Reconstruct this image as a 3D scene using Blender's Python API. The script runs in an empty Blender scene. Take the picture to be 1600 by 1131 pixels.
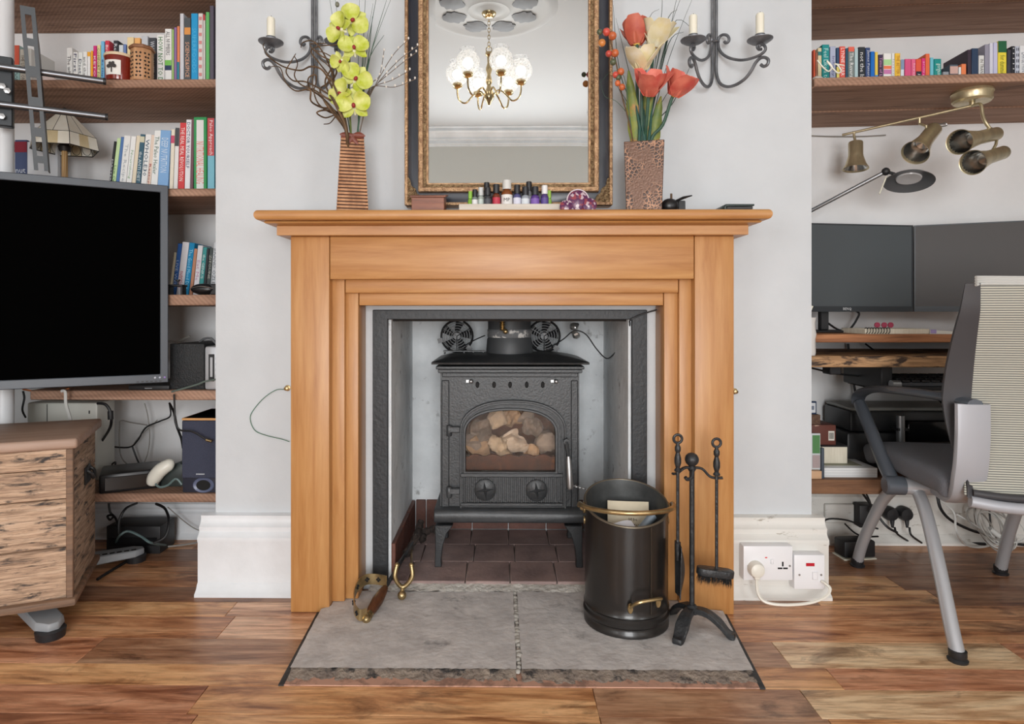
import bpy, bmesh, math, random
from mathutils import Vector, Matrix
R = math.radians
random.seed(7)
sc = bpy.context.scene
COL = sc.collection

# ---------------------------------------------------------------- camera
CAMZ, F, CX, CY, YAW = 0.82, 1000.0, 771.0, 490.0, 0.012
cd = bpy.data.cameras.new('camera')
cd.sensor_width = 36.0
cd.lens = 36.0 * F / 1600.0
cd.shift_x = (800.0 - CX) / 1600.0
cd.shift_y = -(565.5 - CY) / 1600.0
cd.clip_start = 0.05
cam = bpy.data.objects.new('camera', cd)
COL.objects.link(cam)
cam.location = (0, 0, CAMZ)
cam.rotation_euler = (R(90), 0, YAW)
sc.camera = cam

# ---------------------------------------------------------------- light and exposure
sc.view_settings.view_transform = 'Standard'
sc.view_settings.look = 'None'
sc.view_settings.gamma = 1.0
sc.view_settings.use_curve_mapping = False
sc.view_settings.exposure = 0.06
world = bpy.data.worlds.new('world')
sc.world = world
world.use_nodes = True
world.node_tree.nodes['Background'].inputs[0].default_value = (0.75, 0.85, 1.0, 1)
world.node_tree.nodes['Background'].inputs[1].default_value = 0.6

ROOM_L, ROOM_R, ROOM_BACK, CEIL = -2.06, 2.22, -2.9, 2.72
ADDED_OPENINGS = [(-0.75, 0.91, 0.06, 1.9)]          # rear wall, made-up door opening: x0, x1, z0, z1

def fill_light(name, loc, rot, sx, sz, watts, col=(0.965, 0.985, 1.0)):
    l = bpy.data.lights.new(name, 'AREA')
    l.shape = 'RECTANGLE'; l.size = sx; l.size_y = sz; l.energy = watts; l.color = col
    o = bpy.data.objects.new(name, l); COL.objects.link(o)
    o.location = loc; o.rotation_euler = rot
    return o
W0 = ADDED_OPENINGS[0]
fill_light('rear_fill_light', ((W0[0]+W0[1])/2, ROOM_BACK+0.02, (W0[2]+W0[3])/2), (R(90), 0, 0), W0[1]-W0[0]-.1, W0[3]-W0[2]-.1, 118)  # rear fill light, added in place of a flash near the camera
fill_light('side_fill_light', (ROOM_L+0.03, -1.55, 1.4), (R(90), 0, R(-90)), 1.3, 1.3, 24)  # pair of side fill lights, added with no known source there
fill_light('side_fill_light', (ROOM_R-0.03, -1.55, 1.4), (R(90), 0, R(90)), 1.3, 1.3, 24)
BULB_WATTS = 2.4

# ---------------------------------------------------------------- pixel -> place
_c, _s = math.cos(YAW), math.sin(YAW)
def P(px, py, Y):
    u = (px - CX) / F
    X = Y * (u*_c - _s) / (_c + u*_s)
    d = -X*_s + Y*_c
    return Vector((X, Y, CAMZ - (py - CY) / F * d))
def PX(px, Y): return P(px, 500, Y).x
def PZ(px, py, z=0.0):
    d = (CAMZ - z) * F / (py - CY); x = (px - CX) / F * d
    return Vector((x*_c - d*_s, x*_s + d*_c, z))
def ZY(py, Y): return CAMZ - (py - CY) / F * Y

# ---------------------------------------------------------------- materials
def lin(c):
    out = []
    for v in c[:3]:
        v = v/255.0
        out.append(v/12.92 if v <= .04045 else ((v+.055)/1.055)**2.4)
    return tuple(out) + (1.0,)
MATS = {}
def _base(name):
    m = bpy.data.materials.new(name); m.use_nodes = True
    nt = m.node_tree; b = nt.nodes['Principled BSDF']
    return m, nt, b
def N(nt, t, **kw):
    n = nt.nodes.new(t)
    for k, v in kw.items():
        if k in ('operation', 'blend_type', 'data_type', 'feature', 'noise_dimensions', 'distance', 'wave_type', 'bands_direction', 'vector_type'): setattr(n, k, v)
        else: n.inputs[k].default_value = v
    return n
def ramp(nt, fac, stops):
    r = nt.nodes.new('ShaderNodeValToRGB'); e = r.color_ramp.elements
    while len(e) < len(stops): e.new(.5)
    for i, (p, c) in enumerate(stops):
        e[i].position = p; e[i].color = lin(c) if len(c) == 3 else c
    nt.links.new(fac, r.inputs[0]); return r
def coords(nt, scale=(1, 1, 1), rnd=True):
    tc = nt.nodes.new('ShaderNodeTexCoord'); mp = nt.nodes.new('ShaderNodeMapping')
    mp.inputs['Scale'].default_value = scale
    nt.links.new(tc.outputs['Object'], mp.inputs['Vector'])
    if rnd:
        oi = nt.nodes.new('ShaderNodeObjectInfo')
        mm = N(nt, 'ShaderNodeMath', operation='MULTIPLY'); mm.inputs[1].default_value = 37.0
        nt.links.new(oi.outputs['Random'], mm.inputs[0]); nt.links.new(mm.outputs[0], mp.inputs['Location'])
    return mp
def bump(nt, b, h, strength, dist=.01):
    bp = nt.nodes.new('ShaderNodeBump'); bp.inputs['Strength'].default_value = strength; bp.inputs['Distance'].default_value = dist
    nt.links.new(h, bp.inputs['Height']); nt.links.new(bp.outputs[0], b.inputs['Normal'])
def mat(name, col, rough=.5, metal=0.0, var=0.0, vs=12.0, bmp=0.0, bs=80.0, col2=None, st=(1, 1, 1), spec=.5, emit=None, coat=0.0, patch=None, pt=(.56, .64), ps=9.0, pst=(1, 1, 1)):
    if name in MATS: return MATS[name]
    m, nt, b = _base(name); L = nt.links.new
    b.inputs['Roughness'].default_value = rough; b.inputs['Metallic'].default_value = metal
    b.inputs['Specular IOR Level'].default_value = spec; b.inputs['Coat Weight'].default_value = coat
    b.inputs['Base Color'].default_value = lin(col)
    out = None
    if var or col2:
        mp = coords(nt, st); n = N(nt, 'ShaderNodeTexNoise', Scale=vs, Detail=5.0, Roughness=.6); L(mp.outputs[0], n.inputs['Vector'])
        c2 = col2 or tuple(max(0, v*(1-var)) for v in col)
        out = ramp(nt, n.outputs['Fac'], [(.32, c2), (.66, col)]).outputs[0]
    if patch:
        mp2 = coords(nt, pst); n2 = N(nt, 'ShaderNodeTexNoise', Scale=ps, Detail=8.0, Roughness=.68); L(mp2.outputs[0], n2.inputs['Vector'])
        r2 = ramp(nt, n2.outputs['Fac'], [(pt[0], (0, 0, 0)), (pt[1], (255, 255, 255))])
        mx = N(nt, 'ShaderNodeMix', data_type='RGBA'); L(r2.outputs[0], mx.inputs[0])
        if out is not None: L(out, mx.inputs[6])
        else: mx.inputs[6].default_value = lin(col)
        mx.inputs[7].default_value = lin(patch); out = mx.outputs[2]
    if out is not None: L(out, b.inputs['Base Color'])
    if bmp:
        mp3 = coords(nt, st); n3 = N(nt, 'ShaderNodeTexNoise', Scale=bs, Detail=4.0); L(mp3.outputs[0], n3.inputs['Vector'])
        bump(nt, b, n3.outputs['Fac'], bmp)
    if emit:
        b.inputs['Emission Color'].default_value = lin(col); b.inputs['Emission Strength'].default_value = emit
    MATS[name] = m
    return m
AX = {'X': (1, 14, 14), 'Y': (14, 1, 14), 'Z': (14, 14, 1), 'F': (1, 6.5, 6.5)}
def wood(name, cols, axis='X', scale=2.2, rough=.5, rnd=0.0, dark=None, dt=(.6, .72), ds=3.0, bmp=.15, dist=.8, cross=False, coat=0.0, spec=.5, hues=None, fine=0.0):
    if name in MATS: return MATS[name]
    m, nt, b = _base(name); L = nt.links.new
    b.inputs['Roughness'].default_value = rough; b.inputs['Coat Weight'].default_value = coat
    b.inputs['Specular IOR Level'].default_value = spec; b.inputs['Coat Roughness'].default_value = .32
    mp = coords(nt, AX[axis]); n = N(nt, 'ShaderNodeTexNoise', Scale=scale, Detail=7.0, Roughness=.62, Distortion=dist); L(mp.outputs[0], n.inputs['Vector'])
    k = len(cols)
    out = ramp(nt, n.outputs['Fac'], [(.3 + .4*i/max(1, k-1), c) for i, c in enumerate(cols)]).outputs[0]
    if dark:
        a = [v**.55 for v in AX[axis]]
        mp2 = coords(nt, a); n2 = N(nt, 'ShaderNodeTexNoise', Scale=ds, Detail=7.0, Roughness=.65, Distortion=.5); L(mp2.outputs[0], n2.inputs['Vector'])
        r2 = ramp(nt, n2.outputs['Fac'], [(dt[0], (0, 0, 0)), (dt[1], (255, 255, 255))])
        mx = N(nt, 'ShaderNodeMix', data_type='RGBA'); L(r2.outputs[0], mx.inputs[0]); L(out, mx.inputs[6]); mx.inputs[7].default_value = lin(dark); out = mx.outputs[2]
    if fine:
        mpf = coords(nt, [v*3.2 if v > 1 else v*2 for v in AX[axis]]); nf = N(nt, 'ShaderNodeTexNoise', Scale=scale*1.6, Detail=8.0, Roughness=.7); L(mpf.outputs[0], nf.inputs['Vector'])
        lo = int(255*(1-fine)); rf = ramp(nt, nf.outputs['Fac'], [(.36, (lo, int(lo*.97), int(lo*.94))), (.56, (255, 255, 255))])
        mx = N(nt, 'ShaderNodeMix', data_type='RGBA', blend_type='MULTIPLY'); mx.inputs[0].default_value = 1.0
        L(out, mx.inputs[6]); L(rf.outputs[0], mx.inputs[7]); out = mx.outputs[2]
    if cross:      # diagonal saw marks
        tc = nt.nodes.new('ShaderNodeTexCoord'); w = N(nt, 'ShaderNodeTexWave', Scale=42.0, Distortion=1.5, Detail=2.0)
        w.wave_type = 'BANDS'; w.bands_direction = 'DIAGONAL'; L(tc.outputs['Object'], w.inputs['Vector'])
        r3 = ramp(nt, w.outputs['Fac'], [(0, (226, 226, 226)), (1, (255, 255, 255))])
        mx = N(nt, 'ShaderNodeMix', data_type='RGBA', blend_type='MULTIPLY'); mx.inputs[0].default_value = 1.0
        L(out, mx.inputs[6]); L(r3.outputs[0], mx.inputs[7]); out = mx.outputs[2]
    if rnd:
        oi = nt.nodes.new('ShaderNodeObjectInfo')
        if hues:
            r4 = ramp(nt, oi.outputs['Random'], [(i/(len(hues)-1), c) for i, c in enumerate(hues)])
            mx = N(nt, 'ShaderNodeMix', data_type='RGBA', blend_type='MULTIPLY'); mx.inputs[0].default_value = rnd
            L(out, mx.inputs[6]); L(r4.outputs[0], mx.inputs[7]); out = mx.outputs[2]
        else:
            h = nt.nodes.new('ShaderNodeHueSaturation'); mr = nt.nodes.new('ShaderNodeMapRange')
            mr.inputs['To Min'].default_value = 1-rnd; mr.inputs['To Max'].default_value = 1+rnd
            L(oi.outputs['Random'], mr.inputs['Value']); L(mr.outputs[0], h.inputs['Value']); L(out, h.inputs['Color']); out = h.outputs[0]
    L(out, b.inputs['Base Color'])
    if bmp: bump(nt, b, n.outputs['Fac'], bmp, .004)
    MATS[name] = m
    return m
def plain(rgb, rough=.55):
    return mat('paint_%02x%02x%02x' % tuple(int(v) for v in rgb), rgb, rough)

# ---------------------------------------------------------------- mesh building
XZ = Matrix(((1, 0, 0, 0), (0, 0, 1, 0), (0, 1, 0, 0), (0, 0, 0, 1)))      # polygon x,y -> X,Z ; height -> Y
YZ = Matrix(((0, 0, 1, 0), (1, 0, 0, 0), (0, 1, 0, 0), (0, 0, 0, 1)))      # polygon x,y -> Y,Z ; height -> X
def T(x, y=0, z=0): return Matrix.Translation((x, y, z))
def RX(a): return Matrix.Rotation(R(a), 4, 'X')
def RY(a): return Matrix.Rotation(R(a), 4, 'Y')
def RZ(a): return Matrix.Rotation(R(a), 4, 'Z')
def look(a, b):
    """matrix taking +Z to the direction a->b, origin at a"""
    a = Vector(a); d = Vector(b) - a
    return Matrix.Translation(a) @ d.to_track_quat('Z', 'Y').to_matrix().to_4x4()
class MB:
    def __init__(s): s.bm = bmesh.new(); s.mi = 0
    def mesh(s, vs, fs, M=None):
        vv = [s.bm.verts.new((M @ Vector(v)) if M is not None else v) for v in vs]
        for f in fs:
            try: s.bm.faces.new([vv[i] for i in f]).material_index = s.mi
            except ValueError: pass
        return s
    def box(s, x0, x1, y0, y1, z0, z1, M=None):
        return s.mesh([(x, y, z) for z in (z0, z1) for y in (y0, y1) for x in (x0, x1)],
                      [(0, 1, 3, 2), (4, 6, 7, 5), (0, 4, 5, 1), (2, 3, 7, 6), (0, 2, 6, 4), (1, 5, 7, 3)], M)
    def cb(s, c, sz, M=None):
        return s.box(c[0]-sz[0]/2, c[0]+sz[0]/2, c[1]-sz[1]/2, c[1]+sz[1]/2, c[2]-sz[2]/2, c[2]+sz[2]/2, M)
    def prism(s, poly, h0, h1, M=None):
        n = len(poly)
        return s.mesh([(p[0], p[1], h) for h in (h0, h1) for p in poly],
                      [tuple(range(n))[::-1], tuple(range(n, 2*n))] + [(i, (i+1) % n, n+(i+1) % n, n+i) for i in range(n)], M)
    def ring_prism(s, outer, inner, h0, h1, M=None):
        n = len(outer); V = [(p[0], p[1], h) for h in (h0, h1) for p in list(outer)+list(inner)]; fs = []
        for i in range(n):
            j = (i+1) % n
            fs += [(i, j, n+j, n+i), (2*n+i, 3*n+i, 3*n+j, 2*n+j), (i, 2*n+i, 2*n+j, j), (n+i, n+j, 3*n+j, 3*n+i)]
        return s.mesh(V, fs, M)
    def lathe(s, prof, n=24, M=None, a0=0.0, a1=360.0):
        full = abs(a1-a0-360) < 1e-6; k = n if full else n+1
        V = []; fs = []; m = len(prof)
        for i in range(k):
            a = R(a0 + (a1-a0)*i/n); ca, sa = math.cos(a), math.sin(a)
            V += [(r*ca, r*sa, z) for r, z in prof]
        for i in range(n):
            j = (i+1) % k
            for q in range(m-1): fs.append((i*m+q, j*m+q, j*m+q+1, i*m+q+1))
        s.mesh(V, fs, M)
        return s
    def cyl(s, a, b, r0, r1=None, n=16):
        r1 = r0 if r1 is None else r1; a = Vector(a); b = Vector(b); h = (b-a).length
        return s.lathe([(1e-5, 0), (r0, 0), (r1, h), (1e-5, h)], n, look(a, b))
    def tube(s, pts, r, n=8, closed=False, flat=None):
        pts = [Vector(p) for p in pts]; k = len(pts)
        rr = list(r) if isinstance(r, (list, tuple)) else [r]*k
        V = []; fs = []; up = None
        for i, p in enumerate(pts):
            if closed: t = pts[(i+1) % k] - pts[i-1]
            else: t = pts[min(i+1, k-1)] - pts[max(i-1, 0)]
            if t.length < 1e-9: t = Vector((0, 0, 1))
            t.normalize()
            if up is None:
                up = Vector((0, 0, 1)) if abs(t.z) < .9 else Vector((1, 0, 0))
            up = (up - t*up.dot(t))
            if up.length < 1e-6: up = Vector((1, 0, 0)) - t*t.x
            up.normalize(); sd = t.cross(up)
            for q in range(n):
                a = 2*math.pi*q/n
                V.append(p + (up*math.sin(a)*(flat or 1.0) + sd*math.cos(a))*rr[i])
        for i in range(k if closed else k-1):
            j = (i+1) % k
            for q in range(n): fs.append((i*n+q, i*n+(q+1) % n, j*n+(q+1) % n, j*n+q))
        if not closed: fs += [tuple(range(n))[::-1], tuple(range((k-1)*n, k*n))]
        return s.mesh(V, fs)
    def sphere(s, c, r, n=14, m=8, sc=(1, 1, 1), M=None):
        V = [(c[0], c[1], c[2]-r*sc[2])]; fs = []
        for j in range(1, m):
            t = math.pi*j/m
            for i in range(n):
                a = 2*math.pi*i/n
                V.append((c[0]+r*sc[0]*math.sin(t)*math.cos(a), c[1]+r*sc[1]*math.sin(t)*math.sin(a), c[2]-r*sc[2]*math.cos(t)))
        V.append((c[0], c[1], c[2]+r*sc[2])); top = len(V)-1
        for i in range(n):
            fs.append((0, 1+(i+1) % n, 1+i)); fs.append((top, 1+(m-2)*n+i, 1+(m-2)*n+(i+1) % n))
            for j in range(m-2):
                fs.append((1+j*n+i, 1+j*n+(i+1) % n, 1+(j+1)*n+(i+1) % n, 1+(j+1)*n+i))
        return s.mesh(V, fs, M)
    def grid(s, fn, nu, nv, M=None):
        V = [fn(i/nu, j/nv) for j in range(nv+1) for i in range(nu+1)]
        fs = [(j*(nu+1)+i, j*(nu+1)+i+1, (j+1)*(nu+1)+i+1, (j+1)*(nu+1)+i) for j in range(nv) for i in range(nu)]
        return s.mesh(V, fs, M)
    def slab(s, fn, nu, nv, th, M=None):
        """a closed curved sheet of thickness th (offset in local -z or by fn's third value)"""
        A = [Vector(fn(i/nu, j/nv)) for j in range(nv+1) for i in range(nu+1)]
        w = nu+1; Nn = []
        for j in range(nv+1):
            for i in range(nu+1):
                du = A[j*w+min(i+1, nu)] - A[j*w+max(i-1, 0)]; dv = A[min(j+1, nv)*w+i] - A[max(j-1, 0)*w+i]
                nn = du.cross(dv); Nn.append(nn.normalized() if nn.length > 1e-12 else Vector((0, 0, 1)))
        B = [a - nn*th for a, nn in zip(A, Nn)]; o = len(A); fs = []
        for j in range(nv):
            for i in range(nu):
                q = (j*w+i, j*w+i+1, (j+1)*w+i+1, (j+1)*w+i)
                fs += [q, tuple(x+o for x in q[::-1])]
        edge = [i for i in range(w)] + [j*w+nu for j in range(1, nv+1)] + [nv*w+i for i in range(nu-1, -1, -1)] + [j*w for j in range(nv-1, 0, -1)]
        for a, b in zip(edge, edge[1:]+edge[:1]): fs.append((b, a, a+o, b+o))
        return s.mesh(A+B, fs, M)
    def done(s, bev=0, seg=1):
        bmesh.ops.recalc_face_normals(s.bm, faces=s.bm.faces)
        if bev:
            es = [e for e in s.bm.edges if len(e.link_faces) == 2 and e.calc_face_angle() > .5]
            bmesh.ops.bevel(s.bm, geom=es, offset=bev, segments=seg, affect='EDGES', clamp_overlap=True, profile=.5)
        return s.bm
MW = {}
def build(mb, name, m, parent=None, w=False, bev=0, seg=1, ang=38, label=None):
    bm = mb.done(bev, seg)
    if w and parent is not None: bm.transform(MW[parent].inverted())
    me = bpy.data.meshes.new(name); bm.to_mesh(me); bm.free()
    for x in (m if isinstance(m, (list, tuple)) else [m]): me.materials.append(x)
    me.polygons.foreach_set('use_smooth', [True]*len(me.polygons))
    me.set_sharp_from_angle(angle=R(ang))
    o = bpy.data.objects.new(name, me); COL.objects.link(o)
    if parent is not None:
        o.parent = parent; MW[o] = MW.get(parent, Matrix())
    if label: o['label'] = label
    return o
def tag(o, label, cat, group=None):
    o['label'] = label; o['category'] = cat
    if group: o['group'] = group
    return o
def thing(name, label, cat, loc=(0, 0, 0), rz=0.0, group=None):
    o = bpy.data.objects.new(name, None); COL.objects.link(o)
    o.empty_display_size = .05; o.location = loc; o.rotation_euler = (0, 0, R(rz))
    MW[o] = Matrix.Translation(loc) @ RZ(rz)
    return tag(o, label, cat, group)
def solo(mb, name, m, label, cat, group=None, bev=0, seg=1, ang=38, M=None):
    """one-mesh thing; origin moved to the middle of its base"""
    bm = mb.done(bev, seg)
    if M is not None: bm.transform(M)
    xs = [v.co for v in bm.verts]
    lo = Vector([min(v[i] for v in xs) for i in range(3)]); hi = Vector([max(v[i] for v in xs) for i in range(3)])
    c = Vector(((lo.x+hi.x)/2, (lo.y+hi.y)/2, lo.z)); bm.transform(Matrix.Translation(-c))
    me = bpy.data.meshes.new(name); bm.to_mesh(me); bm.free()
    for x in (m if isinstance(m, (list, tuple)) else [m]): me.materials.append(x)
    me.polygons.foreach_set('use_smooth', [True]*len(me.polygons)); me.set_sharp_from_angle(angle=R(ang))
    o = bpy.data.objects.new(name, me); COL.objects.link(o); o.location = c
    MW[o] = Matrix.Translation(c)
    return tag(o, label, cat, group)
def struct(mb, name, m, bev=0, parent=None, ang=38):
    o = build(mb, name, m, parent, bev=bev, ang=ang)
    MW[o] = Matrix()
    if parent is None: o['kind'] = 'structure'
    return o
def copy_tree(o, loc=None, rot=None, label=None, parent=None):
    c = o.copy(); COL.objects.link(c)
    if parent is not None: c.parent = parent
    if loc is not None: c.location = loc
    if rot is not None: c.rotation_euler = rot
    if label: c['label'] = label
    for ch in o.children: copy_tree(ch, parent=c)
    return c
_txt = {}
def text(body, m, parent, M, height=None, width=None, name='lettering', w=False):
    """flat raised lettering centred on M's origin, reading along M's x axis"""
    if body not in _txt:
        cu = bpy.data.curves.new('lettering', 'FONT'); cu.body = body; cu.size = 1.0; cu.resolution_u = 1
        cu.align_x = 'CENTER'; cu.align_y = 'CENTER'
        t = bpy.data.objects.new('lettering', cu)
        me = bpy.data.meshes.new_from_object(t)
        bpy.data.objects.remove(t)
        xs = [v.co.x for v in me.vertices] or [0, 1]; ys = [v.co.y for v in me.vertices] or [0, 1]
        _txt[body] = (me, (min(xs), max(xs), min(ys), max(ys)))
    me, (x0, x1, y0, y1) = _txt[body]
    sx = (width/(x1-x0)) if width else None; sy = (height/(y1-y0)) if height else None
    sx = sx or sy; sy = sy or sx
    me2 = me.copy(); me2.materials.clear(); me2.materials.append(m)
    me2.transform(Matrix.Diagonal((sx, sy, 1, 1)) @ Matrix.Translation((-(x0+x1)/2, -(y0+y1)/2, 0)))
    MM = (MW[parent].inverted() @ M) if w else M
    me2.transform(MM)
    o = bpy.data.objects.new(name, me2); COL.objects.link(o); o.parent = parent; MW[o] = MW.get(parent, Matrix())
    return o
def arc(c, r, a0, a1, n, plane='XZ', ry=None):
    out = []
    for i in range(n+1):
        a = R(a0+(a1-a0)*i/n); u, v = r*math.cos(a), (ry or r)*math.sin(a)
        out.append((c[0]+u, c[1], c[2]+v) if plane == 'XZ' else (c[0]+u, c[1]+v, c[2]) if plane == 'XY' else (c[0], c[1]+u, c[2]+v))
    return out
def smooth(pts, k=6, closed=False):
    """Catmull-Rom through points"""
    p = [Vector(x) for x in pts]; n = len(p); out = []
    for i in range(n if closed else n-1):
        a, b, c, d = (p[(i-1) % n] if closed or i > 0 else p[0]), p[i], p[(i+1) % n], (p[(i+2) % n] if closed or i+2 < n else p[-1])
        for j in range(k):
            t = j/k
            out.append(.5*((2*b) + (-a+c)*t + (2*a-5*b+4*c-d)*t*t + (-a+3*b-3*c+d)*t**3))
    if not closed: out.append(p[-1])
    return out

# ================================================================ THE ROOM
M_wall = mat('wall_paint', (208, 212, 215), .75, col2=(199, 203, 206), vs=3.0, bmp=.12, bs=26)
M_alc = mat('alcove_paint', (240, 240, 240), .8, col2=(230, 230, 230), vs=2.5, bmp=.1, bs=30)
M_ceil = mat('ceiling_paint', (186, 187, 188), .85)
M_white = mat('white_gloss_paint', (238, 241, 244), .38, col2=(226, 229, 231), vs=6, bmp=.1, bs=35)
M_oldwhite = mat('scuffed_white_paint', (226, 224, 218), .45, patch=(150, 140, 124), pt=(.6, .7), ps=14, pst=(1, 1, 3), bmp=.15, bs=40)
YB, YA, YK = 1.90, 2.34, 2.36
BL, BR = PX(337, YB), PX(1268, YB)
OL, OR_, OT = PX(607, YB), PX(986, YB), ZY(499, YB)      # fire opening
FLOOR_WOOD = wood('floor_planks', [(146, 112, 90), (212, 188, 170), (246, 236, 226), (255, 252, 248)], 'F', 2.6, .34, dark=(92, 66, 52), dt=(.56, .74), ds=5.0, bmp=.1, dist=1.2, fine=.2)
_nt = FLOOR_WOOD.node_tree; _b = _nt.nodes['Principled BSDF']; _src = _b.inputs['Base Color'].links[0].from_socket
_oi = _nt.nodes.new('ShaderNodeObjectInfo'); _mx = N(_nt, 'ShaderNodeMix', data_type='RGBA', blend_type='MULTIPLY'); _mx.inputs[0].default_value = 1.0
_nt.links.new(_src, _mx.inputs[6]); _nt.links.new(_oi.outputs['Color'], _mx.inputs[7]); _nt.links.new(_mx.outputs[2], _b.inputs['Base Color'])
fl = struct(MB().box(ROOM_L-.1, ROOM_R+.1, ROOM_BACK-.1, YA+.1, -.08, -.012), 'floor', mat('floor_underlay', (44, 30, 22), .8))
def planks():
    pitch = .203
    y = 1.405 - pitch*3
    TAN, PALE, MID, RED, DARK, GREY, PINK = (255, 208, 156), (255, 230, 192), (238, 186, 142), (236, 182, 148), (178, 138, 110), (206, 168, 138), (255, 216, 184)
    splits = {0: 1.0, 1: 1.0, 2: .5, 3: .42, 4: .58, 5: .5, 6: .46, 7: 1.0}
    ends = {(2, 0): [-.62, .2, .66], (2, 1): [-.645, .2, .65], (3, 0): [.75], (3, 1): [-1.0, .675, 1.24, 1.9], (4, 0): [-.72, .5], (4, 1): [-.75, .5],
            (5, 0): [-1.5, .9, 1.26], (5, 1): [-1.5, .9, 1.2], (6, 0): [-1.6, -.8, 1.0], (6, 1): [-1.2, 1.35]}
    cols = {(2, 0): [RED, TAN, GREY, TAN], (2, 1): [RED, TAN, GREY, PALE], (3, 0): [TAN, RED], (3, 1): [RED, GREY, PALE, RED, TAN], (4, 0): [MID, PINK, MID], (4, 1): [TAN, PINK, MID],
            (5, 0): [DARK, DARK, TAN, DARK], (5, 1): [TAN, MID, TAN, DARK], (6, 0): [DARK, MID, MID, DARK], (6, 1): [DARK, DARK, DARK]}
    for r in range(9):
        y0, y1 = y + r*pitch, min(y + (r+1)*pitch, YA)
        if y1 - y0 < .02: continue
        sp = splits.get(r, .5)
        strips = [(y0, y0+(y1-y0)*sp), (y0+(y1-y0)*sp, y1)] if sp < 1 else [(y0, y1)]
        for q, (a, b) in enumerate(strips):
            e = ends.get((r, q)); cl = cols.get((r, q))
            if e is None:
                x = ROOM_L + random.uniform(.2, 1.0); e = []
                while x < ROOM_R: e.append(x); x += random.uniform(.8, 1.35)
            if cl is None: cl = [random.choice((MID, TAN, RED, DARK)) for _ in range(len(e)+1)]
            xs = [ROOM_L-.05] + list(e) + [ROOM_R+.05]
            for (x0, x1), c in zip(zip(xs, xs[1:]), cl):
                g = .0005
                o = build(MB().box(-(x1-x0)/2+g, (x1-x0)/2-g, -(b-a)/2+g, (b-a)/2-g, -.012, 0), 'plank', FLOOR_WOOD, fl, bev=.0008)
                o.location = ((x0+x1)/2, (a+b)/2, 0); o.color = lin(c)
planks()
struct(MB().box(ROOM_L-.05, ROOM_R+.05, ROOM_BACK-.05, 1.405-.203*3, -.03, 0), 'floor_rear', wood('floor_rear_wood', [(130, 90, 62), (186, 138, 98), (205, 160, 118)], 'X', 2.0, .4))

# chimney breast with its fire opening
mb = MB()
mb.prism([(BL, 0), (OL, 0), (OL, OT), (OR_, OT), (OR_, 0), (BR, 0), (BR, CEIL), (BL, CEIL)], YB, YA+.12, XZ)
struct(mb, 'wall_chimney_breast', M_wall)
struct(MB().box(ROOM_L-.1, BL, YA, YA+.12, -.02, CEIL), 'wall_alcove_left', M_alc)
struct(MB().box(BR, ROOM_R+.1, YA, YA+.12, -.02, CEIL), 'wall_alcove_right', M_alc)
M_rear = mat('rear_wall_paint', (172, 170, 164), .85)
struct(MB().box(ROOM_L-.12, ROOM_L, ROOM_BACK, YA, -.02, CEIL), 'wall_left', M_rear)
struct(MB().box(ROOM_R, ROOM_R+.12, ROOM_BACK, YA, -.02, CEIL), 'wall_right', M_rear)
x0, x1, z0, z1 = W0
mb = MB(); b0, b1 = ROOM_BACK-.15, ROOM_BACK
mb.box(ROOM_L-.1, x0, b0, b1, -.02, CEIL).box(x1, ROOM_R+.1, b0, b1, -.02, CEIL).box(x0, x1, b0, b1, -.02, z0).box(x0, x1, b0, b1, z1, CEIL)
struct(mb, 'wall_rear', mat('rear_wall_pale', (200, 200, 195), .85))
struct(MB().box(ROOM_L-.1, ROOM_R+.1, ROOM_BACK-.1, YA+.1, CEIL, CEIL+.08), 'ceiling', M_ceil)
win = MB()
for (a, b, c, d) in ((x0, x0+.05, z0, z1), (x1-.05, x1, z0, z1), (x0, x1, z0, z0+.05), (x0, x1, z1-.05, z1), (x0, x1, (z0+z1)/2-.02, (z0+z1)/2+.02)):
    win.box(a, b, b0+.03, b0+.08, c, d)
wo = struct(win, 'added_door_1', M_white)  # unseen glazed door, added as the opening for the rear fill light
wg = build(MB().box(x0, x1, b0+.05, b0+.056, z0, z1), 'pane', mat('added_window_glass', (240, 245, 250), .05), wo)
for nm, xw, sg in (('added_window_2', ROOM_L, 1), ('added_window_3', ROOM_R, -1)):      # made-up windows framing the added side fill lights
    xa, xb = sorted((xw-sg*.002, xw+sg*.024)); mb = MB()
    for (ya, yb, za, zb) in ((-2.25, -2.19, .7, 2.1), (-.91, -.85, .7, 2.1), (-2.25, -.85, .7, .76), (-2.25, -.85, 2.04, 2.1)):
        mb.box(xa, xb, ya, yb, za, zb)
    ww = struct(mb, nm, M_white)
    pa, pb = sorted((xw+sg*.002, xw+sg*.006))
    for za, zb in ((.76, 1.39), (1.41, 2.04)):
        build(MB().box(pa, pb, -2.19, -.91, za, zb), 'pane', MATS['added_window_glass'], ww)
# cornice round the room (seen in the mirror)
prof = [(0, 0), (.16, 0), (.16, -.01), (.12, -.012), (.12, -.03), (.13, -.034), (.13, -.044), (.075, -.046), (.06, -.075), (.05, -.095), (.056, -.097), (.056, -.112), (.02, -.114), (.02, -.135), (.03, -.139), (.03, -.15), (.008, -.152), (.008, -.17), (0, -.17)]
mb = MB().prism([(ROOM_BACK + p[0], CEIL + p[1]) for p in prof], ROOM_L, ROOM_R, YZ)
struct(mb, 'trim_1', M_white)
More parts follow.
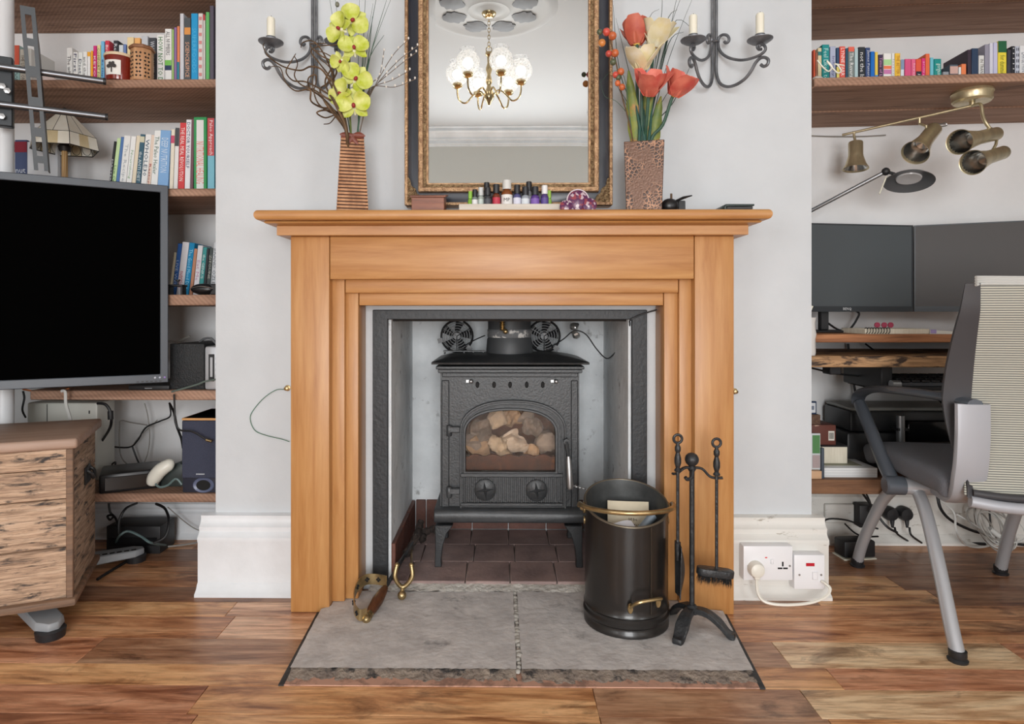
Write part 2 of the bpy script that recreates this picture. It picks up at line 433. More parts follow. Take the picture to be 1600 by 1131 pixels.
# skirting boards
SK = [(0, 0), (-.062, 0), (-.062, .008), (-.05, .018), (-.045, .03), (-.04, .035), (-.04, .15), (-.043, .155), (-.043, .166), (-.036, .172), (-.03, .18), (-.032, .194), (-.024, .2), (-.018, .212), (-.02, .224), (0, .228)]
def skirt(name, xa, xb, yw, m, s=1.0):
    mb = MB().prism([(yw+p[0]*s, p[1]*s) for p in SK], xa, xb, YZ)
    return struct(mb, name, m)
SL, SR = PX(455, 1.75), PX(1146, 1.75)
skirt('baseboard_breast_left', BL-.035, SL+.02, YB, M_white)
skirt('baseboard_breast_right', SR-.02, BR+.03, YB, M_oldwhite)
skirt('baseboard_alcove_right', BR, ROOM_R, YA, M_oldwhite, 1.0)
skirt('baseboard_alcove_left', ROOM_L, BL, YA, M_white, .55)

# ---- fire recess
M_plaster = mat('sooty_white_plaster', (232, 236, 238), .85, col2=(204, 208, 210), vs=5, patch=(112, 110, 108), pt=(.6, .74), ps=16, bmp=.35, bs=30)
M_black = mat('black_paint_border', (44, 47, 50), .5, col2=(34, 36, 39), vs=8, patch=(150, 150, 150), pt=(.74, .78), ps=30, bmp=.15)
e = .008
struct(MB().box(OL, OL+e, YB+.002, YK, 0, OT), 'wall_recess_left', M_plaster)
struct(MB().box(OR_-e, OR_, YB+.002, YK, 0, OT), 'wall_recess_right', M_plaster)
struct(MB().box(OL, OR_, YK, YK+.02, 0, OT), 'wall_recess_back', M_plaster)
struct(MB().box(OL, OR_, YB+.03, YK, OT-.006, OT), 'ceiling_recess', mat('sooty_iron_plate', (38, 33, 30), .9))
bw = .045
mb = MB()
zt = ZY(484, YB)
mb.prism([(OL-bw, .03), (OL, .03), (OL, OT), (OR_, OT), (OR_, .03), (OR_+bw, .03), (OR_+bw, zt), (OL-bw, zt)], YB-.012, YB+.004, XZ)
struct(mb, 'trim_2', M_black, bev=.002)
# recess floor of quarry tiles and tile upstand
M_tile = mat('quarry_tile', (160, 136, 130), .5, col2=(122, 104, 102), vs=9, patch=(156, 144, 140), pt=(.6, .72), ps=8, bmp=.15)
fr = struct(MB().box(OL, OR_, YB-.006, YK, -.01, .02), 'floor_recess', mat('mortar', (170, 165, 158), .9, bmp=.3))
tx = [OL+.002, PX(638, 1.9), PX(727, 1.9), PX(797, 1.9), PX(870, 1.9), PX(943, 1.9), OR_-.002]
for r in range(3):
    ya, yb = YB-.01 + r*.152, min(YB-.01 + (r+1)*.152, YK) - .003
    off = .0 if r % 2 == 0 else .018
    for a, b in zip(tx, tx[1:]):
        a2 = max(a+off, OL+.002) if a != tx[0] else a
        b2 = min(b+off, OR_-.002) if b != tx[-1] else b
        build(MB().box(a2+.0015, b2-.0015, ya, yb, .015, .030), 'tile', M_tile, fr, bev=.0015)
M_tile2 = mat('upstand_tile', (110, 66, 52), .55, col2=(80, 50, 42), vs=9, bmp=.15)
for i in range(3):
    ya = YB+.004 + i*.15; yb = min(ya+.147, YK-.012)
    for xx in ((OL+.008, OL+.02), (OR_-.02, OR_-.008)):
        build(MB().box(xx[0], xx[1], ya, yb, .03, .135), 'upstand_tile', M_tile2, fr, bev=.0015)
for a, b in zip(tx, tx[1:]):
    build(MB().box(max(a, OL+.021)+.0015, min(b, OR_-.021)-.0015, YK-.012, YK, .03, .135), 'upstand_tile', M_tile2, fr, bev=.0015)

# ---- hearth
HZ = .015
Y1 = 1.75
M_stone = mat('hearth_sandstone', (216, 211, 207), .85, col2=(188, 183, 180), vs=14, patch=(112, 110, 110), pt=(.58, .72), ps=8, bmp=.22, bs=60)
M_broken = mat('broken_stone_edge', (150, 136, 122), .9, col2=(112, 100, 92), vs=26, patch=(58, 55, 54), pt=(.53, .62), ps=24, pst=(1, 1, .5), bmp=.8, bs=70)  # brown broken stone; the dark patches paint in shade of its crevices
M_slate = mat('slate_edging', (58, 60, 62), .6, var=.3, bmp=.3)
hL0, hL1 = PZ(498, 958, HZ), PZ(441, 1066, HZ)
hR0, hR1 = PZ(1135, 965, HZ), PZ(1186, 1064, HZ)
mid0, mid1 = PZ(805, 930, HZ), PZ(812, 1064, HZ)
hearth = thing('hearth', 'rough sandstone hearth of two slabs set into the wooden floor', 'hearth', (.03, 1.65, 0))
def slabstone(xl_back, xl_front, xr_back, xr_front, seed):
    rnd = random.Random(seed); nx = 60; ny = 22; yb, yf = YB-.045, 1.432
    V = []; fs = []
    w = nx+1
    for j in range(ny+1):
        for i in range(w):
            u, v = i/nx, j/ny
            x = (xl_back+(xr_back-xl_back)*u)*(1-v) + (xl_front+(xr_front-xl_front)*u)*v
            y = yb+(yf-yb)*v
            if y > 1.747: x = min(max(x, PX(515, Y1)+.001), PX(1085, Y1)-.001)
            V.append([x, y, HZ + rnd.uniform(-.0012, .0012)])
    rag = [0]*w; a = 0
    for i in range(w):
        a = .8*a + rnd.uniform(-.005, .005); rag[i] = a
    for i in range(w): V[ny*w+i][1] += .03 + rag[i]*.8; V[ny*w+i][2] -= .001
    # broad broken front edge running down to the floor
    for k, (dy, dz) in enumerate(((-.014, -.005), (-.027, -.009), (-.038, -.012), (-.048, -.016))):
        for i in range(w):
            b = V[ny*w+i]
            V.append([b[0]+rnd.uniform(-.002, .002), max(1.408, b[1] + dy + rnd.uniform(-.004, .004)), max(.0005, HZ + dz + rnd.uniform(-.0028, .0028))])
    top = [(j*w+i, j*w+i+1, (j+1)*w+i+1, (j+1)*w+i) for j in range(ny) for i in range(nx)]
    edge = [(j*w+i, j*w+i+1, (j+1)*w+i+1, (j+1)*w+i) for j in range(ny, ny+4) for i in range(nx)]
    m = MB(); m.mesh(V, top); m.mi = 1; m.mesh(V, edge)
    return m
ext = lambda a, b, Y: a.x + (b.x-a.x)*(Y-a.y)/(b.y-a.y)
yb, yf = YB-.045, 1.432
g = .006
build(slabstone(ext(hL0, hL1, yb), ext(hL0, hL1, yf), ext(mid0, mid1, yb)-g, ext(mid0, mid1, yf)-g, 1), 'stone_slab', [M_stone, M_broken], hearth, w=True, ang=60)
build(slabstone(ext(mid0, mid1, yb)+g, ext(mid0, mid1, yf)+g, ext(hR0, hR1, yb), ext(hR0, hR1, yf), 5), 'stone_slab', [M_stone, M_broken], hearth, w=True, ang=60)
mb = MB()
for i in range(26):
    t = i/25; Y = yb+(yf+.02-yb)*t; X = ext(mid0, mid1, Y)
    mb.sphere((X+random.uniform(-.003, .003), Y, HZ-.006), random.uniform(.006, .012), 8, 5, (1, 1.4, .7))
build(mb, 'mortar_joint', mat('pale_mortar', (186, 182, 174), .9, bmp=.4), hearth, w=True)
M_cem = mat('cement_fillet', (214, 210, 202), .95, col2=(180, 176, 168), vs=40, bmp=.6, bs=70)
mb = MB().grid(lambda u, v: (OL-.05+(OR_-OL+.1)*u, YB-.05+.045*v, .0168 + .006*v + random.uniform(-.002, .002)), 60, 4)
build(mb, 'cement_fillet', M_cem, hearth, w=True)
mb = MB()
for a, b, sgn in ((hL0, hL1, -1), (hR0, hR1, 1)):
    y0, y1 = 1.745, 1.402
    p, q = ext(a, b, y0), ext(a, b, y1)
    mb.mesh([(p, y0, .001), (p+sgn*.012, y0, .001), (q+sgn*.012, y1, .001), (q, y1, .001), (p, y0, .004), (p+sgn*.012, y0, .004), (q+sgn*.012, y1, .004), (q, y1, .004)],
            [(0, 1, 2, 3), (4, 5, 6, 7), (0, 1, 5, 4), (1, 2, 6, 5), (2, 3, 7, 6), (3, 0, 4, 7)])
    build(mb, 'edging_strip', M_slate, hearth, w=True); mb = MB()
build(MB().box(ext(hL0, hL1, 1.41)-.01, ext(hR0, hR1, 1.41)+.01, 1.404, 1.46, .0005, .003), 'front_bedding', mat('front_bed', (196, 152, 130), .7, patch=(150, 116, 100), pt=(.5, .6), ps=20), hearth, w=True)

# ---- fireplace surround
def beech(axis): return wood('beech_' + axis, [(168, 113, 61), (184, 131, 77), (196, 146, 91)], axis, 3.5, .42, bmp=.03, dist=.3, coat=.12)
BX, BZ = beech('X'), beech('Z')
sur = thing('fireplace_surround', 'honey-coloured beech fireplace surround with moulded mantel shelf', 'fireplace surround', (.03, 1.83, 0))
Y1, Y2, Y3 = 1.75, 1.782, 1.80
def B(n, m, a, b, c, d, ya, yb, bev=.0025):
    """board between picture columns a..b and rows c..d on plane ya"""
    p = P(a, c, ya); q = P(b, d, ya)
    return build(MB().box(p.x, q.x, ya, yb, q.z, p.z), n, m, sur, w=True, bev=bev, seg=2)
zf = ZY(369, Y1); zfb = ZY(436, Y1)
def vb(n, a, b, ya, yb, ztop, zbot, m=None):
    return build(MB().box(PX(a, ya), PX(b, ya), ya, yb, zbot, ztop), n, m or BZ, sur, w=True, bev=.0025, seg=2)
for (a, b, in0, in1) in ((454, 514.5, 504, 514.5), (1085.5, 1147, 1085.5, 1097)):
    vb('pilaster', a, b, Y1, YB, zf, .0005)
vb('frieze_panel', 515.5, 1084.5, Y1, YB, zf, zfb, BX)
zr2b = ZY(457.5, Y2); zr3b = ZY(477, Y3)
vb('inner_jamb', 516, 538.5, Y2, YB, zfb+.004, HZ+.001); vb('inner_jamb', 1061, 1084, Y2, YB, zfb+.004, HZ+.001)
vb('inner_rail', 539.5, 1060, Y2, YB, zfb+.004, zr2b, BX)
vb('inner_jamb', 540, 560, Y3, YB, zr2b+.004, HZ+.001); vb('inner_jamb', 1037.5, 1059.5, Y3, YB, zr2b+.004, HZ+.001)
vb('inner_rail', 561, 1036.5, Y3, YB, zr2b+.004, zr3b, BX)
# shelf mouldings: bed rail, ogee, bullnose shelf
def mold(n, xl, xr, prof, ret):
    """prof: list of (projection, z); mitred returns at both ends by scaling the ends with the projection"""
    V = []; fs = []; k = len(prof)
    for (X, sg) in ((xl, -1), (xr, 1)):
        V += [(X+sg*p, YB, z) for p, z in prof]
    for (X, sg) in ((xl, -1), (xr, 1)):
        V += [(X+sg*p, ret-p, z) for p, z in prof]
    for i in range(k-1):
        fs += [(2*k+i, 3*k+i, 3*k+i+1, 2*k+i+1), (i, 2*k+i, 2*k+i+1, i+1), (k+i, k+i+1, 3*k+i+1, 3*k+i)]
    fs += [(0, k, 3*k, 2*k), (k-1, 3*k-1, 4*k-1, 2*k-1), tuple(range(k)), tuple(range(k, 2*k))]
    return build(MB().mesh(V, fs), n, BX, sur, w=True, ang=25)
sx0, sx1 = PX(454, Y1), PX(1147, Y1)
zs = [ZY(352, 1.72), ZY(343.5, 1.69), ZY(326.5, 1.675)]
mold('bed_rail', sx0, sx1, [(0, zf), (.027, zf), (.028, zf+.001), (.028, zs[0]-.001), (.027, zs[0]), (0, zs[0])], Y1)
oz = [zs[0] + (zs[1]-zs[0])*t for t in (0, .12, .35, .6, .85, 1)]
mold('ogee_moulding', sx0, sx1, [(0, oz[0]), (.034, oz[0]), (.041, oz[1]), (.051, oz[2]), (.054, oz[3]), (.052, oz[4]), (.048, oz[5]), (0, oz[5])], Y1)
rz = (zs[2]-zs[1])/2; zc = (zs[2]+zs[1])/2
mold('mantel_shelf', sx0, sx1, [(0, zs[1])] + [(.064 + rz*.75*math.sin(R(a)), zc - rz*math.cos(R(a))) for a in range(0, 181, 15)] + [(0, zs[2])], Y1)
MZ = zs[2]            # mantel top height
MF = Y1 - .064        # front edge of mantel top

# ================================================================ STOVE
M_iron = mat('cast_iron', (50, 52, 54), .4, col2=(36, 38, 40), vs=14, bmp=.12, bs=160, spec=.5)
M_iron2 = mat('cast_iron_rim', (66, 68, 70), .4, col2=(50, 52, 54), vs=14, bmp=.1, bs=160)
M_dark = mat('black_and_hole_dark', (16, 15, 15), .8)  # flat black: real on bristles, painted-in dark for vents, slots and holes
M_brass = mat('brass', (206, 180, 132), .32, .9, var=.3, vs=25)
M_steel = mat('steel', (168, 168, 168), .38, .9)
M_chrome = mat('chrome', (120, 122, 126), .34, .9)
def glassmat(name, tint, gloss=.1, rough=.03):
    if name in MATS: return MATS[name]
    m = bpy.data.materials.new(name); m.use_nodes = True; nt = m.node_tree; nt.nodes.clear()
    o = nt.nodes.new('ShaderNodeOutputMaterial'); t = nt.nodes.new('ShaderNodeBsdfTransparent'); g = nt.nodes.new('ShaderNodeBsdfGlossy'); mx = nt.nodes.new('ShaderNodeMixShader')
    t.inputs[0].default_value = lin(tint); g.inputs['Roughness'].default_value = rough; mx.inputs[0].default_value = gloss
    nt.links.new(t.outputs[0], mx.inputs[1]); nt.links.new(g.outputs[0], mx.inputs[2]); nt.links.new(mx.outputs[0], o.inputs[0]); MATS[name] = m
    return m
SY = 2.02
sxl, sxr = PX(688, SY), PX(905, SY)
stove = thing('wood_stove', 'black cast-iron wood-burning stove with arched glass door standing in fire recess', 'stove', ((sxl+sxr)/2, 2.16, .03))
def arch(xl, xr, zb, zs_, zt_, n=18, p=2.3):
    out = [(xl, zb), (xr, zb)]
    cx, a, b = (xl+xr)/2, (xr-xl)/2, zt_-zs_
    for i in range(n+1):
        t = math.pi*i/n; c, s_ = math.cos(t), math.sin(t)
        out.append((cx + a*math.copysign(abs(c)**(2/p), c), zs_ + b*abs(s_)**(2/p)))
    return out
def q(px, py, Y=SY): v = P(px, py, Y); return (v.x, v.z)
zb0, zt0 = ZY(800, SY), ZY(578, SY)
D = arch(q(719, 0)[0], q(884, 0)[0], ZY(797, SY), ZY(672, SY), ZY(624, SY))
G = arch(q(728, 0)[0], q(867, 0)[0], ZY(735, SY), ZY(676, SY), ZY(640, SY))
# body shell: front plate with an arched opening, sides, back, top, bottom
fp = [(sxl, zb0)] + [D[0]] + D[2:][::-1] + [D[1]] + [(sxr, zb0), (sxr, zt0), (sxl, zt0)]
mb = MB().prism(fp, SY, SY+.012, XZ)
SB = 2.30
mb.box(sxl, sxl+.008, SY+.012, SB, zb0, zt0).box(sxr-.008, sxr, SY+.012, SB, zb0, zt0).box(sxl, sxr, SB-.008, SB, zb0, zt0)
mb.box(sxl, sxr, SY+.012, SB, zb0, zb0+.008).box(sxl, sxr, SY+.012, SB, zt0-.008, zt0)
build(mb, 'body', M_iron, stove, w=True)
for a, b in ((690, 702), (892, 903)):
    build(MB().box(q(a, 0)[0], q(b, 0)[0], SY-.003, SY+.003, ZY(795, SY), ZY(594, SY)), 'corner_strip', M_iron, stove, w=True, bev=.0025)
mb = MB()
xa, xb = PX(684, 1.995), PX(910, 1.995)
for (g0, za, zb_) in ((.012, 590, 583), (.0, 583, 577), (-.006, 577, 572)):
    mb.box(xa+g0, xb-g0, 1.998+g0, SB+.005, ZY(za, 1.995), ZY(zb_, 1.995))
build(mb, 'cornice', M_iron, stove, w=True, bev=.002)
# hipped top plate
tx0, tx1 = PX(674, 1.98), PX(921, 1.98); zt_ = ZY(571, 1.98)
def top(u, v):
    x = tx0+(tx1-tx0)*u; y = 1.978+(SB+.02-1.978)*v
    h = min(1, min(u, 1-u)*4.2, min(v, 1-v)*3.0)
    return (x, y, zt_+.003+.021*(1-(1-h)**1.8))
build(MB().slab(top, 24, 18, -.006), 'top_plate', M_iron, stove, w=True, ang=50)
# base plate and legs
bx0, bx1 = PX(678, 1.985), PX(912, 1.985)
mb = MB().prism([(1.985, ZY(815, 1.985)), (1.985, ZY(805, 1.985)), (1.99, ZY(799, 1.985)), (2.005, ZY(796, 1.985)), (SB+.01, ZY(796, 1.985)), (SB+.01, ZY(817, 1.985)), (1.99, ZY(818, 1.985))], bx0, bx1, YZ)
build(mb, 'base_plate', M_iron2, stove, w=True, bev=.002)
LP = [(680, 817), (708, 817), (698, 830), (692, 850), (689.5, 870), (690, 882), (679.5, 882), (680.5, 848)]
for Yl in (2.0, 2.26):
    pl = [(P(a, 0, 2.0).x, .03+(ZY(b, 2.0)-ZY(882, 2.0))) for a, b in LP]
    cx = (bx0+bx1)/2
    build(MB().prism(pl, Yl-.008, Yl+.022, XZ), 'leg', M_iron, stove, w=True, bev=.002)
    build(MB().prism([(2*cx-a, b) for a, b in pl], Yl-.008, Yl+.022, XZ), 'leg', M_iron, stove, w=True, bev=.002)
# vents and air knobs
for px_ in (746, 772, 797, 823, 848):
    c = P(px_, 601, SY)
    build(MB().lathe([(.0001, 0), (.0062, 0), (.0072, -.003), (.0082, 0)], 16, T(c.x, SY-.0005, c.z) @ RX(-90) @ Matrix.Diagonal((.72, 1.25, 1, 1))), 'vent_hole', M_dark, stove, w=True)
for px_ in (736, 869):
    c = P(px_, 596, SY-.012)
    build(MB().sphere((c.x, SY-.012, c.z), .0072).box(c.x-.016, c.x+.004, SY-.003, SY+.002, c.z-.004, c.z+.004), 'air_knob', M_steel, stove, w=True)
# door
door = build(MB().ring_prism(D, G, SY-.012, SY+.006, XZ), 'door', M_iron, stove, w=True)
def inset(pts, d):
    cx = sum(p[0] for p in pts)/len(pts); zc_ = (max(p[1] for p in pts)+min(p[1] for p in pts))/2
    w_ = max(p[0] for p in pts)-min(p[0] for p in pts); h_ = max(p[1] for p in pts)-min(p[1] for p in pts)
    return [(cx+(p[0]-cx)*(1-2*d/w_), zc_+(p[1]-zc_)*(1-2*d/h_)) for p in pts]
G2 = inset(G, -.008)
build(MB().ring_prism(D, inset(D, .006), SY-.018, SY-.008, XZ), 'door_rim', M_iron2, door, bev=.0015, w=True)
build(MB().ring_prism(inset(D, .013), inset(D, .017), SY-.015, SY-.008, XZ), 'door_rim', M_iron2, door, bev=.001, w=True)
build(MB().ring_prism(G2, G, SY-.019, SY-.008, XZ), 'window_rim', M_iron2, door, bev=.002, w=True)
build(MB().prism(inset(G, -.002), SY-.004, SY-.001, XZ), 'door_glass', glassmat('stove_glass', (246, 238, 230), .014), door, w=True)
x0, x1 = q(720, 0)[0], q(879, 0)[0]; z0, z1 = ZY(783, SY), ZY(743, SY)
mb = MB().box(x0, x1, SY-.0135, SY-.011, z0, z1)
n = 26
for i in range(n):
    x = x0 + (x1-x0)*(i+.5)/n
    mb.prism([(x-.0032, z0), (x+.0032, z0), (x+.0032, z1), (x-.0032, z1)], SY-.017, SY-.013, XZ)
rp = build(mb, 'ribbed_panel', M_iron, door, w=True, bev=.0012); rp['kind'] = 'stuff'
build(MB().box(x0, x1, SY-.022, SY-.01, ZY(743, SY), ZY(737, SY)), 'ledge', M_iron2, door, w=True, bev=.002)
build(MB().box(x0, x1, SY-.02, SY-.01, ZY(788, SY), ZY(783, SY)), 'ledge', M_iron2, door, w=True, bev=.002)
for px_, py_ in ((758, 765.5), (838.5, 766.5)):
    c = P(px_, py_, SY-.02)
    mb = MB().lathe([(.0001, -.004), (.032, -.004), (.034, 0), (.034, .006), (.030, .009), (.0001, .009)], 28, T(c.x, SY-.014, c.z) @ RX(90))
    kn = build(mb, 'air_wheel', M_iron, door, w=True)
    mb = MB()
    for k in range(4):
        M = T(c.x, SY-.022, c.z) @ RX(90) @ RZ(90*k+8)
        mb.mesh([(0, -.0065, 0), (.029, 0, 0), (0, .0065, 0), (0, 0, .012), (-.004, 0, 0), (.027, 0, .003)], [(0, 1, 5, 3), (1, 2, 3, 5), (2, 4, 3), (4, 0, 3), (0, 4, 2, 1)], M)
    build(mb, 'star_grip', M_iron2, kn, w=True)
for py_ in (672, 768):
    c = P(706, py_, SY-.01)
    mb = MB().box(c.x-.012, c.x+.026, SY-.022, SY-.002, c.z-.006, c.z+.012)
    mb.cyl((c.x-.008, SY-.014, c.z-.018), (c.x-.008, SY-.014, c.z+.016), .009, n=12)
    build(mb, 'hinge', M_iron2, door, w=True, bev=.002)
a = P(885, 690, SY-.03); b = P(888, 713, SY-.035); c = P(891, 764, SY-.045)
hd = build(MB().cyl((a.x, SY-.005, a.z), (a.x, SY-.035, a.z), .009, n=12).tube([(a.x, SY-.03, a.z), (b.x, b.y, b.z)], [.007, .005], 8), 'door_handle', M_iron, door, w=True)
build(MB().tube([b, b+(c-b)*.15, b+(c-b)*.5, b+(c-b)*.92, c], [.006, .0085, .010, .0115, .009], 12), 'handle_grip', M_steel, hd, w=True)
c2 = P(903, 759, 1.985)
mb = MB().tube(smooth([c2+Vector((.004*math.cos(t*.9)*1.0+.0016*t-.012, .004*math.sin(t*.9), -.0004*t)) for t in range(0, 30)], 1), .0022, 6)
mb.tube([c2+Vector((-.016, 0, 0)), c2+Vector((.034, 0, -.011))], .0028, 8)
build(mb, 'spring_rod', M_steel, door, w=True)
# inside: fire bricks, grate bar
build(MB().box(sxl+.012, sxr-.012, SB-.03, SB-.01, zb0+.01, zt0-.03).box(sxl+.009, sxl+.022, SY+.03, SB-.03, zb0+.01, zt0-.05).box(sxr-.022, sxr-.009, SY+.03, SB-.03, zb0+.01, zt0-.05),
      'fire_bricks', mat('fire_brick', (150, 110, 84), .9, var=.35, bmp=.3), stove, w=True)
GZ = ZY(714, SY+.05)
mb = MB().box(sxl+.022, sxr-.022, SY+.03, SB-.03, GZ-.07, GZ-.06)
xs = [sxl+.03 + (sxr-sxl-.06)*i/40 for i in range(41)]
pl = [(sxl+.024, GZ-.06)] + [(x, GZ+.004+.009*abs(math.sin(i*.55))) for i, x in enumerate(xs)] + [(sxr-.024, GZ-.06)]
mb.prism(pl, SY+.028, SY+.04, XZ)
build(mb, 'log_guard', mat('log_guard', (92, 52, 30), .6, col2=(56, 32, 22), vs=30, patch=(130, 84, 52), ps=20), stove, w=True)
# crumpled paper behind the glass
def crumple(c, r, seed, sq=(1, 1, 1)):
    rnd = random.Random(seed); bm = bmesh.new(); bmesh.ops.create_icosphere(bm, subdivisions=3, radius=1)
    dirs = [Vector((rnd.gauss(0, 1), rnd.gauss(0, 1), rnd.gauss(0, 1))).normalized() for _ in range(26)]
    lev = [rnd.uniform(.45, 1.0) for _ in dirs]
    for v in bm.verts:
        d = v.co.normalized(); k = 1.25
        for n_, l_ in zip(dirs, lev):
            t = d.dot(n_)
            if t > .15: k = min(k, l_/t)
        v.co = Vector(c) + Vector((d.x*sq[0], d.y*sq[1], d.z*sq[2]))*r*k
    m = MB(); m.bm.free(); m.bm = bm
    return m
def paper_sheet(c, r, seed):
    rnd = random.Random(seed)
    ws = [(rnd.uniform(-1, 1), rnd.uniform(-1, 1), rnd.uniform(1.2, 3.2), rnd.uniform(0, 9)) for _ in range(7)]
    def tri(t): t = t % 2; return abs(t-1)*2-1
    def f(u, v):
        x, y = u*2-1, v*2-1; k = 1-.22*(x*x+y*y)
        h = sum(tri((a*x+b*y)*fq+ph)/fq for a, b, fq, ph in ws)*.22
        return (x*k, h, y*k)
    M = T(*c) @ RZ(rnd.uniform(-35, 35)) @ RX(rnd.uniform(-30, 30)) @ RY(rnd.uniform(0, 90)) @ Matrix.Scale(r*1.15, 4)
    return MB().slab(f, 14, 14, .02, M)
PAP = [((236, 228, 214), 'cream'), ((206, 203, 202), 'pale grey'), ((160, 158, 158), 'grey printed'), ((232, 210, 184), 'buff'), ((246, 244, 240), 'white')]
spots = [(752, 672, 2, 20), (775, 655, 0, 18), (800, 652, 3, 17), (806, 690, 4, 23), (778, 694, 0, 18), (752, 700, 3, 17), (832, 668, 2, 18), (848, 690, 1, 19), (824, 650, 1, 13), (830, 706, 3, 15), (790, 712, 0, 14), (740, 690, 1, 15)]
where = ['by the stove hinge side', 'under the arch of the stove door', 'high in the stove', 'largest in the middle of the stove', 'behind the stove glass centre', 'low beside the stove hinges', 'below the stove arch toward handle', 'next to the stove door handle', 'against the back of the stove', 'low toward the stove door handle', 'on the log guard of the stove', 'pressed to the stove side by hinges']
for i, (px_, py_, k, r) in enumerate(spots):
    Y = SY+.085 + .04*(i % 3)
    col, nm = PAP[k]
    solo((paper_sheet if i in (0, 2, 3, 4, 6, 9) else crumple)(P(px_, py_, Y), (1.0 if i in (0, 2, 3, 4, 6, 9) else 1.4)*r*Y/1000, 40+i), 'crumpled_paper', mat('paper_'+nm.replace(' ', '_'), col, .9, col2=tuple(v*.8 for v in col), vs=22),
         nm+' crumpled paper ball '+where[i], 'paper ball', 'crumpled papers laid in the stove', ang=10)

# flue pipe, fans, trivet, foil, wire
FX, FY = PX(796, 2.15), 2.15
mb = MB().lathe([(.06, .6845), (.078, .6845), (.078, .70), (.075, .735), (.072, .74), (.072, OT-.002), (.06, OT-.002)], 36, T(FX, FY, 0))
fl_ = solo(mb, 'flue_pipe', mat('flue_enamel', (66, 68, 70), .5, col2=(48, 50, 52), vs=10, patch=(190, 188, 184), pt=(.72, .75), ps=14, pst=(1, 1, 2.4)), 'black enamelled flue pipe rising from the stove top', 'flue pipe')
build(MB().lathe([(.0725, ZY(528, 2.08)), (.074, ZY(527, 2.08)), (.074, ZY(516, 2.08)), (.0725, ZY(515, 2.08))], 36, T(FX, FY, 0)), 'cement_band', mat('flue_cement', (96, 98, 100), .7, patch=(196, 194, 190), pt=(.52, .56), ps=26), fl_, w=True)
a = P(785, 508, 2.062)
mb = MB()
for i in range(5): mb.lathe([(.006, -.0035), (.0095, 0), (.006, .0035)], 12, T(a.x, a.y-.004, a.z-.014+i*.007))
mb.sphere((a.x+.01, a.y-.008, a.z-.02), .0085)
solo(mb, 'brass_fitting', M_brass, 'small ribbed brass fitting on the front of the flue pipe', 'fitting')
M_gloss = mat('black_plastic', (22, 22, 24), .35)
M_plas = mat('black_plastic_matt', (34, 34, 36), .5)
def fan(px_, lab):
    Y = 2.25; c = P(px_, 525, Y); r = .055
    t = thing('cooling_fan', lab, 'fan', (c.x, Y, c.z-r), group='small fans on top of the stove')
    fr_ = MB().tube(arc((0, 0, r), r, 0, 360, 28)[:-1], .004, 8, closed=True)
    for a_ in (75, 195, 315): fr_.cb((0, 0, 0), (.018, .008, .016), T(1.1*r*math.cos(R(a_)), 0, r+1.1*r*math.sin(R(a_))) @ RY(-a_))
    build(fr_, 'rim', M_gloss, t)
    g = MB()
    for k in range(1, 6): g.tube(arc((0, -.004, r), r*k/6, 0, 360, 22)[:-1], .0013, 5, closed=True)
    for a_ in (30, 150, 270): g.tube([(0, -.006, r), (r*math.cos(R(a_)), -.004, r+r*math.sin(R(a_)))], .0015, 5)
    build(g, 'wire_guard', M_gloss, t)
    h = MB().lathe([(.0001, .004), (.012, .004), (.013, .0), (.013, -.012), (.0001, -.012)], 16, T(0, 0, r) @ RX(90))
    build(h, 'hub', mat('fan_hub', (90, 92, 94), .4), t)
    for k in range(5):
        M = T(0, .006, r) @ RY(72*k) @ RX(0)
        build(MB().slab(lambda u, v: (.013+.036*u, -.01+.02*v*(.6+.4*u), .006+(-.014+.028*v)*(.5+.6*u)), 4, 4, .001, M), 'blade', M_plas, t)
    return t
fan(714, 'black wire-guarded fan standing on stove behind the trivet')
fan(850, 'black wire-guarded fan standing on stove next to foil ball')
a = P(693, 547.5, 2.16); b = P(758, 546.5, 2.16); zt1 = ZY(556, 2.16)
mb = MB().box(a.x, b.x, 2.145, 2.175, a.z-.003, a.z)
for t in (.03, .5, .72, .96): mb.box(a.x+(b.x-a.x)*t-.002, a.x+(b.x-a.x)*t+.002, 2.147, 2.173, .684, a.z-.003)
solo(mb, 'trivet', M_iron, 'small dark metal trivet rail sitting on the stove top', 'trivet')
c = P(897, 512, 2.2); c3 = P(899, 524, 2.2)
M_foil = mat('foil', (206, 204, 200), .3, .85)
mb = crumple(c, .021, 3); mb2 = crumple(c3, .02, 9); bpy_me = bpy.data.meshes.new('t'); mb2.bm.to_mesh(bpy_me); mb.bm.from_mesh(bpy_me); bpy.data.meshes.remove(bpy_me)
solo(mb, 'foil_wrapped_joint', M_foil, 'crumpled silver foil wrapped around the fan wire', 'foil', ang=10)
M_cable = mat('black_cable', (24, 24, 26), .5)
def cable(pts, r, m, label, name='cable', cat='cable', k=6, group=None, n=6):
    return solo(MB().tube(smooth(pts, k), r, n), name, m, label, cat, group)
cable([P(862, 541, 2.22), P(880, 530, 2.2), P(897, 517, 2.19), P(915, 522, 2.19), P(932, 545, 2.2), P(948, 560, 2.2), P(962, 550, 2.12), P(978, 532, 2.0), P(984, 508, 1.9), P(985, 500, 1.876), P(1003, 491, 1.876), P(1026, 484, 1.88)], .0022, M_cable, 'thin black wire running from the fans to opening corner')
cable([P(724, 541, 2.235), P(742, 531, 2.225), P(758, 524, 2.225)], .0022, M_cable, 'short black wire between the trivet fan and flue pipe')

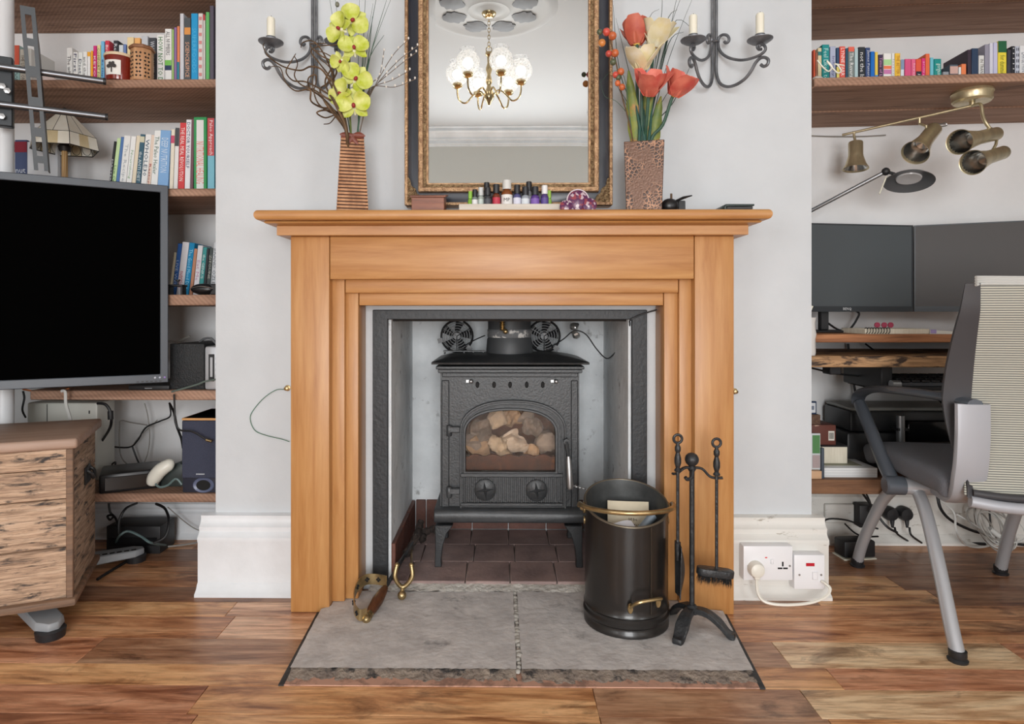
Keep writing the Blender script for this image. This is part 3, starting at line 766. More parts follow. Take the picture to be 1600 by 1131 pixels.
# ================================================================ FIRESIDE THINGS
M_wgrip = wood('grip_wood', [(62, 34, 20), (104, 62, 36)], 'Y', 6, .45)
p0, p1 = PZ(573, 966, .022), P(655, 830, 2.10)
def along(t, dz=0, dx=0): v = p0+(p1-p0)*t; return Vector((v.x+dx, v.y, v.z+dz))
sab = thing('sabre_poker', 'old sabre-like poker with wooden grip and pierced brass guard on hearth', 'poker', tuple(p0))
build(MB().tube([along(.3), along(.6), along(1.0)], [.007, .006, .003], 8, flat=.5), 'blade', M_iron, sab, w=True)
build(MB().tube([along(.03), along(.08), along(.17), along(.26), along(.3)], [.008, .013, .0155, .012, .009], 12), 'grip', M_wgrip, sab, w=True)
build(MB().sphere(tuple(along(.0)), .012, sc=(1, 1.3, 1)).cyl(along(.02), along(.045), .011, n=12), 'pommel', M_brass, sab, w=True)
gp = smooth([along(.0, .004), P(560, 962, 1.66), P(553, 950, 1.70), P(556, 925, 1.765), P(570, 910, 1.80), P(588, 907, 1.81), P(604, 908, 1.80)], 5)
def band(pts, wid, th):
    m = MB(); V = []; fs = []
    for i, p in enumerate(pts):
        for dz, s_ in ((-wid/2, -1), (wid/2, -1), (wid/2, 1), (-wid/2, 1)):
            t = (pts[min(i+1, len(pts)-1)]-pts[max(i-1, 0)]); nn = Vector((t.y, -t.x, 0)).normalized()
            V.append(p+Vector((0, 0, dz))+nn*th*s_)
    for i in range(len(pts)-1):
        for k in range(4): fs.append((i*4+k, i*4+(k+1) % 4, i*4+4+(k+1) % 4, i*4+4+k))
    fs += [(0, 1, 2, 3), tuple(range(len(V)-4, len(V)))]
    return m.mesh(V, fs)
gp = [Vector((p.x, p.y, max(p.z, .033)+.008*math.sin(math.pi*i/(len(gp)-1)))) for i, p in enumerate(gp)]
gd = build(band(gp, .03, .0012), 'guard', M_brass, sab, w=True)
mb = MB()
for i in range(6, len(gp)-3, 5):
    p = gp[i]; t = (gp[i+1]-gp[i-1]).normalized(); nn = Vector((t.y, -t.x, 0)).normalized()
    for sg in (-1, 1):
        o_ = p + nn*sg*.0015
        for (du, dv) in ((.004, 0), (-.004, 0), (0, .004), (0, -.004)):
            mb.sphere(tuple(o_+t*du+Vector((0, 0, dv))), .0032, 8, 4)
pf = build(mb, 'pierced_flowers', M_dark, gd, w=True); pf['kind'] = 'stuff'
tg = PZ(628, 930, .028)
ton = thing('fire_tongs', 'brass-ended fire tongs lying by the recess with ball tip', 'tongs', (tg.x, tg.y, .015))
build(MB().sphere(tuple(tg), .0125, 16, 10).cyl(tg+Vector((0, .006, .008)), tg+Vector((0, .014, .018)), .006), 'ball_tip', M_brass, ton, w=True)
u0 = tg+Vector((0, .012, .018)); wq = .021
build(MB().tube(smooth([u0+Vector((-wq, .03, .05)), u0+Vector((-wq*1.15, .018, .02)), u0, u0+Vector((wq*1.15, .018, .02)), u0+Vector((wq, .03, .05))], 6), .0065, 10), 'yoke', M_brass, ton, w=True)
for sg in (-1, 1):
    e0 = u0+Vector((sg*wq, .03, .05)); e1 = P(640+sg*3, 858, 2.02)
    am = build(MB().tube([e0, e0+(e1-e0)*.5, e1], [.0038, .0035, .003], 8), 'arm', M_brass if sg > 0 else M_iron, ton, w=True)
    build(MB().sphere(tuple(e0), .007).lathe([(.0001, 0), (.005, 0), (.007, .004), (.005, .009), (.0001, .009)], 12, look(e0, e1)), 'finial', M_brass, am, w=True)
M_bark = mat('charred_bark', (66, 54, 48), .9, col2=(38, 32, 30), vs=40, patch=(150, 140, 130), pt=(.66, .72), ps=30, bmp=.8, bs=60)
def stick(pts, r, lab, seed):
    rnd = random.Random(seed); sp = smooth(pts, 4)
    return solo(MB().tube([p+Vector((rnd.uniform(-.003, .003), rnd.uniform(-.003, .003), rnd.uniform(-.002, .002))) for p in sp], [r*rnd.uniform(.7, 1.2) for _ in sp], 7), 'kindling_stick', M_bark, lab, 'stick', 'kindling beside the stove leg', ang=25)
stick([P(634, 868, 1.98), P(646, 846, 2.05), P(655, 828, 2.12), P(657, 815, 2.16)], .012, 'charred stick leaning into the recess corner along the tile upstand', 1)
stick([P(660, 845, 2.09), P(664, 832, 2.12), P(678, 826, 2.14), P(682, 832, 2.13)], .011, 'short gnarled charred stick against the stove leg', 2)

# coal bucket
BC = Vector((PX(978, 1.69), 1.69, HZ)); br = .1095
M_enam = mat('black_enamel_bucket', (34, 31, 29), .32, col2=(24, 22, 21), vs=4, patch=(90, 82, 70), pt=(.72, .76), ps=34, coat=.2)
M_zinc = mat('bucket_inside', (96, 98, 98), .5, .6, var=.3)
bk = thing('coal_bucket', 'black coal bucket with slanted rim and brass handles on hearth', 'bucket', tuple(BC))
rim = lambda a: .309 + .032*math.sin(a)
n = 48
prof = [(br-.004, 0), (br, .002), (br, .012), (br-.003, .016), (br-.003, .022), (br+.002, .027), (br+.002, .034), (br-.003, .039), (br-.003, .046), (br+.001, .051), (br-.002, .057), (br-.002, .07)]
def wall(rin):
    V = []; fs = []; pr = [(r+rin, z) for r, z in prof] if rin == 0 else [(br+rin, z) for r, z in prof]
    m = len(pr)+2
    for i in range(n):
        a = 2*math.pi*i/n; ca, sa = math.cos(a), math.sin(a)
        V += [(r*ca, r*sa, z) for r, z in pr] + [((br-.002+rin)*ca, (br-.002+rin)*sa, rim(a)*.5), ((br-.001+rin)*ca, (br-.001+rin)*sa, rim(a))]
    for i in range(n):
        j = (i+1) % n
        for k in range(m-1): fs.append((i*m+k, j*m+k, j*m+k+1, i*m+k+1))
    return V, fs
V, fs = wall(0); mb = MB().mesh(V, fs).lathe([(.0001, .003), (br-.004, .003)], n)
build(mb, 'body', M_enam, bk)
V, fs = wall(-.004); build(MB().mesh(V, fs).lathe([(.0001, .006), (br-.004, .006)], n), 'lining', M_zinc, bk)
build(MB().tube([((br-.002)*math.cos(2*math.pi*i/n), (br-.002)*math.sin(2*math.pi*i/n), rim(2*math.pi*i/n)) for i in range(n)], .003, 8, closed=True), 'rolled_rim', mat('worn_rim', (120, 112, 98), .4, .7), bk)
build(MB().box(-.0015, .0015, -.0015, .0005, .06, .275, RZ(23) @ T(0, -br+.001, 0)), 'seam', mat('seam_metal', (70, 62, 54), .4, .5), bk)
hb = [((br+.012)*math.cos(R(a)), (br+.012)*math.sin(R(a)), .305+.012*(-math.sin(R(a)))) for a in range(180, 361, 9)]
bail = build(MB().tube([(-br-.012, .014, .296)] + hb + [(br+.012, .014, .296)], .0062, 10), 'bail_handle', M_brass, bk)
for sg in (-1, 1):
    build(MB().lathe([(.0001, 0), (.015, 0), (.015, .004), (.009, .006), (.006, .012), (.0001, .013)], 16, T(sg*(br-.001), 0, .295) @ RY(90*sg)).lathe([(.0001, 0), (.011, 0), (.010, .003), (.0001, .003)], 14, T(sg*(br-.001), 0, .262) @ RY(90*sg)), 'ear', M_brass, bk)
Mh = RZ(13) @ T(0, -br-.001, 0)
hh = build(MB().tube(smooth([Mh @ Vector(v) for v in ((-.038, -.003, .086), (-.034, -.018, .1), (-.02, -.026, .108), (.012, -.026, .11), (.034, -.02, .108), (.038, -.004, .098))], 5), .0042, 8), 'tipping_handle', M_brass, bk)
for sx_, zz in ((-.038, .082), (.036, .09)):
    build(MB().lathe([(.0001, 0), (.009, 0), (.008, .003), (.0001, .003)], 14, Mh @ T(sx_, 0, zz) @ RX(90) @ Matrix.Diagonal((.8, 1.5, 1, 1))), 'mount_plate', M_brass, hh)
# things in the bucket
M_news = mat('newsprint', (226, 214, 188), .9, col2=(208, 196, 170), vs=10)
M_ink = mat('ink', (52, 48, 46), .9)
Mn = T(BC.x+.016, BC.y+.05, .27) @ RZ(-8) @ RX(78)
nw = solo(MB().slab(lambda u, v: (-.055+.11*u, -.1+.14*v, .006*math.sin(u*5)), 8, 6, .001, Mn), 'newspaper', M_news, 'folded cream newspaper sheet standing in the coal bucket', 'newspaper')
for i, (s_, zz, hh_) in enumerate((('ld be', -.006, .008), ('written', -.02, .008), ('ask for', -.034, .008))):
    text(s_, M_ink, nw, Mn @ T(.012, zz, .009), height=hh_, w=True)
pr0, pr1 = P(1003, 826, 1.66), P(1046, 776, 1.70)
mb = MB().lathe([(.009, 0), (.0115, 0), (.0115, .105), (.009, .105), (.009, 0)], 16, look(pr0 - (pr1-pr0)*.5, pr1))
solo(mb, 'cardboard_tube', mat('blue_grey_tube', (142, 156, 168), .4, .3), 'blue-grey metal tube poking out of the coal bucket', 'tube')
Mp = T(BC.x-.03, BC.y-.045, .272) @ RZ(12) @ RX(22)
solo(MB().slab(lambda u, v: (-.045+.09*u, -.03+.05*v, .004*math.sin(u*7+v*2)), 8, 5, .0008, Mp), 'paper_scrap', mat('white_paper', (226, 228, 234), .85), 'torn white paper scrap at the front of the coal bucket', 'paper')
solo(crumple((BC.x-.005, BC.y+.0, .2), .075, 77, (1.05, 1.05, .7)), 'crumpled_newspaper', M_news, 'crumpled newspaper filling the coal bucket', 'newspaper', ang=12)

# companion set
HB = Vector((PX(1081, 1.64), 1.64, 0))
M_wrought = mat('wrought_black', (48, 50, 52), .42, col2=(34, 35, 37), vs=30, bmp=.3, bs=90)
cs = thing('companion_stand', 'black wrought-iron companion stand with ball top and three feet', 'fire tool stand', (HB.x, HB.y, HZ))
build(MB().tube([(HB.x, HB.y, .065), (HB.x, HB.y, .42)], .0062, 10), 'pole', M_wrought, cs, w=True)
build(MB().sphere((HB.x, HB.y, .448), .0175, 18, 12).lathe([(.0075, .418), (.011, .424), (.008, .43), (.009, .434)], 12, T(HB.x, HB.y, 0)), 'ball_finial', M_wrought, cs, w=True)
for (px_, py_) in ((1057, 1004), (1149, 995), (1047, 955)):
    f_ = PZ(px_, py_, HZ+.006); h = Vector((HB.x, HB.y, .066)); d = Vector((f_.x-HB.x, f_.y-HB.y, 0))
    pts = smooth([h, h+d*.35+Vector((0, 0, -.002)), h+d*.65+Vector((0, 0, -.02)), h+d*.86+Vector((0, 0, -.042)), Vector((f_.x, f_.y, HZ+.007))], 4)
    dn = d.normalized(); sd = Vector((dn.y, -dn.x, 0))
    V = []; fs = []
    for i, p in enumerate(pts):
        wd = .011+.006*(1-abs(2*i/(len(pts)-1)-1)); th = .007
        V += [p-sd*wd-Vector((0, 0, th)), p+sd*wd-Vector((0, 0, th)), p+sd*wd+Vector((0, 0, th)), p-sd*wd+Vector((0, 0, th))]
    for i in range(len(pts)-1):
        for k in range(4): fs.append((i*4+k, i*4+(k+1) % 4, i*4+4+(k+1) % 4, i*4+4+k))
    fs += [(0, 1, 2, 3), tuple(range(len(V)-4, len(V)))]
    build(MB().mesh(V, fs), 'foot', M_wrought, cs, w=True, bev=.002)
build(MB().lathe([(.0001, .058), (.018, .058), (.018, .07), (.01, .078), (.0001, .078)], 14, T(HB.x, HB.y, 0)), 'hub', M_wrought, cs, w=True)
zc0 = ZY(737, 1.64)
xl_, xr_ = PX(1049, 1.64), PX(1126, 1.64)
xa_ = PX(1056, 1.64); xb_ = PX(1116, 1.64)
pts = smooth([(xl_, 1.625, zc0+.0), (xa_, 1.63, zc0), (HB.x-.02, 1.638, zc0+.012), (HB.x, 1.64, zc0+.012), (HB.x+.025, 1.638, zc0+.01), (xb_-.012, 1.63, zc0-.009), (xr_, 1.625, zc0-.01)], 5)
build(MB().tube(pts, .006, 8, flat=.55), 'crossbar', M_wrought, cs, w=True)
build(MB().tube(smooth([(HB.x, 1.632, zc0+.008), (HB.x-.006, 1.622, zc0-.008), (HB.x-.018, 1.617, zc0-.012), (HB.x-.024, 1.615, zc0-.006)], 5), .0045, 8), 'hook', M_wrought, cs, w=True)
HP = [(.0001, 0), (.008, .001), (.009, .004), (.005, .01), (.006, .014), (.0085, .022), (.0085, .034), (.006, .044), (.0048, .048), (.0075, .054), (.0075, .062), (.0045, .068), (.004, .072), (.0001, .073)]
def tool_handle(t, x, y, z):
    h = build(MB().lathe(HP, 14, T(x, y, z)), 'handle', M_wrought, t, w=True)
    build(MB().tube(arc((x, y, z+.083), .0105, 0, 360, 16)[:-1], .0036, 8, closed=True), 'hanging_ring', M_wrought, h, w=True)
zh = zc0+.006; yt = 1.622
sh = thing('fire_shovel', 'small black fire shovel hanging on the companion stand beside bucket', 'shovel', (xa_, yt, ZY(930, yt)))
tool_handle(sh, xa_, yt, zh)
zsb = ZY(858, yt)
build(MB().tube([(xa_, yt, zh), (xa_, yt, zsb)], .0042, 8), 'rod', M_wrought, sh, w=True)
zbl = ZY(928, yt)
build(MB().slab(lambda u, v: (xa_+(.004+.012*math.sin(math.pi*v))*(1-abs(2*u-1))-.003*v, yt-.03+.06*u*(1-.25*v), zsb+.015+(zbl-zsb-.015)*v), 8, 10, .0022), 'blade', M_wrought, sh, w=True)
build(MB().cyl((xa_, yt, zsb+.02), (xa_, yt, zsb-.025), .0075, .005), 'socket', M_wrought, sh, w=True)
bz = thing('hearth_brush', 'black hearth brush with dark bristles hanging on companion stand', 'brush', (xb_, yt, ZY(920, yt)))
tool_handle(bz, xb_, yt, zh-.01)
zbr = ZY(892, yt)
build(MB().tube([(xb_, yt, zh-.01), (xb_, yt, zbr)], .0042, 8), 'rod', M_wrought, bz, w=True)
x0, x1 = PX(1088, yt), PX(1147, yt)
def rbx(x0, x1, y0, y1, n=6):
    r = (y1-y0)/2; out = []
    for a in range(n+1): out.append((x1-r+r*math.sin(math.pi*a/n), (y0+y1)/2-r*math.cos(math.pi*a/n)))
    for a in range(n+1): out.append((x0+r-r*math.sin(math.pi*a/n), (y0+y1)/2+r*math.cos(math.pi*a/n)))
    return out
Mtilt = T((x0+x1)/2, yt, zbr) @ RY(7) @ T(-(x0+x1)/2, -yt, 0)
build(MB().prism(rbx(x0, x1, yt-.017, yt+.017), -.009, .009, Mtilt), 'brush_head', M_wrought, bz, w=True, bev=.003, seg=2)
mb = MB(); rnd = random.Random(4)
for i in range(420):
    x = rnd.uniform(x0+.008, x1-.008); y = yt+rnd.uniform(-.013, .013); fl2 = (x-(x0+x1)/2)*.12
    mb.mesh([(x-.0007, y, -.008), (x+.0007, y, -.008), (x+fl2+rnd.uniform(-.004, .004), y+rnd.uniform(-.003, .003), -.008-rnd.uniform(.018, .03)), (x, y+.0009, -.008)], [(0, 1, 2), (1, 3, 2), (3, 0, 2)], Mtilt)
o = build(mb, 'bristles', M_dark, bz, w=True); o['kind'] = 'stuff'

# sockets on the skirting board
M_sock = mat('white_socket_plastic', (236, 236, 238), .3)
YS = 1.826
ds = thing('double_socket', 'white double wall socket box on the skirting beside surround', 'socket', (P(1196, 908, YS).x, 1.858, P(1196, 908, YS).z))
a, b = P(1154, 852, YS), P(1239, 907, YS)
a = P(1166, 853, YS)
build(MB().box(a.x-.008, b.x, YS, 1.862, b.z, a.z), 'housing', M_sock, ds, w=True, bev=.003, seg=2)
def sw(px_, py_, par, wd=.008, ht=.014): 
    v = P(px_, py_, YS); return build(MB().box(v.x-wd/2, v.x+wd/2, YS-.004, YS+.001, v.z-ht/2, v.z+ht/2), 'rocker_switch', M_sock, par, w=True, bev=.0015)
sw(1206, 877, ds)
v = P(1197, 871, YS); build(MB().box(v.x-.003, v.x+.003, YS-.0008, YS+.001, v.z-.0015, v.z+.0015), 'neon', plain((220, 60, 60)), ds, w=True)
for (dx, dz, w_, h_) in ((0, .007, .0022, .0065), (-.0075, -.005, .0065, .0022), (.0075, -.005, .0065, .0022)):
    v = P(1223, 885, YS); build(MB().box(v.x+dx-w_, v.x+dx+w_, YS-.0006, YS+.001, v.z+dz-h_, v.z+dz+h_), 'pin_slot', M_dark, ds, w=True)
for px_ in (1169, 1234):
    v = P(px_, 884, YS); build(MB().lathe([(.0001, 0), (.003, 0), (.003, .001), (.0001, .001)], 10, T(v.x, YS, v.z) @ RX(90)), 'screw', M_steel, ds, w=True)
v = P(1184, 892, YS-.02)
pg = thing('mains_plug', 'round cream mains plug in the double wall socket', 'plug', (v.x, YS, v.z-.02))
build(MB().lathe([(.0001, 0), (.0225, 0), (.0225, .012), (.019, .022), (.012, .026), (.0001, .026)], 24, T(v.x, YS, v.z) @ RX(90)), 'body', mat('cream_plastic', (236, 232, 220), .35), pg, w=True)
build(MB().box(v.x-.008, v.x+.008, YS-.02, YS-.004, v.z-.026, v.z-.012), 'cord_grip', MATS['cream_plastic'], pg, w=True, bev=.002)
cable([v+Vector((0, .008, -.024)), P(1184, 925, 1.80), P(1195, 940, 1.785), P(1225, 945, 1.775), P(1265, 942, 1.78), P(1290, 932, 1.79), P(1297, 920, 1.80), P(1290, 912, 1.812), P(1284, 908, 1.824)], .0042, MATS['cream_plastic'], 'cream flex looping from the plug to the fused switch', 'mains_flex', 'cable')
fs_ = thing('fused_switch', 'white fused switch box with red neon on the skirting', 'switch', (P(1265, 921, YS).x, 1.858, P(1265, 921, YS).z))
a, b = P(1241, 867, YS), P(1289, 921, YS)
build(MB().box(a.x, b.x, YS, 1.862, b.z, a.z), 'housing', M_sock, fs_, w=True, bev=.003, seg=2)
sw(1273, 899, fs_, .015, .022)
v = P(1266, 882, YS); build(MB().box(v.x-.012, v.x+.012, YS-.0012, YS+.001, v.z-.0045, v.z+.0045), 'neon', mat('red_neon', (190, 24, 44), .25), fs_, w=True, bev=.0005)
for px_ in (1249, 1283):
    v = P(px_, 898, YS); build(MB().lathe([(.0001, 0), (.003, 0), (.003, .001), (.0001, .001)], 10, T(v.x, YS, v.z) @ RX(90)), 'screw', M_steel, fs_, w=True)
# little hooks beside the surround and the thin green wire
for px_, py_, lab in ((447, 607, 'small brass hook holding the thin green wire beside surround'), (1150, 612, 'small brass knob on the wall edge above the sockets')):
    v = P(px_, py_, 1.885)
    solo(MB().lathe([(.0001, -.002), (.009, -.002), (.009, .003), (.004, .005), (.004, .014), (.006, .018), (.0001, .02)], 14, T(v.x, YB, v.z) @ RX(90)), 'brass_hook', M_brass, lab, 'hook')
cable([P(447, 609, 1.885), P(432, 609, 1.893), P(412, 622, 1.895), P(395, 642, 1.896), P(391, 655, 1.896), P(398, 672, 1.895), P(415, 680, 1.893), P(440, 686, 1.89), P(452, 690, 1.885)], .0011, mat('green_wire', (60, 112, 88), .5), 'thin green wire drooping on the wall beside the surround', 'thin_wire', 'wire')

# ================================================================ CHANDELIER (seen in the mirror) AND CEILING ROSE
MIRY = 1.862
CHY = -.26; VY = 2*MIRY - CHY
CHX = PX(764, VY)
def cz(py): return CAMZ + (CY-py)/1000*VY
rose = MB().lathe([(.0001, -.03), (.06, -.03), (.08, -.018), (.11, -.012), (.13, -.022), (.15, -.012), (.33, -.006), (.36, -.02), (.39, -.022), (.42, -.006), (.43, 0)], 48, T(CHX, CHY, CEIL))
ro = struct(rose, 'trim_3', M_ceil)
M_leaf0 = mat('rose_leaf_grey', (120, 122, 126), .7)  # leaves in one even grey, darker than the rose
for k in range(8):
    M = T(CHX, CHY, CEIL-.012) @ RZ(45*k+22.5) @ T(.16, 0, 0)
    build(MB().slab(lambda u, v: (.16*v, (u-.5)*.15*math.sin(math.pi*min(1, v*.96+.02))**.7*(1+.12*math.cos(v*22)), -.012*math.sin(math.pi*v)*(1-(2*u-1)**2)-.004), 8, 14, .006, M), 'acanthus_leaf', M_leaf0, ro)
ch = thing('chandelier', 'brass six-arm chandelier with etched glass globe shades under ceiling rose', 'chandelier', (CHX, CHY, cz(165)))
M_pol = mat('polished_brass', (226, 204, 160), .16, 1.0)
zt_, zb_ = cz(82), cz(165)
hgt = zt_-zb_
build(MB().lathe([(.0001, CEIL), (.045, CEIL), (.05, CEIL-.02), (.04, CEIL-.045), (.02, CEIL-.06), (.0001, CEIL-.06)], 24, T(CHX, CHY, 0)), 'ceiling_cup', M_pol, ch, w=True)
zl = CEIL-.06; nl = 9; lk = (zl-zt_-.02)/nl
for i in range(nl):
    zc_ = zl-lk*(i+.5)
    pts = [(CHX+(.008*math.cos(t) if i % 2 else 0), CHY+(0 if i % 2 else .008*math.cos(t)), zc_+lk*.62*math.sin(t)) for t in [2*math.pi*j/12 for j in range(12)]]
    build(MB().tube(pts, .0022, 6, closed=True), 'chain_link', M_pol, ch, w=True)
cp = [(0, .022), (.05, .022), (.08, .012), (.2, .01), (.28, .018), (.33, .02), (.42, .011), (.5, .018), (.56, .02), (.62, .012), (.74, .026), (.8, .034), (.88, .03), (.93, .016), (1.0, .006)]
build(MB().lathe([(.0001, zt_)] + [(r, zt_-hgt*t) for t, r in cp] + [(.0001, zb_)], 24, T(CHX, CHY, 0)), 'column', M_pol, ch, w=True)
build(MB().tube(arc((CHX, CHY, zt_+.018), .018, 0, 360, 16)[:-1], .003, 6, closed=True), 'top_ring', M_pol, ch, w=True)
m = bpy.data.materials.new('etched_glass_shade'); m.use_nodes = True; nt = m.node_tree; nt.nodes.clear()
o_ = nt.nodes.new('ShaderNodeOutputMaterial'); t_ = nt.nodes.new('ShaderNodeBsdfTransparent'); tr = nt.nodes.new('ShaderNodeBsdfTranslucent'); gl = nt.nodes.new('ShaderNodeBsdfGlossy')
tr.inputs[0].default_value = (.95, .95, .96, 1); gl.inputs['Roughness'].default_value = .15
m1 = nt.nodes.new('ShaderNodeMixShader'); m2 = nt.nodes.new('ShaderNodeMixShader'); m2.inputs[0].default_value = .1
vn = N(nt, 'ShaderNodeTexVoronoi', Scale=60.0); tc = nt.nodes.new('ShaderNodeTexCoord'); nt.links.new(tc.outputs['Object'], vn.inputs['Vector'])
rr_ = ramp(nt, vn.outputs['Distance'], [(.1, (110, 110, 110)), (.5, (190, 190, 190))])
nt.links.new(rr_.outputs[0], m1.inputs[0]); nt.links.new(t_.outputs[0], m1.inputs[1]); nt.links.new(tr.outputs[0], m1.inputs[2])
nt.links.new(m1.outputs[0], m2.inputs[1]); nt.links.new(gl.outputs[0], m2.inputs[2]); nt.links.new(m2.outputs[0], o_.inputs[0])
M_shade = m
M_bulb = mat('lit_bulb', (255, 244, 226), .4, emit=3.5)
for k in range(6):
    a = R(60*k+8); dx, dy = math.cos(a), math.sin(a)
    zarm = zt_-hgt*.82
    def A(r, z): return Vector((CHX+dx*r, CHY+dy*r, z))
    build(MB().tube(smooth([A(.025, zarm), A(.06, zarm+.035), A(.1, zarm+.01), A(.145, zarm-.035), A(.185, zarm-.02), A(.2, zarm+.02), A(.2, zarm+.06)], 5), .0055, 8), 'arm', M_pol, ch, w=True)
    sz = zarm+.06
    build(MB().lathe([(.0001, sz-.008), (.012, sz-.006), (.026, sz+.004), (.032, sz+.012), (.03, sz+.022), (.028, sz+.03)], 20, T(CHX+dx*.2, CHY+dy*.2, 0)), 'gallery_cup', M_pol, ch, w=True)
    sh_ = build(MB().lathe([(.03, sz+.024)] + [(.072*math.sin(R(t)), sz+.09-.072*math.cos(R(t))) for t in range(30, 146, 8)] + [(.044, sz+.152), (.05, sz+.166), (.047, sz+.17)], 26, T(CHX+dx*.2, CHY+dy*.2, 0)), 'glass_shade', M_shade, ch, w=True)
    build(MB().sphere((CHX+dx*.2, CHY+dy*.2, sz+.085), .026, 14, 10, (1, 1, 1.25)), 'bulb', M_bulb, sh_, w=True)
    l = bpy.data.lights.new('bulb_light', 'POINT'); l.energy = BULB_WATTS; l.color = (1.0, .93, .84); l.shadow_soft_size = .03
    lo = bpy.data.objects.new('bulb_light', l); COL.objects.link(lo); lo.location = (dx*.2, dy*.2, sz+.085-cz(165)); lo.parent = ch

# ================================================================ MIRROR
M_gold = mat('antique_gold', (196, 160, 122), .4, .6, col2=(140, 106, 78), vs=60, bmp=.4, bs=220)
M_gold2 = mat('carved_gold', (212, 184, 142), .36, .7, col2=(120, 92, 66), vs=120, bmp=.9, bs=260)
M_ebony = mat('blue_black_lacquer', (44, 48, 58), .3, col2=(34, 37, 44), vs=5)
MY = 1.845
mx0, mx1 = PX(632.5, MY), PX(957, MY); mzb = ZY(321, MY); mzt = mzb+1.02
mir = thing('wall_mirror', 'tall mirror with black and antique gold frame hung above mantel', 'mirror', ((mx0+mx1)/2, 1.88, mzb))
def rect(d): return [(mx0+d, mzb+d), (mx1-d, mzb+d), (mx1-d, mzt-d), (mx0+d, mzt-d)]
def fring(d0, d1, y0, y1, n, m, bev=.002): return build(MB().ring_prism(rect(d0), rect(d1), y0, y1, XZ), n, m, mir, w=True, bev=bev, seg=2)
fring(0, .009, 1.838, 1.895, 'outer_moulding', M_gold, .003)
fring(.008, .040, 1.858, 1.895, 'black_band', M_ebony)
fring(.039, .053, 1.838, 1.895, 'inner_moulding', M_gold, .004)
fring(.052, .062, 1.848, 1.895, 'carved_slip', M_gold2, .002)
fring(.061, .067, 1.853, 1.895, 'sight_edge', M_gold, .001)
gr = rect(.066); gi = rect(.066+.021)
V = [(a, MIRY+.0002, b) for a, b in gr] + [(a, MIRY, b) for a, b in gi]
build(MB().mesh(V, [(4, 5, 6, 7), (0, 1, 5, 4), (1, 2, 6, 5), (2, 3, 7, 6), (3, 0, 4, 7)]), 'mirror_glass', mat('silvered_glass', (214, 218, 218), .0, 1.0), mir, w=True, ang=.2)
build(MB().box(mx0+.02, mx1-.02, 1.88, 1.897, mzb+.02, mzt-.02), 'backboard', mat('backing', (90, 70, 50), .9), mir, w=True)
for (cx_, cz_, sx_, sz_) in ((mx0, mzb, 1, 1), (mx1, mzb, -1, 1), (mx0, mzt, 1, -1), (mx1, mzt, -1, -1)):
    mb = MB()
    outl = [(0, 0), (.075, 0), (.066, .012), (.05, .016), (.044, .03), (.034, .036), (.03, .05), (.018, .058), (.014, .078), (0, .092)]
    mb.prism([(cx_+sx_*a, cz_+sz_*b) for a, b in outl], 1.846, 1.86, XZ)
    for i in range(9):
        t = i/8
        for (ox, oz) in ((.008+.05*t, .01), (.01, .012+.06*t), (.014+.02*t, .036-.02*t)):
            mb.sphere((cx_+sx_*ox, 1.845, cz_+sz_*oz), .0055+.0015*math.sin(i*2.1), 8, 5, (1.3, .9, .8))
    build(mb, 'corner_ornament', M_gold2, mir, w=True, bev=.0015)

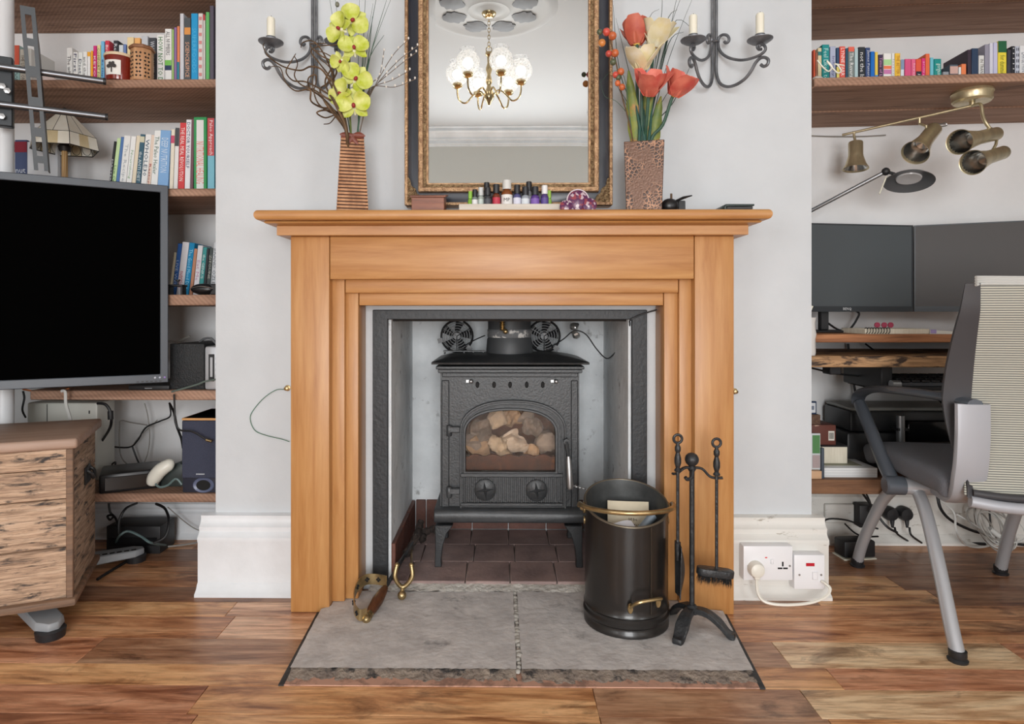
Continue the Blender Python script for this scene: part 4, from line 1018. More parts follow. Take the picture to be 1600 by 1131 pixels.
# ================================================================ WALL SCONCES
M_pewter = mat('pewter_iron', (128, 130, 134), .45, .6, col2=(96, 98, 102), vs=30)
M_wax = mat('candle_wax', (238, 234, 216), .5)
def sconce(px_, lab, hide):
    X0 = PX(px_, 1.885)
    t = thing('wall_sconce', lab, 'candle sconce', (X0, YB, ZY(137, 1.885)))
    def AZ(v, Y=1.83): return CAMZ + (CY - v/3.328)/1000*Y
    for sg in (-1, 1):
        d = Vector((sg*.087, -.1, 0))
        def S(s, v): p = Vector((X0+sg*.0055, 1.888, 0))+d*s; return Vector((p.x, p.y, CAMZ + (CY - v/3.328)/1000*(1.888-.1*s)))
        low = [(0, 300), (0, 380), (.05, 425), (.14, 448), (.28, 456), (.42, 450), (.56, 434), (.7, 408), (.82, 370), (.9, 335), (1.0, 310), (1.1, 305), (1.18, 318), (1.16, 342), (1.08, 352), (1.02, 342)]
        up = [(.19, 222), (.23, 230), (.29, 222), (.3, 205), (.25, 190), (.15, 187), (.07, 200), (.04, 225), (.06, 258), (.14, 285), (.28, 305), (.46, 316), (.64, 318), (.84, 308), (1.02, 290), (1.12, 265), (1.09, 243), (1.0, 238), (.94, 250), (.98, 264), (1.04, 262)]
        st = build(MB().tube([Vector((X0+sg*.0055, 1.888, 2.02)), Vector((X0+sg*.0055, 1.888, AZ(330, 1.888)))], .0042, 8), 'rod', M_pewter, t, w=True)
        build(MB().tube(smooth([S(a, b) for a, b in low], 3), .0045, 8), 'lower_arm', M_pewter, t, w=True)
        build(MB().tube(smooth([S(a, b) for a, b in up], 3), .0042, 8), 'upper_arm', M_pewter, t, w=True)
        c = S(1.0, 226)
        pan = build(MB().lathe([(.0001, -.006), (.01, -.005), (.024, -.001), (.034, .006), (.0345, .008), (.024, .003), (.0001, .0)], 24, T(*c)), 'drip_pan', M_pewter, t, w=True)
        build(MB().lathe([(.0001, .0), (.0135, .0), (.0135, .021), (.0115, .021), (.0115, .003), (.0001, .003)], 18, T(*c)), 'cup', M_pewter, pan, w=True)
        build(MB().tube([c+Vector((0, 0, -.005)), c+Vector((0, 0, -.014))], .004, 8), 'stem', M_pewter, pan, w=True)
        cn = thing('candle', '', 'candle', (c.x, c.y, c.z+.003), group='candles in the wall sconces')
        cn['label'] = hide[0 if sg < 0 else 1]
        h = .072 if sg < 0 else .076
        build(MB().lathe([(.0001, 0), (.0112, 0), (.0112, h-.004), (.0095, h), (.004, h-.003), (.0001, h-.003)], 16), 'wax', M_wax, cn)
        build(MB().tube([(0, 0, h-.004), (.001, 0, h+.006)], .0009, 5), 'wick', M_dark, cn)
    build(MB().tube(arc((X0, 1.884, AZ(225, 1.885)), .011, 0, 360, 12, 'XY')[:-1], .003, 6, closed=True), 'collar', M_pewter, t, w=True)
sconce(490.5, 'grey iron scrolled candle sconce on wall behind the orchids', ['cream candle on the sconce arm reaching away from the orchids', 'cream candle in the sconce arm hidden behind the orchids'])
sconce(1117, 'grey iron scrolled candle sconce on wall beside the tulip vase', ['cream candle on the sconce arm nearer the red tulips', 'cream candle on the sconce arm nearer the book alcove'])

# ================================================================ ON THE MANTEL
def petal(mb, L, W, cup, M, tip=.0, curl=0.0, nu=6, nv=8, th=.0008, p=.8):
    def f(u, v):
        w_ = W*math.sin(math.pi*min(1, .06+v*.92))**p*(1-tip*v)
        x = (u-.5)*w_
        return (x, L*v, cup*(x/W)**2*4*W + curl*L*v*v)
    return mb.slab(f, nu, nv, th, M)
# --- orchid vase
VYo = 1.765
vx = PX(550.5, VYo)
M_rattan = mat('ribbed_copper_brown', (206, 158, 120), .45, .15, col2=(156, 110, 80), vs=40, st=(1, 1, .4))
vs_ = thing('ribbed_vase', 'tapered brown ribbed square vase holding the green orchids', 'vase', (vx, VYo, MZ), 14)
H = .213; nr = 23
sq = []
mb = MB(); V = []; fg = []; fr2 = []
def hw_(z): return .0415 - .0125*z/H
pit = H/nr
for i in range(nr):
    for z, d in ((i*pit, -.0035), (i*pit+pit*.28, -.0035), (i*pit+pit*.34, .0006), (i*pit+pit*.62, .0018), (i*pit+pit*.94, .0006), ((i+1)*pit-1e-5, -.0035)):
        h_ = hw_(z)+d; V += [(-h_, -h_, z), (h_, -h_, z), (h_, h_, z), (-h_, h_, z)]
for i in range(len(V)//4-1):
    for k in range(4): (fg if i % 6 in (0, 5) else fr2).append((i*4+k, i*4+(k+1) % 4, i*4+4+(k+1) % 4, i*4+4+k))
fr2 += [(0, 1, 2, 3), tuple(range(len(V)-4, len(V)))]
mb.mesh(V, fr2); mb.mi = 1; mb.mesh(V, fg)
build(mb, 'body', [M_rattan, mat('rib_groove_shade', (70, 44, 30), .7)], vs_, ang=20)  # shade between the ribs is painted in as a dark second material
M_rib = mat('russet_ribbon', (122, 64, 50), .5)
mb = MB().box(-.031, .031, -.031, .031, H-.012, H+.004)
rb = build(mb, 'ribbon', M_rib, vs_, bev=.003)
for sg in (-1, 1):
    petal(MB(), .03, .014, .2, Matrix(), 0)
    build(petal(MB(), .034, .016, .3, T(0, -.033, H-.002) @ RZ(-90*sg) @ RX(0) @ RY(0) @ RX(-70*0) @ RY(90), .0, .0), 'bow_loop', M_rib, rb)
    build(petal(MB(), .03, .012, .2, T(sg*.004, -.034, H-.004) @ RY(sg*40) @ RX(-95), .0, .1), 'ribbon_tail', M_rib, rb)
VT = Vector((vx, VYo, MZ+H))
M_orch = mat('lime_orchid', (178, 190, 40), .5, col2=(220, 222, 140), vs=34)
M_orchw = mat('orchid_cream', (228, 226, 190), .5)
M_orchr = mat('orchid_red', (150, 40, 44), .5)
M_brown = mat('brown_stem', (118, 90, 62), .7, var=.4, vs=60, st=(1, 1, .2))
spray = thing('orchid_spray', 'lime green orchid spray of seven blooms rising from ribbed vase', 'flower', tuple(VT))
spine = smooth([VT+Vector((0, 0, -.08)), P(548, 200, VYo), P(545, 150, VYo-.01), P(546, 100, VYo-.015), P(546, 50, VYo-.01), P(538, 12, VYo)], 6)
build(MB().tube(spine, .0028, 8), 'stem', mat('green_stem', (104, 118, 52), .55), spray, w=True)
blooms = [(551, 33, 20, -55, 1.0, 12, 0), (531, 45, 18, 60, .95, -25, 5), (553, 76, 19, 10, .95, 15, -10), (533, 96, 14, 150, .7, -20, 20), (556, 124, 20, -35, 1.0, 10, 0), (533, 146, 17, 40, .85, -25, 10), (553, 165, 21, 5, 1.05, 5, 12)]
for i, (px_, py_, r, roll, s_, yaw, pit) in enumerate(blooms):
    Yf = VYo-.045-(.008 if i % 2 else 0); c = P(px_, py_, Yf)
    M0 = T(*c) @ RZ(yaw) @ RX(90+pit) @ RZ(roll) @ Matrix.Scale(s_*1.28, 4)
    bl = build(MB().tube([c+Vector((0, .004, 0)), c+Vector((0, .025, -.01))], .0022, 6), 'bloom', M_orch, spray, w=True)
    for k, (ang_, L_, W_) in enumerate(((0, .031, .022), (130, .03, .02), (-130, .03, .02))):
        build(petal(MB(), L_, W_, .25, M0 @ RZ(ang_) @ T(0, .002, -.002), 0, .05), 'sepal', M_orch, bl, w=True)
    for sg in (-1, 1):
        build(petal(MB(), .034, .036, .22*1, M0 @ RZ(sg*68) @ T(0, .002, .001), -.15, .12, p=.62), 'petal', M_orch, bl, w=True)
    build(petal(MB(), .016, .013, -.6, M0 @ T(0, -.003, .003) @ RX(40) @ RZ(180), 0, .3), 'lip', M_orchw, bl, w=True)
    build(MB().sphere((0, 0, .006), .0042, 8, 6, (1, 1.3, 1), M0), 'throat', M_orchr, bl, w=True)
build(MB().sphere((0, 0, 0), .006, 10, 7, (1, 1, 1.25), T(*P(527, 7, VYo))), 'bud', mat('plum_bud', (120, 120, 104), .5), spray, w=True)
# --- curly willow
rnd = random.Random(11)
wil = thing('curly_willow', 'tangle of brown curly willow twigs in the ribbed vase', 'twigs', tuple(VT))
def twig(par, pts, r0, r1, m, nm='twig'):
    sp = smooth(pts, 5); k = len(sp)
    return build(MB().tube(sp, [r0+(r1-r0)*i/(k-1) for i in range(k)], 6), nm, m, par, w=True)
base = lambda: VT+Vector((rnd.uniform(-.016, .0), rnd.uniform(-.012, .012), -.05))
W_ = [[(540, 205), (528, 180), (515, 175), (500, 165), (492, 150), (488, 125), (492, 100)],
      [(541, 205), (530, 178), (510, 172), (495, 176), (508, 184), (524, 180), (516, 192), (506, 194)],
      [(540, 200), (525, 165), (505, 150), (490, 140), (470, 132), (460, 118), (465, 100), (460, 88)],
      [(542, 200), (528, 150), (515, 120), (500, 100), (486, 80), (500, 72), (525, 70), (528, 66)],
      [(541, 200), (522, 160), (508, 130), (516, 110), (524, 96), (510, 84), (490, 78)],
      [(540, 202), (518, 168), (500, 150), (484, 138), (482, 122), (494, 118), (490, 140), (474, 140)],
      [(540, 202), (522, 172), (503, 168), (486, 158), (484, 140), (462, 142), (446, 128), (438, 106), (424, 104)],
      [(541, 204), (526, 140), (512, 96), (492, 66), (474, 66), (470, 74)],
      [(541, 204), (524, 150), (506, 112), (486, 104), (470, 110), (448, 106), (432, 98), (418, 86), (411, 72), (414, 67)],
      [(540, 204), (520, 176), (508, 160), (500, 140), (512, 130), (522, 118), (514, 104), (500, 92)],
      [(540, 203), (523, 158), (505, 142), (478, 128), (458, 126), (447, 112), (455, 96), (462, 84)],
      [(541, 203), (528, 160), (520, 130), (526, 112), (518, 96), (500, 86), (484, 70), (500, 68), (522, 68)]]
for i, w_ in enumerate(W_):
    pts = [base()] + [P(a, b, VYo-.015+.045*math.sin(j*1.3+i)) for j, (a, b) in enumerate(w_)]
    twig(wil, pts, .0034, .0012, M_brown)
# --- catkin twigs and grass of the ribbed vase
M_greyt = mat('grey_twig', (108, 94, 82), .7)
M_catk = mat('catkin_white', (226, 220, 212), .8)
cat_ = thing('catkin_twigs', 'thin grey catkin twigs with white buds beside the orchids', 'twigs', tuple(VT))
for i, (ex, ey) in enumerate(((638, 62), (652, 72), (650, 82), (640, 110), (648, 124), (600, 80))):
    pts = [VT+Vector((.006, 0, -.05)), P(566, 190, VYo+.0), P(578, 150-3*i, VYo+.01), P((578+ex)/2+4, (140+ey)/2-12+4*i, VYo+.02), P(ex, ey, VYo+.03)]
    tw = twig(cat_, pts, .0016, .0008, M_greyt)
    sp = smooth(pts[2:], 6)
    for j in range(4, len(sp), 2):
        build(MB().sphere((0, 0, 0), .0026, 8, 5, (1, 1, 1.5), T(*(sp[j]+Vector((.001, -.003, .003))))), 'catkin', M_catk, tw, w=True)
M_grass = mat('grass_green', (72, 104, 84), .55, col2=(54, 82, 66), vs=20)
M_grass2 = mat('grass_dark', (48, 72, 60), .5, col2=(36, 56, 50), vs=20)
def blade(par, pts, wd, m, k=5):
    sp = smooth(pts, k); n_ = len(sp); V = []; fs = []
    for i, p in enumerate(sp):
        t = (sp[min(i+1, n_-1)]-sp[max(i-1, 0)]).normalized(); sd = t.cross(Vector((0, -1, .2))).normalized()*wd*(1-.85*i/(n_-1)); nn = sd.cross(t).normalized()*wd*.35
        V += [p-sd, p+nn, p+sd, p-nn*.3]
    for i in range(n_-1):
        for q_ in range(4): fs.append((i*4+q_, i*4+(q_+1) % 4, i*4+4+(q_+1) % 4, i*4+4+q_))
    fs += [(0, 1, 2, 3), tuple(range(len(V)-4, len(V)))]
    return build(MB().mesh(V, fs), 'blade', m, par, w=True)
gr_ = thing('grass_spray', 'upright green grass blades behind the lime orchids', 'grass', tuple(VT))
for i, (mx_, my_, ex, ey, wd) in enumerate(((572, 120, 582, 26, .0035), (578, 90, 604, 0, .003), (570, 100, 592, -25, .0028), (574, 100, 600, 55, .003), (566, 100, 572, -30, .0025), (530, 90, 512, -20, .002), (534, 80, 520, -30, .0018), (566, 110, 583, 5, .0022), (576, 95, 618, -20, .002), (560, 90, 562, -20, .002))):
    blade(gr_, [VT+Vector((.008+.001*i, .01, -.06)), P(560 if mx_ > 550 else 545, 195, VYo+.01), P(mx_, my_, VYo+.02), P(ex, ey, VYo+.03)], wd, M_grass)
# --- crackle vase with tulips
VY2 = 1.755
v2x = PX(1006, VY2)
def crackle():
    m, nt, b = _base('crackle_bronze'); L = nt.links.new
    b.inputs['Roughness'].default_value = .42; b.inputs['Metallic'].default_value = .35
    tc = nt.nodes.new('ShaderNodeTexCoord'); v = N(nt, 'ShaderNodeTexVoronoi', Scale=110.0, feature='DISTANCE_TO_EDGE'); L(tc.outputs['Object'], v.inputs['Vector'])
    n_ = N(nt, 'ShaderNodeTexNoise', Scale=18.0); L(tc.outputs['Object'], n_.inputs['Vector'])
    r = ramp(nt, v.outputs['Distance'], [(.04, (150, 110, 84)), (.1, (62, 44, 36))])
    r2 = ramp(nt, n_.outputs['Fac'], [(.46, (0, 0, 0)), (.54, (255, 255, 255))])
    mx = N(nt, 'ShaderNodeMix', data_type='RGBA'); L(r2.outputs[0], mx.inputs[0]); mx.inputs[6].default_value = lin((98, 70, 54)); L(r.outputs[0], mx.inputs[7]); L(mx.outputs[2], b.inputs['Base Color'])
    bump(nt, b, v.outputs['Distance'], .3, .003)
    return m
H2 = ZY(228, VY2)-MZ
v2 = thing('crackle_vase', 'bronze crackle-glazed square vase holding the red tulips', 'vase', (v2x, VY2, MZ), -12)
hb_, ht_ = .0465, .0525
V = []
for hw, z in ((hb_, 0), (ht_, H2), (ht_-.006, H2), (hb_-.006, .01)): V += [(-hw, -hw, z), (hw, -hw, z), (hw, hw, z), (-hw, hw, z)]
fs = [(0, 1, 2, 3), (12, 13, 14, 15)] + [(i*4+k, i*4+(k+1) % 4, i*4+4+(k+1) % 4, i*4+4+k) for i in range(3) for k in range(4)]
build(MB().mesh(V, fs), 'body', crackle(), v2, bev=.0015)
VT2 = Vector((v2x, VY2, MZ+H2))
def tulip_mat(n, base, edge, lo):
    m, nt, b = _base(n); L = nt.links.new; b.inputs['Roughness'].default_value = .55
    tc = nt.nodes.new('ShaderNodeTexCoord'); n_ = N(nt, 'ShaderNodeTexNoise', Scale=28.0, Detail=4.0); L(tc.outputs['Object'], n_.inputs['Vector'])
    r = ramp(nt, n_.outputs['Fac'], [(.35, base), (.6, edge)]); L(r.outputs[0], b.inputs['Base Color'])
    b.inputs['Subsurface Weight'].default_value = .0
    return m
M_coral = tulip_mat('coral_petal', (206, 88, 78), (222, 124, 104), (220, 160, 90))
M_russet = tulip_mat('russet_petal', (176, 76, 60), (190, 98, 74), (200, 140, 80))
M_cream = tulip_mat('cream_petal', (236, 230, 206), (230, 218, 170), (230, 200, 110))
M_yel = mat('petal_base_yellow', (222, 182, 96), .5)
M_lstem = mat('tulip_stem', (58, 92, 74), .45, col2=(44, 74, 62), vs=14)
def cupflower(px_, py_, Y, s_, m, lab, yaw, pit, opening, bend, col_lo=M_yel, n_in=3, n_out=3, L_=.062, W_=.05):
    c = P(px_, py_, Y)
    t = thing('tulip', lab, 'flower', tuple(VT2), group='silk tulips in the crackle vase')
    M0 = T(*c) @ RZ(yaw) @ RX(pit) @ Matrix.Scale(s_*1.1, 4)
    sp = smooth([VT2+Vector((bend*.01, 0, -.1)), VT2+Vector((bend*.012, -.005, .01)), (VT2+c)/2+Vector((bend*.008, 0, -.01)), M0 @ Vector((0, 0, -.012)), M0 @ Vector((0, 0, .004))], 5)
    build(MB().tube(sp, .0045, 8), 'stem', M_lstem, t, w=True)
    build(MB().lathe([(.0001, -.004), (.008, 0), (.013, .01), (.012, .016), (.0001, .016)], 12, M0), 'flower_base', col_lo, t, w=True)
    for ring, nn in ((0, n_out), (1, n_in)):
        for k in range(nn):
            a = 360/nn*k + (180/nn if ring else 0) + 90
            op = opening*(1.0 if ring == 0 else .72)
            def f(u, v, ring=ring, op=op):
                w_ = W_*(.3+.7*math.sin(math.pi*min(1, .08+v*.86))**.7); th = (u-.5)*w_/.026
                rad = (.008 + .022*math.sin(math.pi*min(v*.75, .5)) + op*.028*v*v)*(1 if ring == 0 else .82)
                x = (u-.5)*w_
                return (x, -rad+ (x*x)/.05*(1-.4*v), L_*v*(1-.12*op*v))
            build(MB().slab(f, 8, 10, .0009, M0 @ RZ(a)), 'petal', m, t, w=True, ang=60)
    return t
cupflower(995, 70, VY2+.0, 1.0, M_russet, 'russet half-open tulip highest on the mirror side of crackle vase', 10, -8, .45, -1)
cupflower(1022, 74, VY2+.0, 1.05, M_cream, 'cream tulip at the back between russet tulip and grass stems', 30, 18, .9, .2)
cupflower(1003, 110, VY2-.03, 1.0, M_cream, 'cream tulip with yellow throat just above the coral tulip', -15, 22, .8, -.4)
cupflower(1014, 150, VY2-.06, .98, M_coral, 'coral red tulip lowest at the front of crackle vase', 5, 30, .75, 0)
cupflower(1052, 150, VY2-.04, .98, M_coral, 'coral red tulip leaning toward the wall sconce', 40, 34, .7, 1.5)
M_tleaf = mat('mottled_leaf', (142, 146, 62), .55, col2=(92, 118, 66), vs=22, patch=(176, 130, 70), ps=16)
lf = thing('tulip_leaves', 'broad yellow-green tulip leaves standing in crackle vase', 'leaf', tuple(VT2))
for (bx_, ex, ey, W2, yaw, tl) in ((992, 981, 110, .034, 20, .02), (1006, 1004, 140, .026, -20, 0), (1022, 1034, 150, .03, -30, -.02), (1012, 1022, 150, .026, 10, 0)):
    b_ = P(bx_, 240, VY2); e_ = P(ex, ey, VY2-.02)
    up_ = (e_-b_); L3 = up_.length
    Mx = look(b_, e_) @ RZ(yaw)
    build(MB().slab(lambda u, v: ((u-.5)*W2*math.sin(math.pi*min(1, .12+v*.86))**.7*(1+.08*math.sin(v*25)), .006*math.sin(3*v)+((u-.5)*2)**2*.006, L3*v), 6, 16, .001, Mx), 'leaf', M_tleaf, lf, w=True)
gs = thing('onion_grass', 'tall dark green grass stems arching out of crackle vase', 'grass', tuple(VT2))
G_ = [(1010, 190, 1042, 60, 1070, -20), (1014, 190, 1035, 100, 1060, -15), (1018, 190, 1046, 90, 1085, -10), (1012, 180, 1040, 40, 1058, 15), (1000, 190, 975, 80, 962, 28), (996, 190, 968, 110, 958, 8), (1008, 180, 1012, 40, 1030, 14), (1016, 190, 1044, 70, 1068, 50), (1018, 195, 1040, 150, 1068, 110), (1020, 200, 1052, 160, 1080, 100), (994, 200, 972, 150, 958, 120), (1015, 190, 1050, 40, 1082, 45), (1012, 190, 1034, 20, 1030, -20), (998, 200, 980, 160, 964, 134)]
for i, (a, b, c_, d, e_, f_) in enumerate(G_):
    blade(gs, [VT2+Vector((.0015*i-.012, .01-.001*i, -.07)), P(a, b, VY2+.01), P(c_, d, VY2+.02), P(e_, f_, VY2+.01+.02*(i % 3))], .0026 if i % 2 else .0018, M_grass2)
M_bamb = mat('dark_tulip_stalk', (46, 84, 74), .35)
for i, (a, b) in enumerate(((996, 985), (1004, 1000), (1012, 1022), (1000, 1010))):
    build(MB().tube([VT2+Vector((-.02+.011*i, -.012, -.06)), P(a+4, 200, VY2-.012), P(b, 120, VY2)], [.0042, .004, .002], 8), 'stalk', M_bamb, gs, w=True)
for i, (c1, c2, c3) in enumerate((((975, 120), (955, 112), (938, 130)), ((965, 160), (945, 150), (938, 124)))):
    blade(gs, [VT2+Vector((-.02, 0, -.05)), P(985, 190, VY2)] + [P(a, b, VY2-.02) for a, b in (c1, c2, c3)], .0014, M_grass)
bs_ = thing('berry_sprig', 'sprig of orange and green berries beside the tulips', 'berries', tuple(VT2))
build(MB().tube(smooth([VT2+Vector((-.02, 0, -.05)), P(985, 200, VY2), P(972, 150, VY2-.015), P(962, 95, VY2-.03), P(950, 52, VY2-.04)], 6), [.0025]*24+[.0015], 6) if False else MB().tube(smooth([VT2+Vector((-.02, 0, -.05)), P(985, 200, VY2), P(972, 150, VY2-.015), P(962, 95, VY2-.03), P(950, 52, VY2-.04)], 6), .002, 6), 'stem', M_brown, bs_, w=True)
for (px_, py_, r, cl) in ((947.5, 50, 6, 'r'), (957, 56, 6.3, 'o'), (940.5, 67, 5.8, 'o2'), (951, 84, 5, 'r'), (961, 83, 6, 'o'), (958, 97, 5, 'g'), (937, 50, 4.5, 'g'), (970, 112, 5.5, 'o'), (962, 117, 5, 'r'), (966, 121, 4.5, 'g'), (965, 130, 4.5, 'o'), (972, 136, 5, 'o')):
    col = {'r': (212, 84, 70), 'o': (214, 112, 66), 'o2': (222, 142, 72), 'g': (92, 100, 74)}[cl]
    build(MB().sphere((0, 0, 0), r*.00172, 14, 9, (1, 1, 1.05), T(*P(px_, py_, VY2-.045))), 'berry', mat('berry_'+cl, col, .35, col2=tuple(v*.8 for v in col), vs=60), bs_, w=True)

# --- wooden box with sloping lid
bxY = 1.745
a, b = P(643, 307, bxY), P(694, 326, bxY)
wb = thing('wooden_box', 'small reddish-brown wooden box with sloping lid by mirror corner', 'box', ((a.x+b.x)/2, bxY+.035, MZ))
M_mahog = wood('mahogany', [(96, 52, 34), (132, 76, 50), (150, 92, 62)], 'X', 6, .42)
build(MB().prism([(bxY, MZ), (bxY, a.z-.002), (bxY+.07, a.z+.012), (bxY+.07, MZ)], a.x, b.x, YZ), 'body', M_mahog, wb, w=True, bev=.001)
build(MB().prism([(bxY-.006, a.z-.003), (bxY-.006, a.z+.002), (bxY+.074, a.z+.018), (bxY+.074, a.z+.013)], a.x-.005, b.x+.005, YZ), 'lid', M_mahog, wb, w=True, bev=.001)
# --- tray of little bottles
tY = 1.755
a, b = P(717, 318.5, tY), P(885, 326, tY)
M_tray = wood('whitewashed_wood', [(196, 186, 172), (214, 206, 194)], 'X', 5, .6)
tz = a.z
trY = thing('wooden_tray', 'low whitewashed wooden tray of oil bottles on mantel', 'tray', ((a.x+b.x)/2, tY+.05, MZ))
build(MB().box(a.x, b.x, tY+.004, tY+.1, MZ, tz-.006), 'base', M_tray, trY, w=True)
for (x0, x1, y0, y1) in ((a.x, b.x, tY, tY+.006), (a.x, b.x, tY+.098, tY+.104), (a.x, a.x+.006, tY+.006, tY+.098), (b.x-.006, b.x, tY+.006, tY+.098)):
    build(MB().box(x0, x1, y0, y1, MZ, tz), 'side', M_tray, trY, w=True, bev=.001)
M_amber = mat('amber_glass', (84, 40, 16), .12, spec=.6)
def bottle(px_, top, wpx, dy, body, cap, labcol, lab, txt=None, amber=False):
    Y = tY+.03+dy; c = P(px_, 318, Y); r = wpx*Y/2000; z0 = tz-.006
    zt_ = ZY(top, Y); h = zt_-z0
    hc = min(.024, h*.36); hb2 = h-hc
    t = thing('oil_bottle', lab, 'bottle', (c.x, Y, z0), group='little bottles on the mantel tray')
    bm_ = mat('bottle_glass_%02x%02x%02x' % body, body, .15, spec=.6)
    build(MB().lathe([(.0001, 0), (r*.96, 0), (r, .002), (r, hb2*.74), (r*.9, hb2*.84), (r*.5, hb2*.95), (r*.5, hb2+.002), (.0001, hb2+.002)], 18), 'glass_body', bm_, t)
    build(MB().lathe([(.0001, hb2-.002), (r*.8, hb2-.002), (r*.82, hb2), (r*.78, h-.001), (r*.68, h), (.0001, h)], 16), 'cap', mat('cap_%02x%02x%02x' % cap, cap, .45), t)
    if labcol:
        lb = build(MB().lathe([(r*1.015, hb2*.1), (r*1.015, hb2*.66)], 18), 'paper_label', plain(labcol), t)
        if txt: text(txt, M_ink if sum(labcol) > 380 else plain((232, 228, 236)), lb, T(0, -r*1.05, hb2*.38) @ RX(90), width=r*1.1)
BLK = (34, 34, 38)
bottle(742, 296, 9.5, -.004, (120, 130, 128), BLK, (228, 228, 226), 'slim bottle with white label and black cap, tray end by wooden box')
bottle(735, 299, 8, .03, (140, 190, 70), (150, 200, 80), None, 'lime green bottle peeking from behind the slim white-label bottle')
bottle(751.5, 293, 10.5, .012, (170, 178, 170), (206, 208, 206), (206, 216, 208), 'clear bottle with pale silver cap on tray')
bottle(760.5, 285, 11, .045, (50, 50, 56), BLK, None, 'dark bottle standing at tray back behind charcoal-label bottle')
bottle(762, 293, 12, -.004, (52, 54, 58), BLK, (74, 76, 82), 'dark bottle with charcoal label and black cap')
bottle(775.5, 288, 12.5, .0, (110, 50, 30), BLK, (188, 54, 74), 'bottle with crimson label and black cap on tray')
bottle(792, 281.5, 17.5, .0, (122, 66, 26), (206, 206, 202), (228, 226, 222), 'largest amber bottle with white label and pale cap', 'MP')
bottle(808, 289, 12, .0, (84, 84, 130), BLK, (214, 214, 228), 'bottle with lilac and white label beside large amber bottle')
bottle(821, 292, 13, .0, (150, 156, 164), BLK, (214, 220, 224), 'bottle with pale blue-white label and black cap')
bottle(826.5, 284, 11, .045, (130, 134, 140), BLK, (200, 204, 206), 'grey bottle with black cap at the back of tray')
bottle(836, 292, 14, .0, (84, 56, 128), BLK, (126, 92, 172), 'bottle with wide plain violet label and black cap')
bottle(851, 290, 12, .0, (78, 60, 116), (226, 226, 226), (92, 74, 140), 'bottle with violet label and white cap')
bottle(858, 298, 8, .035, (150, 190, 90), (160, 200, 90), None, 'lime green bottle behind the white-capped violet bottle')
# --- mosaic ornament
oY = 1.74; c = P(903, 313, oY)
M_mos = None
def mosaic():
    m, nt, b = _base('purple_mosaic'); L = nt.links.new; b.inputs['Roughness'].default_value = .3
    tc = nt.nodes.new('ShaderNodeTexCoord'); v = N(nt, 'ShaderNodeTexVoronoi', Scale=150.0); L(tc.outputs['Object'], v.inputs['Vector'])
    r = ramp(nt, v.outputs['Color'], [(.2, (92, 44, 84)), (.5, (116, 66, 92)), (.62, (196, 176, 182)), (.8, (150, 70, 80))]); r.color_ramp.interpolation = 'CONSTANT'
    sp = nt.nodes.new('ShaderNodeSeparateColor'); L(v.outputs['Color'], sp.inputs[0]); L(sp.outputs[0], r.inputs[0]); L(r.outputs[0], b.inputs['Base Color'])
    return m
M_mos = mosaic()
orn = thing('mosaic_ornament', 'round purple mosaic ornament with pale rim by bottle tray', 'ornament', (c.x, oY, MZ))
rr = .0295; zc_ = MZ+rr+.004
build(MB().lathe([(.0001, .008), (rr*.5, .006), (rr*.9, .002), (rr, 0), (rr, -.012), (.0001, -.012)], 28, T(c.x, oY, zc_) @ RX(80)), 'disc', M_mos, orn, w=True)
build(MB().tube([(c.x+rr*math.cos(t), oY, zc_+rr*math.sin(t)) for t in [2*math.pi*i/28 for i in range(28)]], .0018, 6, closed=True), 'rim', plain((214, 200, 206)), orn, w=True)
for dx, r3 in ((-.033, .017), (.03, .02)):
    build(MB().lathe([(.0001, .006), (r3*.8, .003), (r3, 0), (r3, -.008), (.0001, -.008)], 18, T(c.x+dx, oY-.008, MZ+r3) @ RX(78)), 'side_disc', M_mos, orn, w=True)
# --- black gadget and wallet
kY = 1.76; c = P(1050, 318, kY)
gd_ = thing('black_ornament', 'small black bird-like ornament between crackle vase and wallet', 'ornament', (c.x, kY, MZ))
build(MB().sphere((c.x-.006, kY, MZ+.022), .02, 16, 10, (1.2, .8, 1)).box(c.x-.02, c.x+.05, kY-.02, kY+.02, MZ, MZ+.006), 'body', M_gloss, gd_, w=True)
build(MB().tube([(c.x+.0, kY, MZ+.03), (c.x+.03, kY-.005, MZ+.043), (c.x+.052, kY-.01, MZ+.048)], [.006, .008, .003], 8, flat=.5), 'wing', M_gloss, gd_, w=True)
build(MB().box(c.x+.02, c.x+.04, kY+.01, kY+.03, MZ, MZ+.038), 'block', M_plas, gd_, w=True, bev=.002)
build(MB().cyl((c.x-.002, kY, MZ+.035), (c.x-.002, kY, MZ+.055), .003), 'peg', M_brown, gd_, w=True)
wY = 1.71; a, b = P(1133, 312, wY), P(1178, 322, wY)
wl = thing('wallet', 'dark green leather wallet lying folded at the mantel end', 'wallet', ((a.x+b.x)/2, wY+.04, MZ))
M_lea = mat('green_black_leather', (44, 56, 54), .4, bmp=.2, bs=200)
pl = [(wY, MZ+.001), (wY-.001, MZ+.012), (wY+.004, MZ+.018), (wY+.09, MZ+.02), (wY+.09, MZ)]
build(MB().prism([(-.001, .0), (.078, 0), (.078, .004), (.004, .004), (.004, .012), (.078, .013), (.078, .018), (.002, .018), (-.003, .009)], wY, wY+.1, T(a.x, 0, MZ) @ XZ), 'cover', M_lea, wl, w=True, bev=.001)
build(MB().box(a.x+.006, a.x+.074, wY+.002, wY+.098, MZ+.005, MZ+.011), 'cards', M_gloss, wl, w=True)

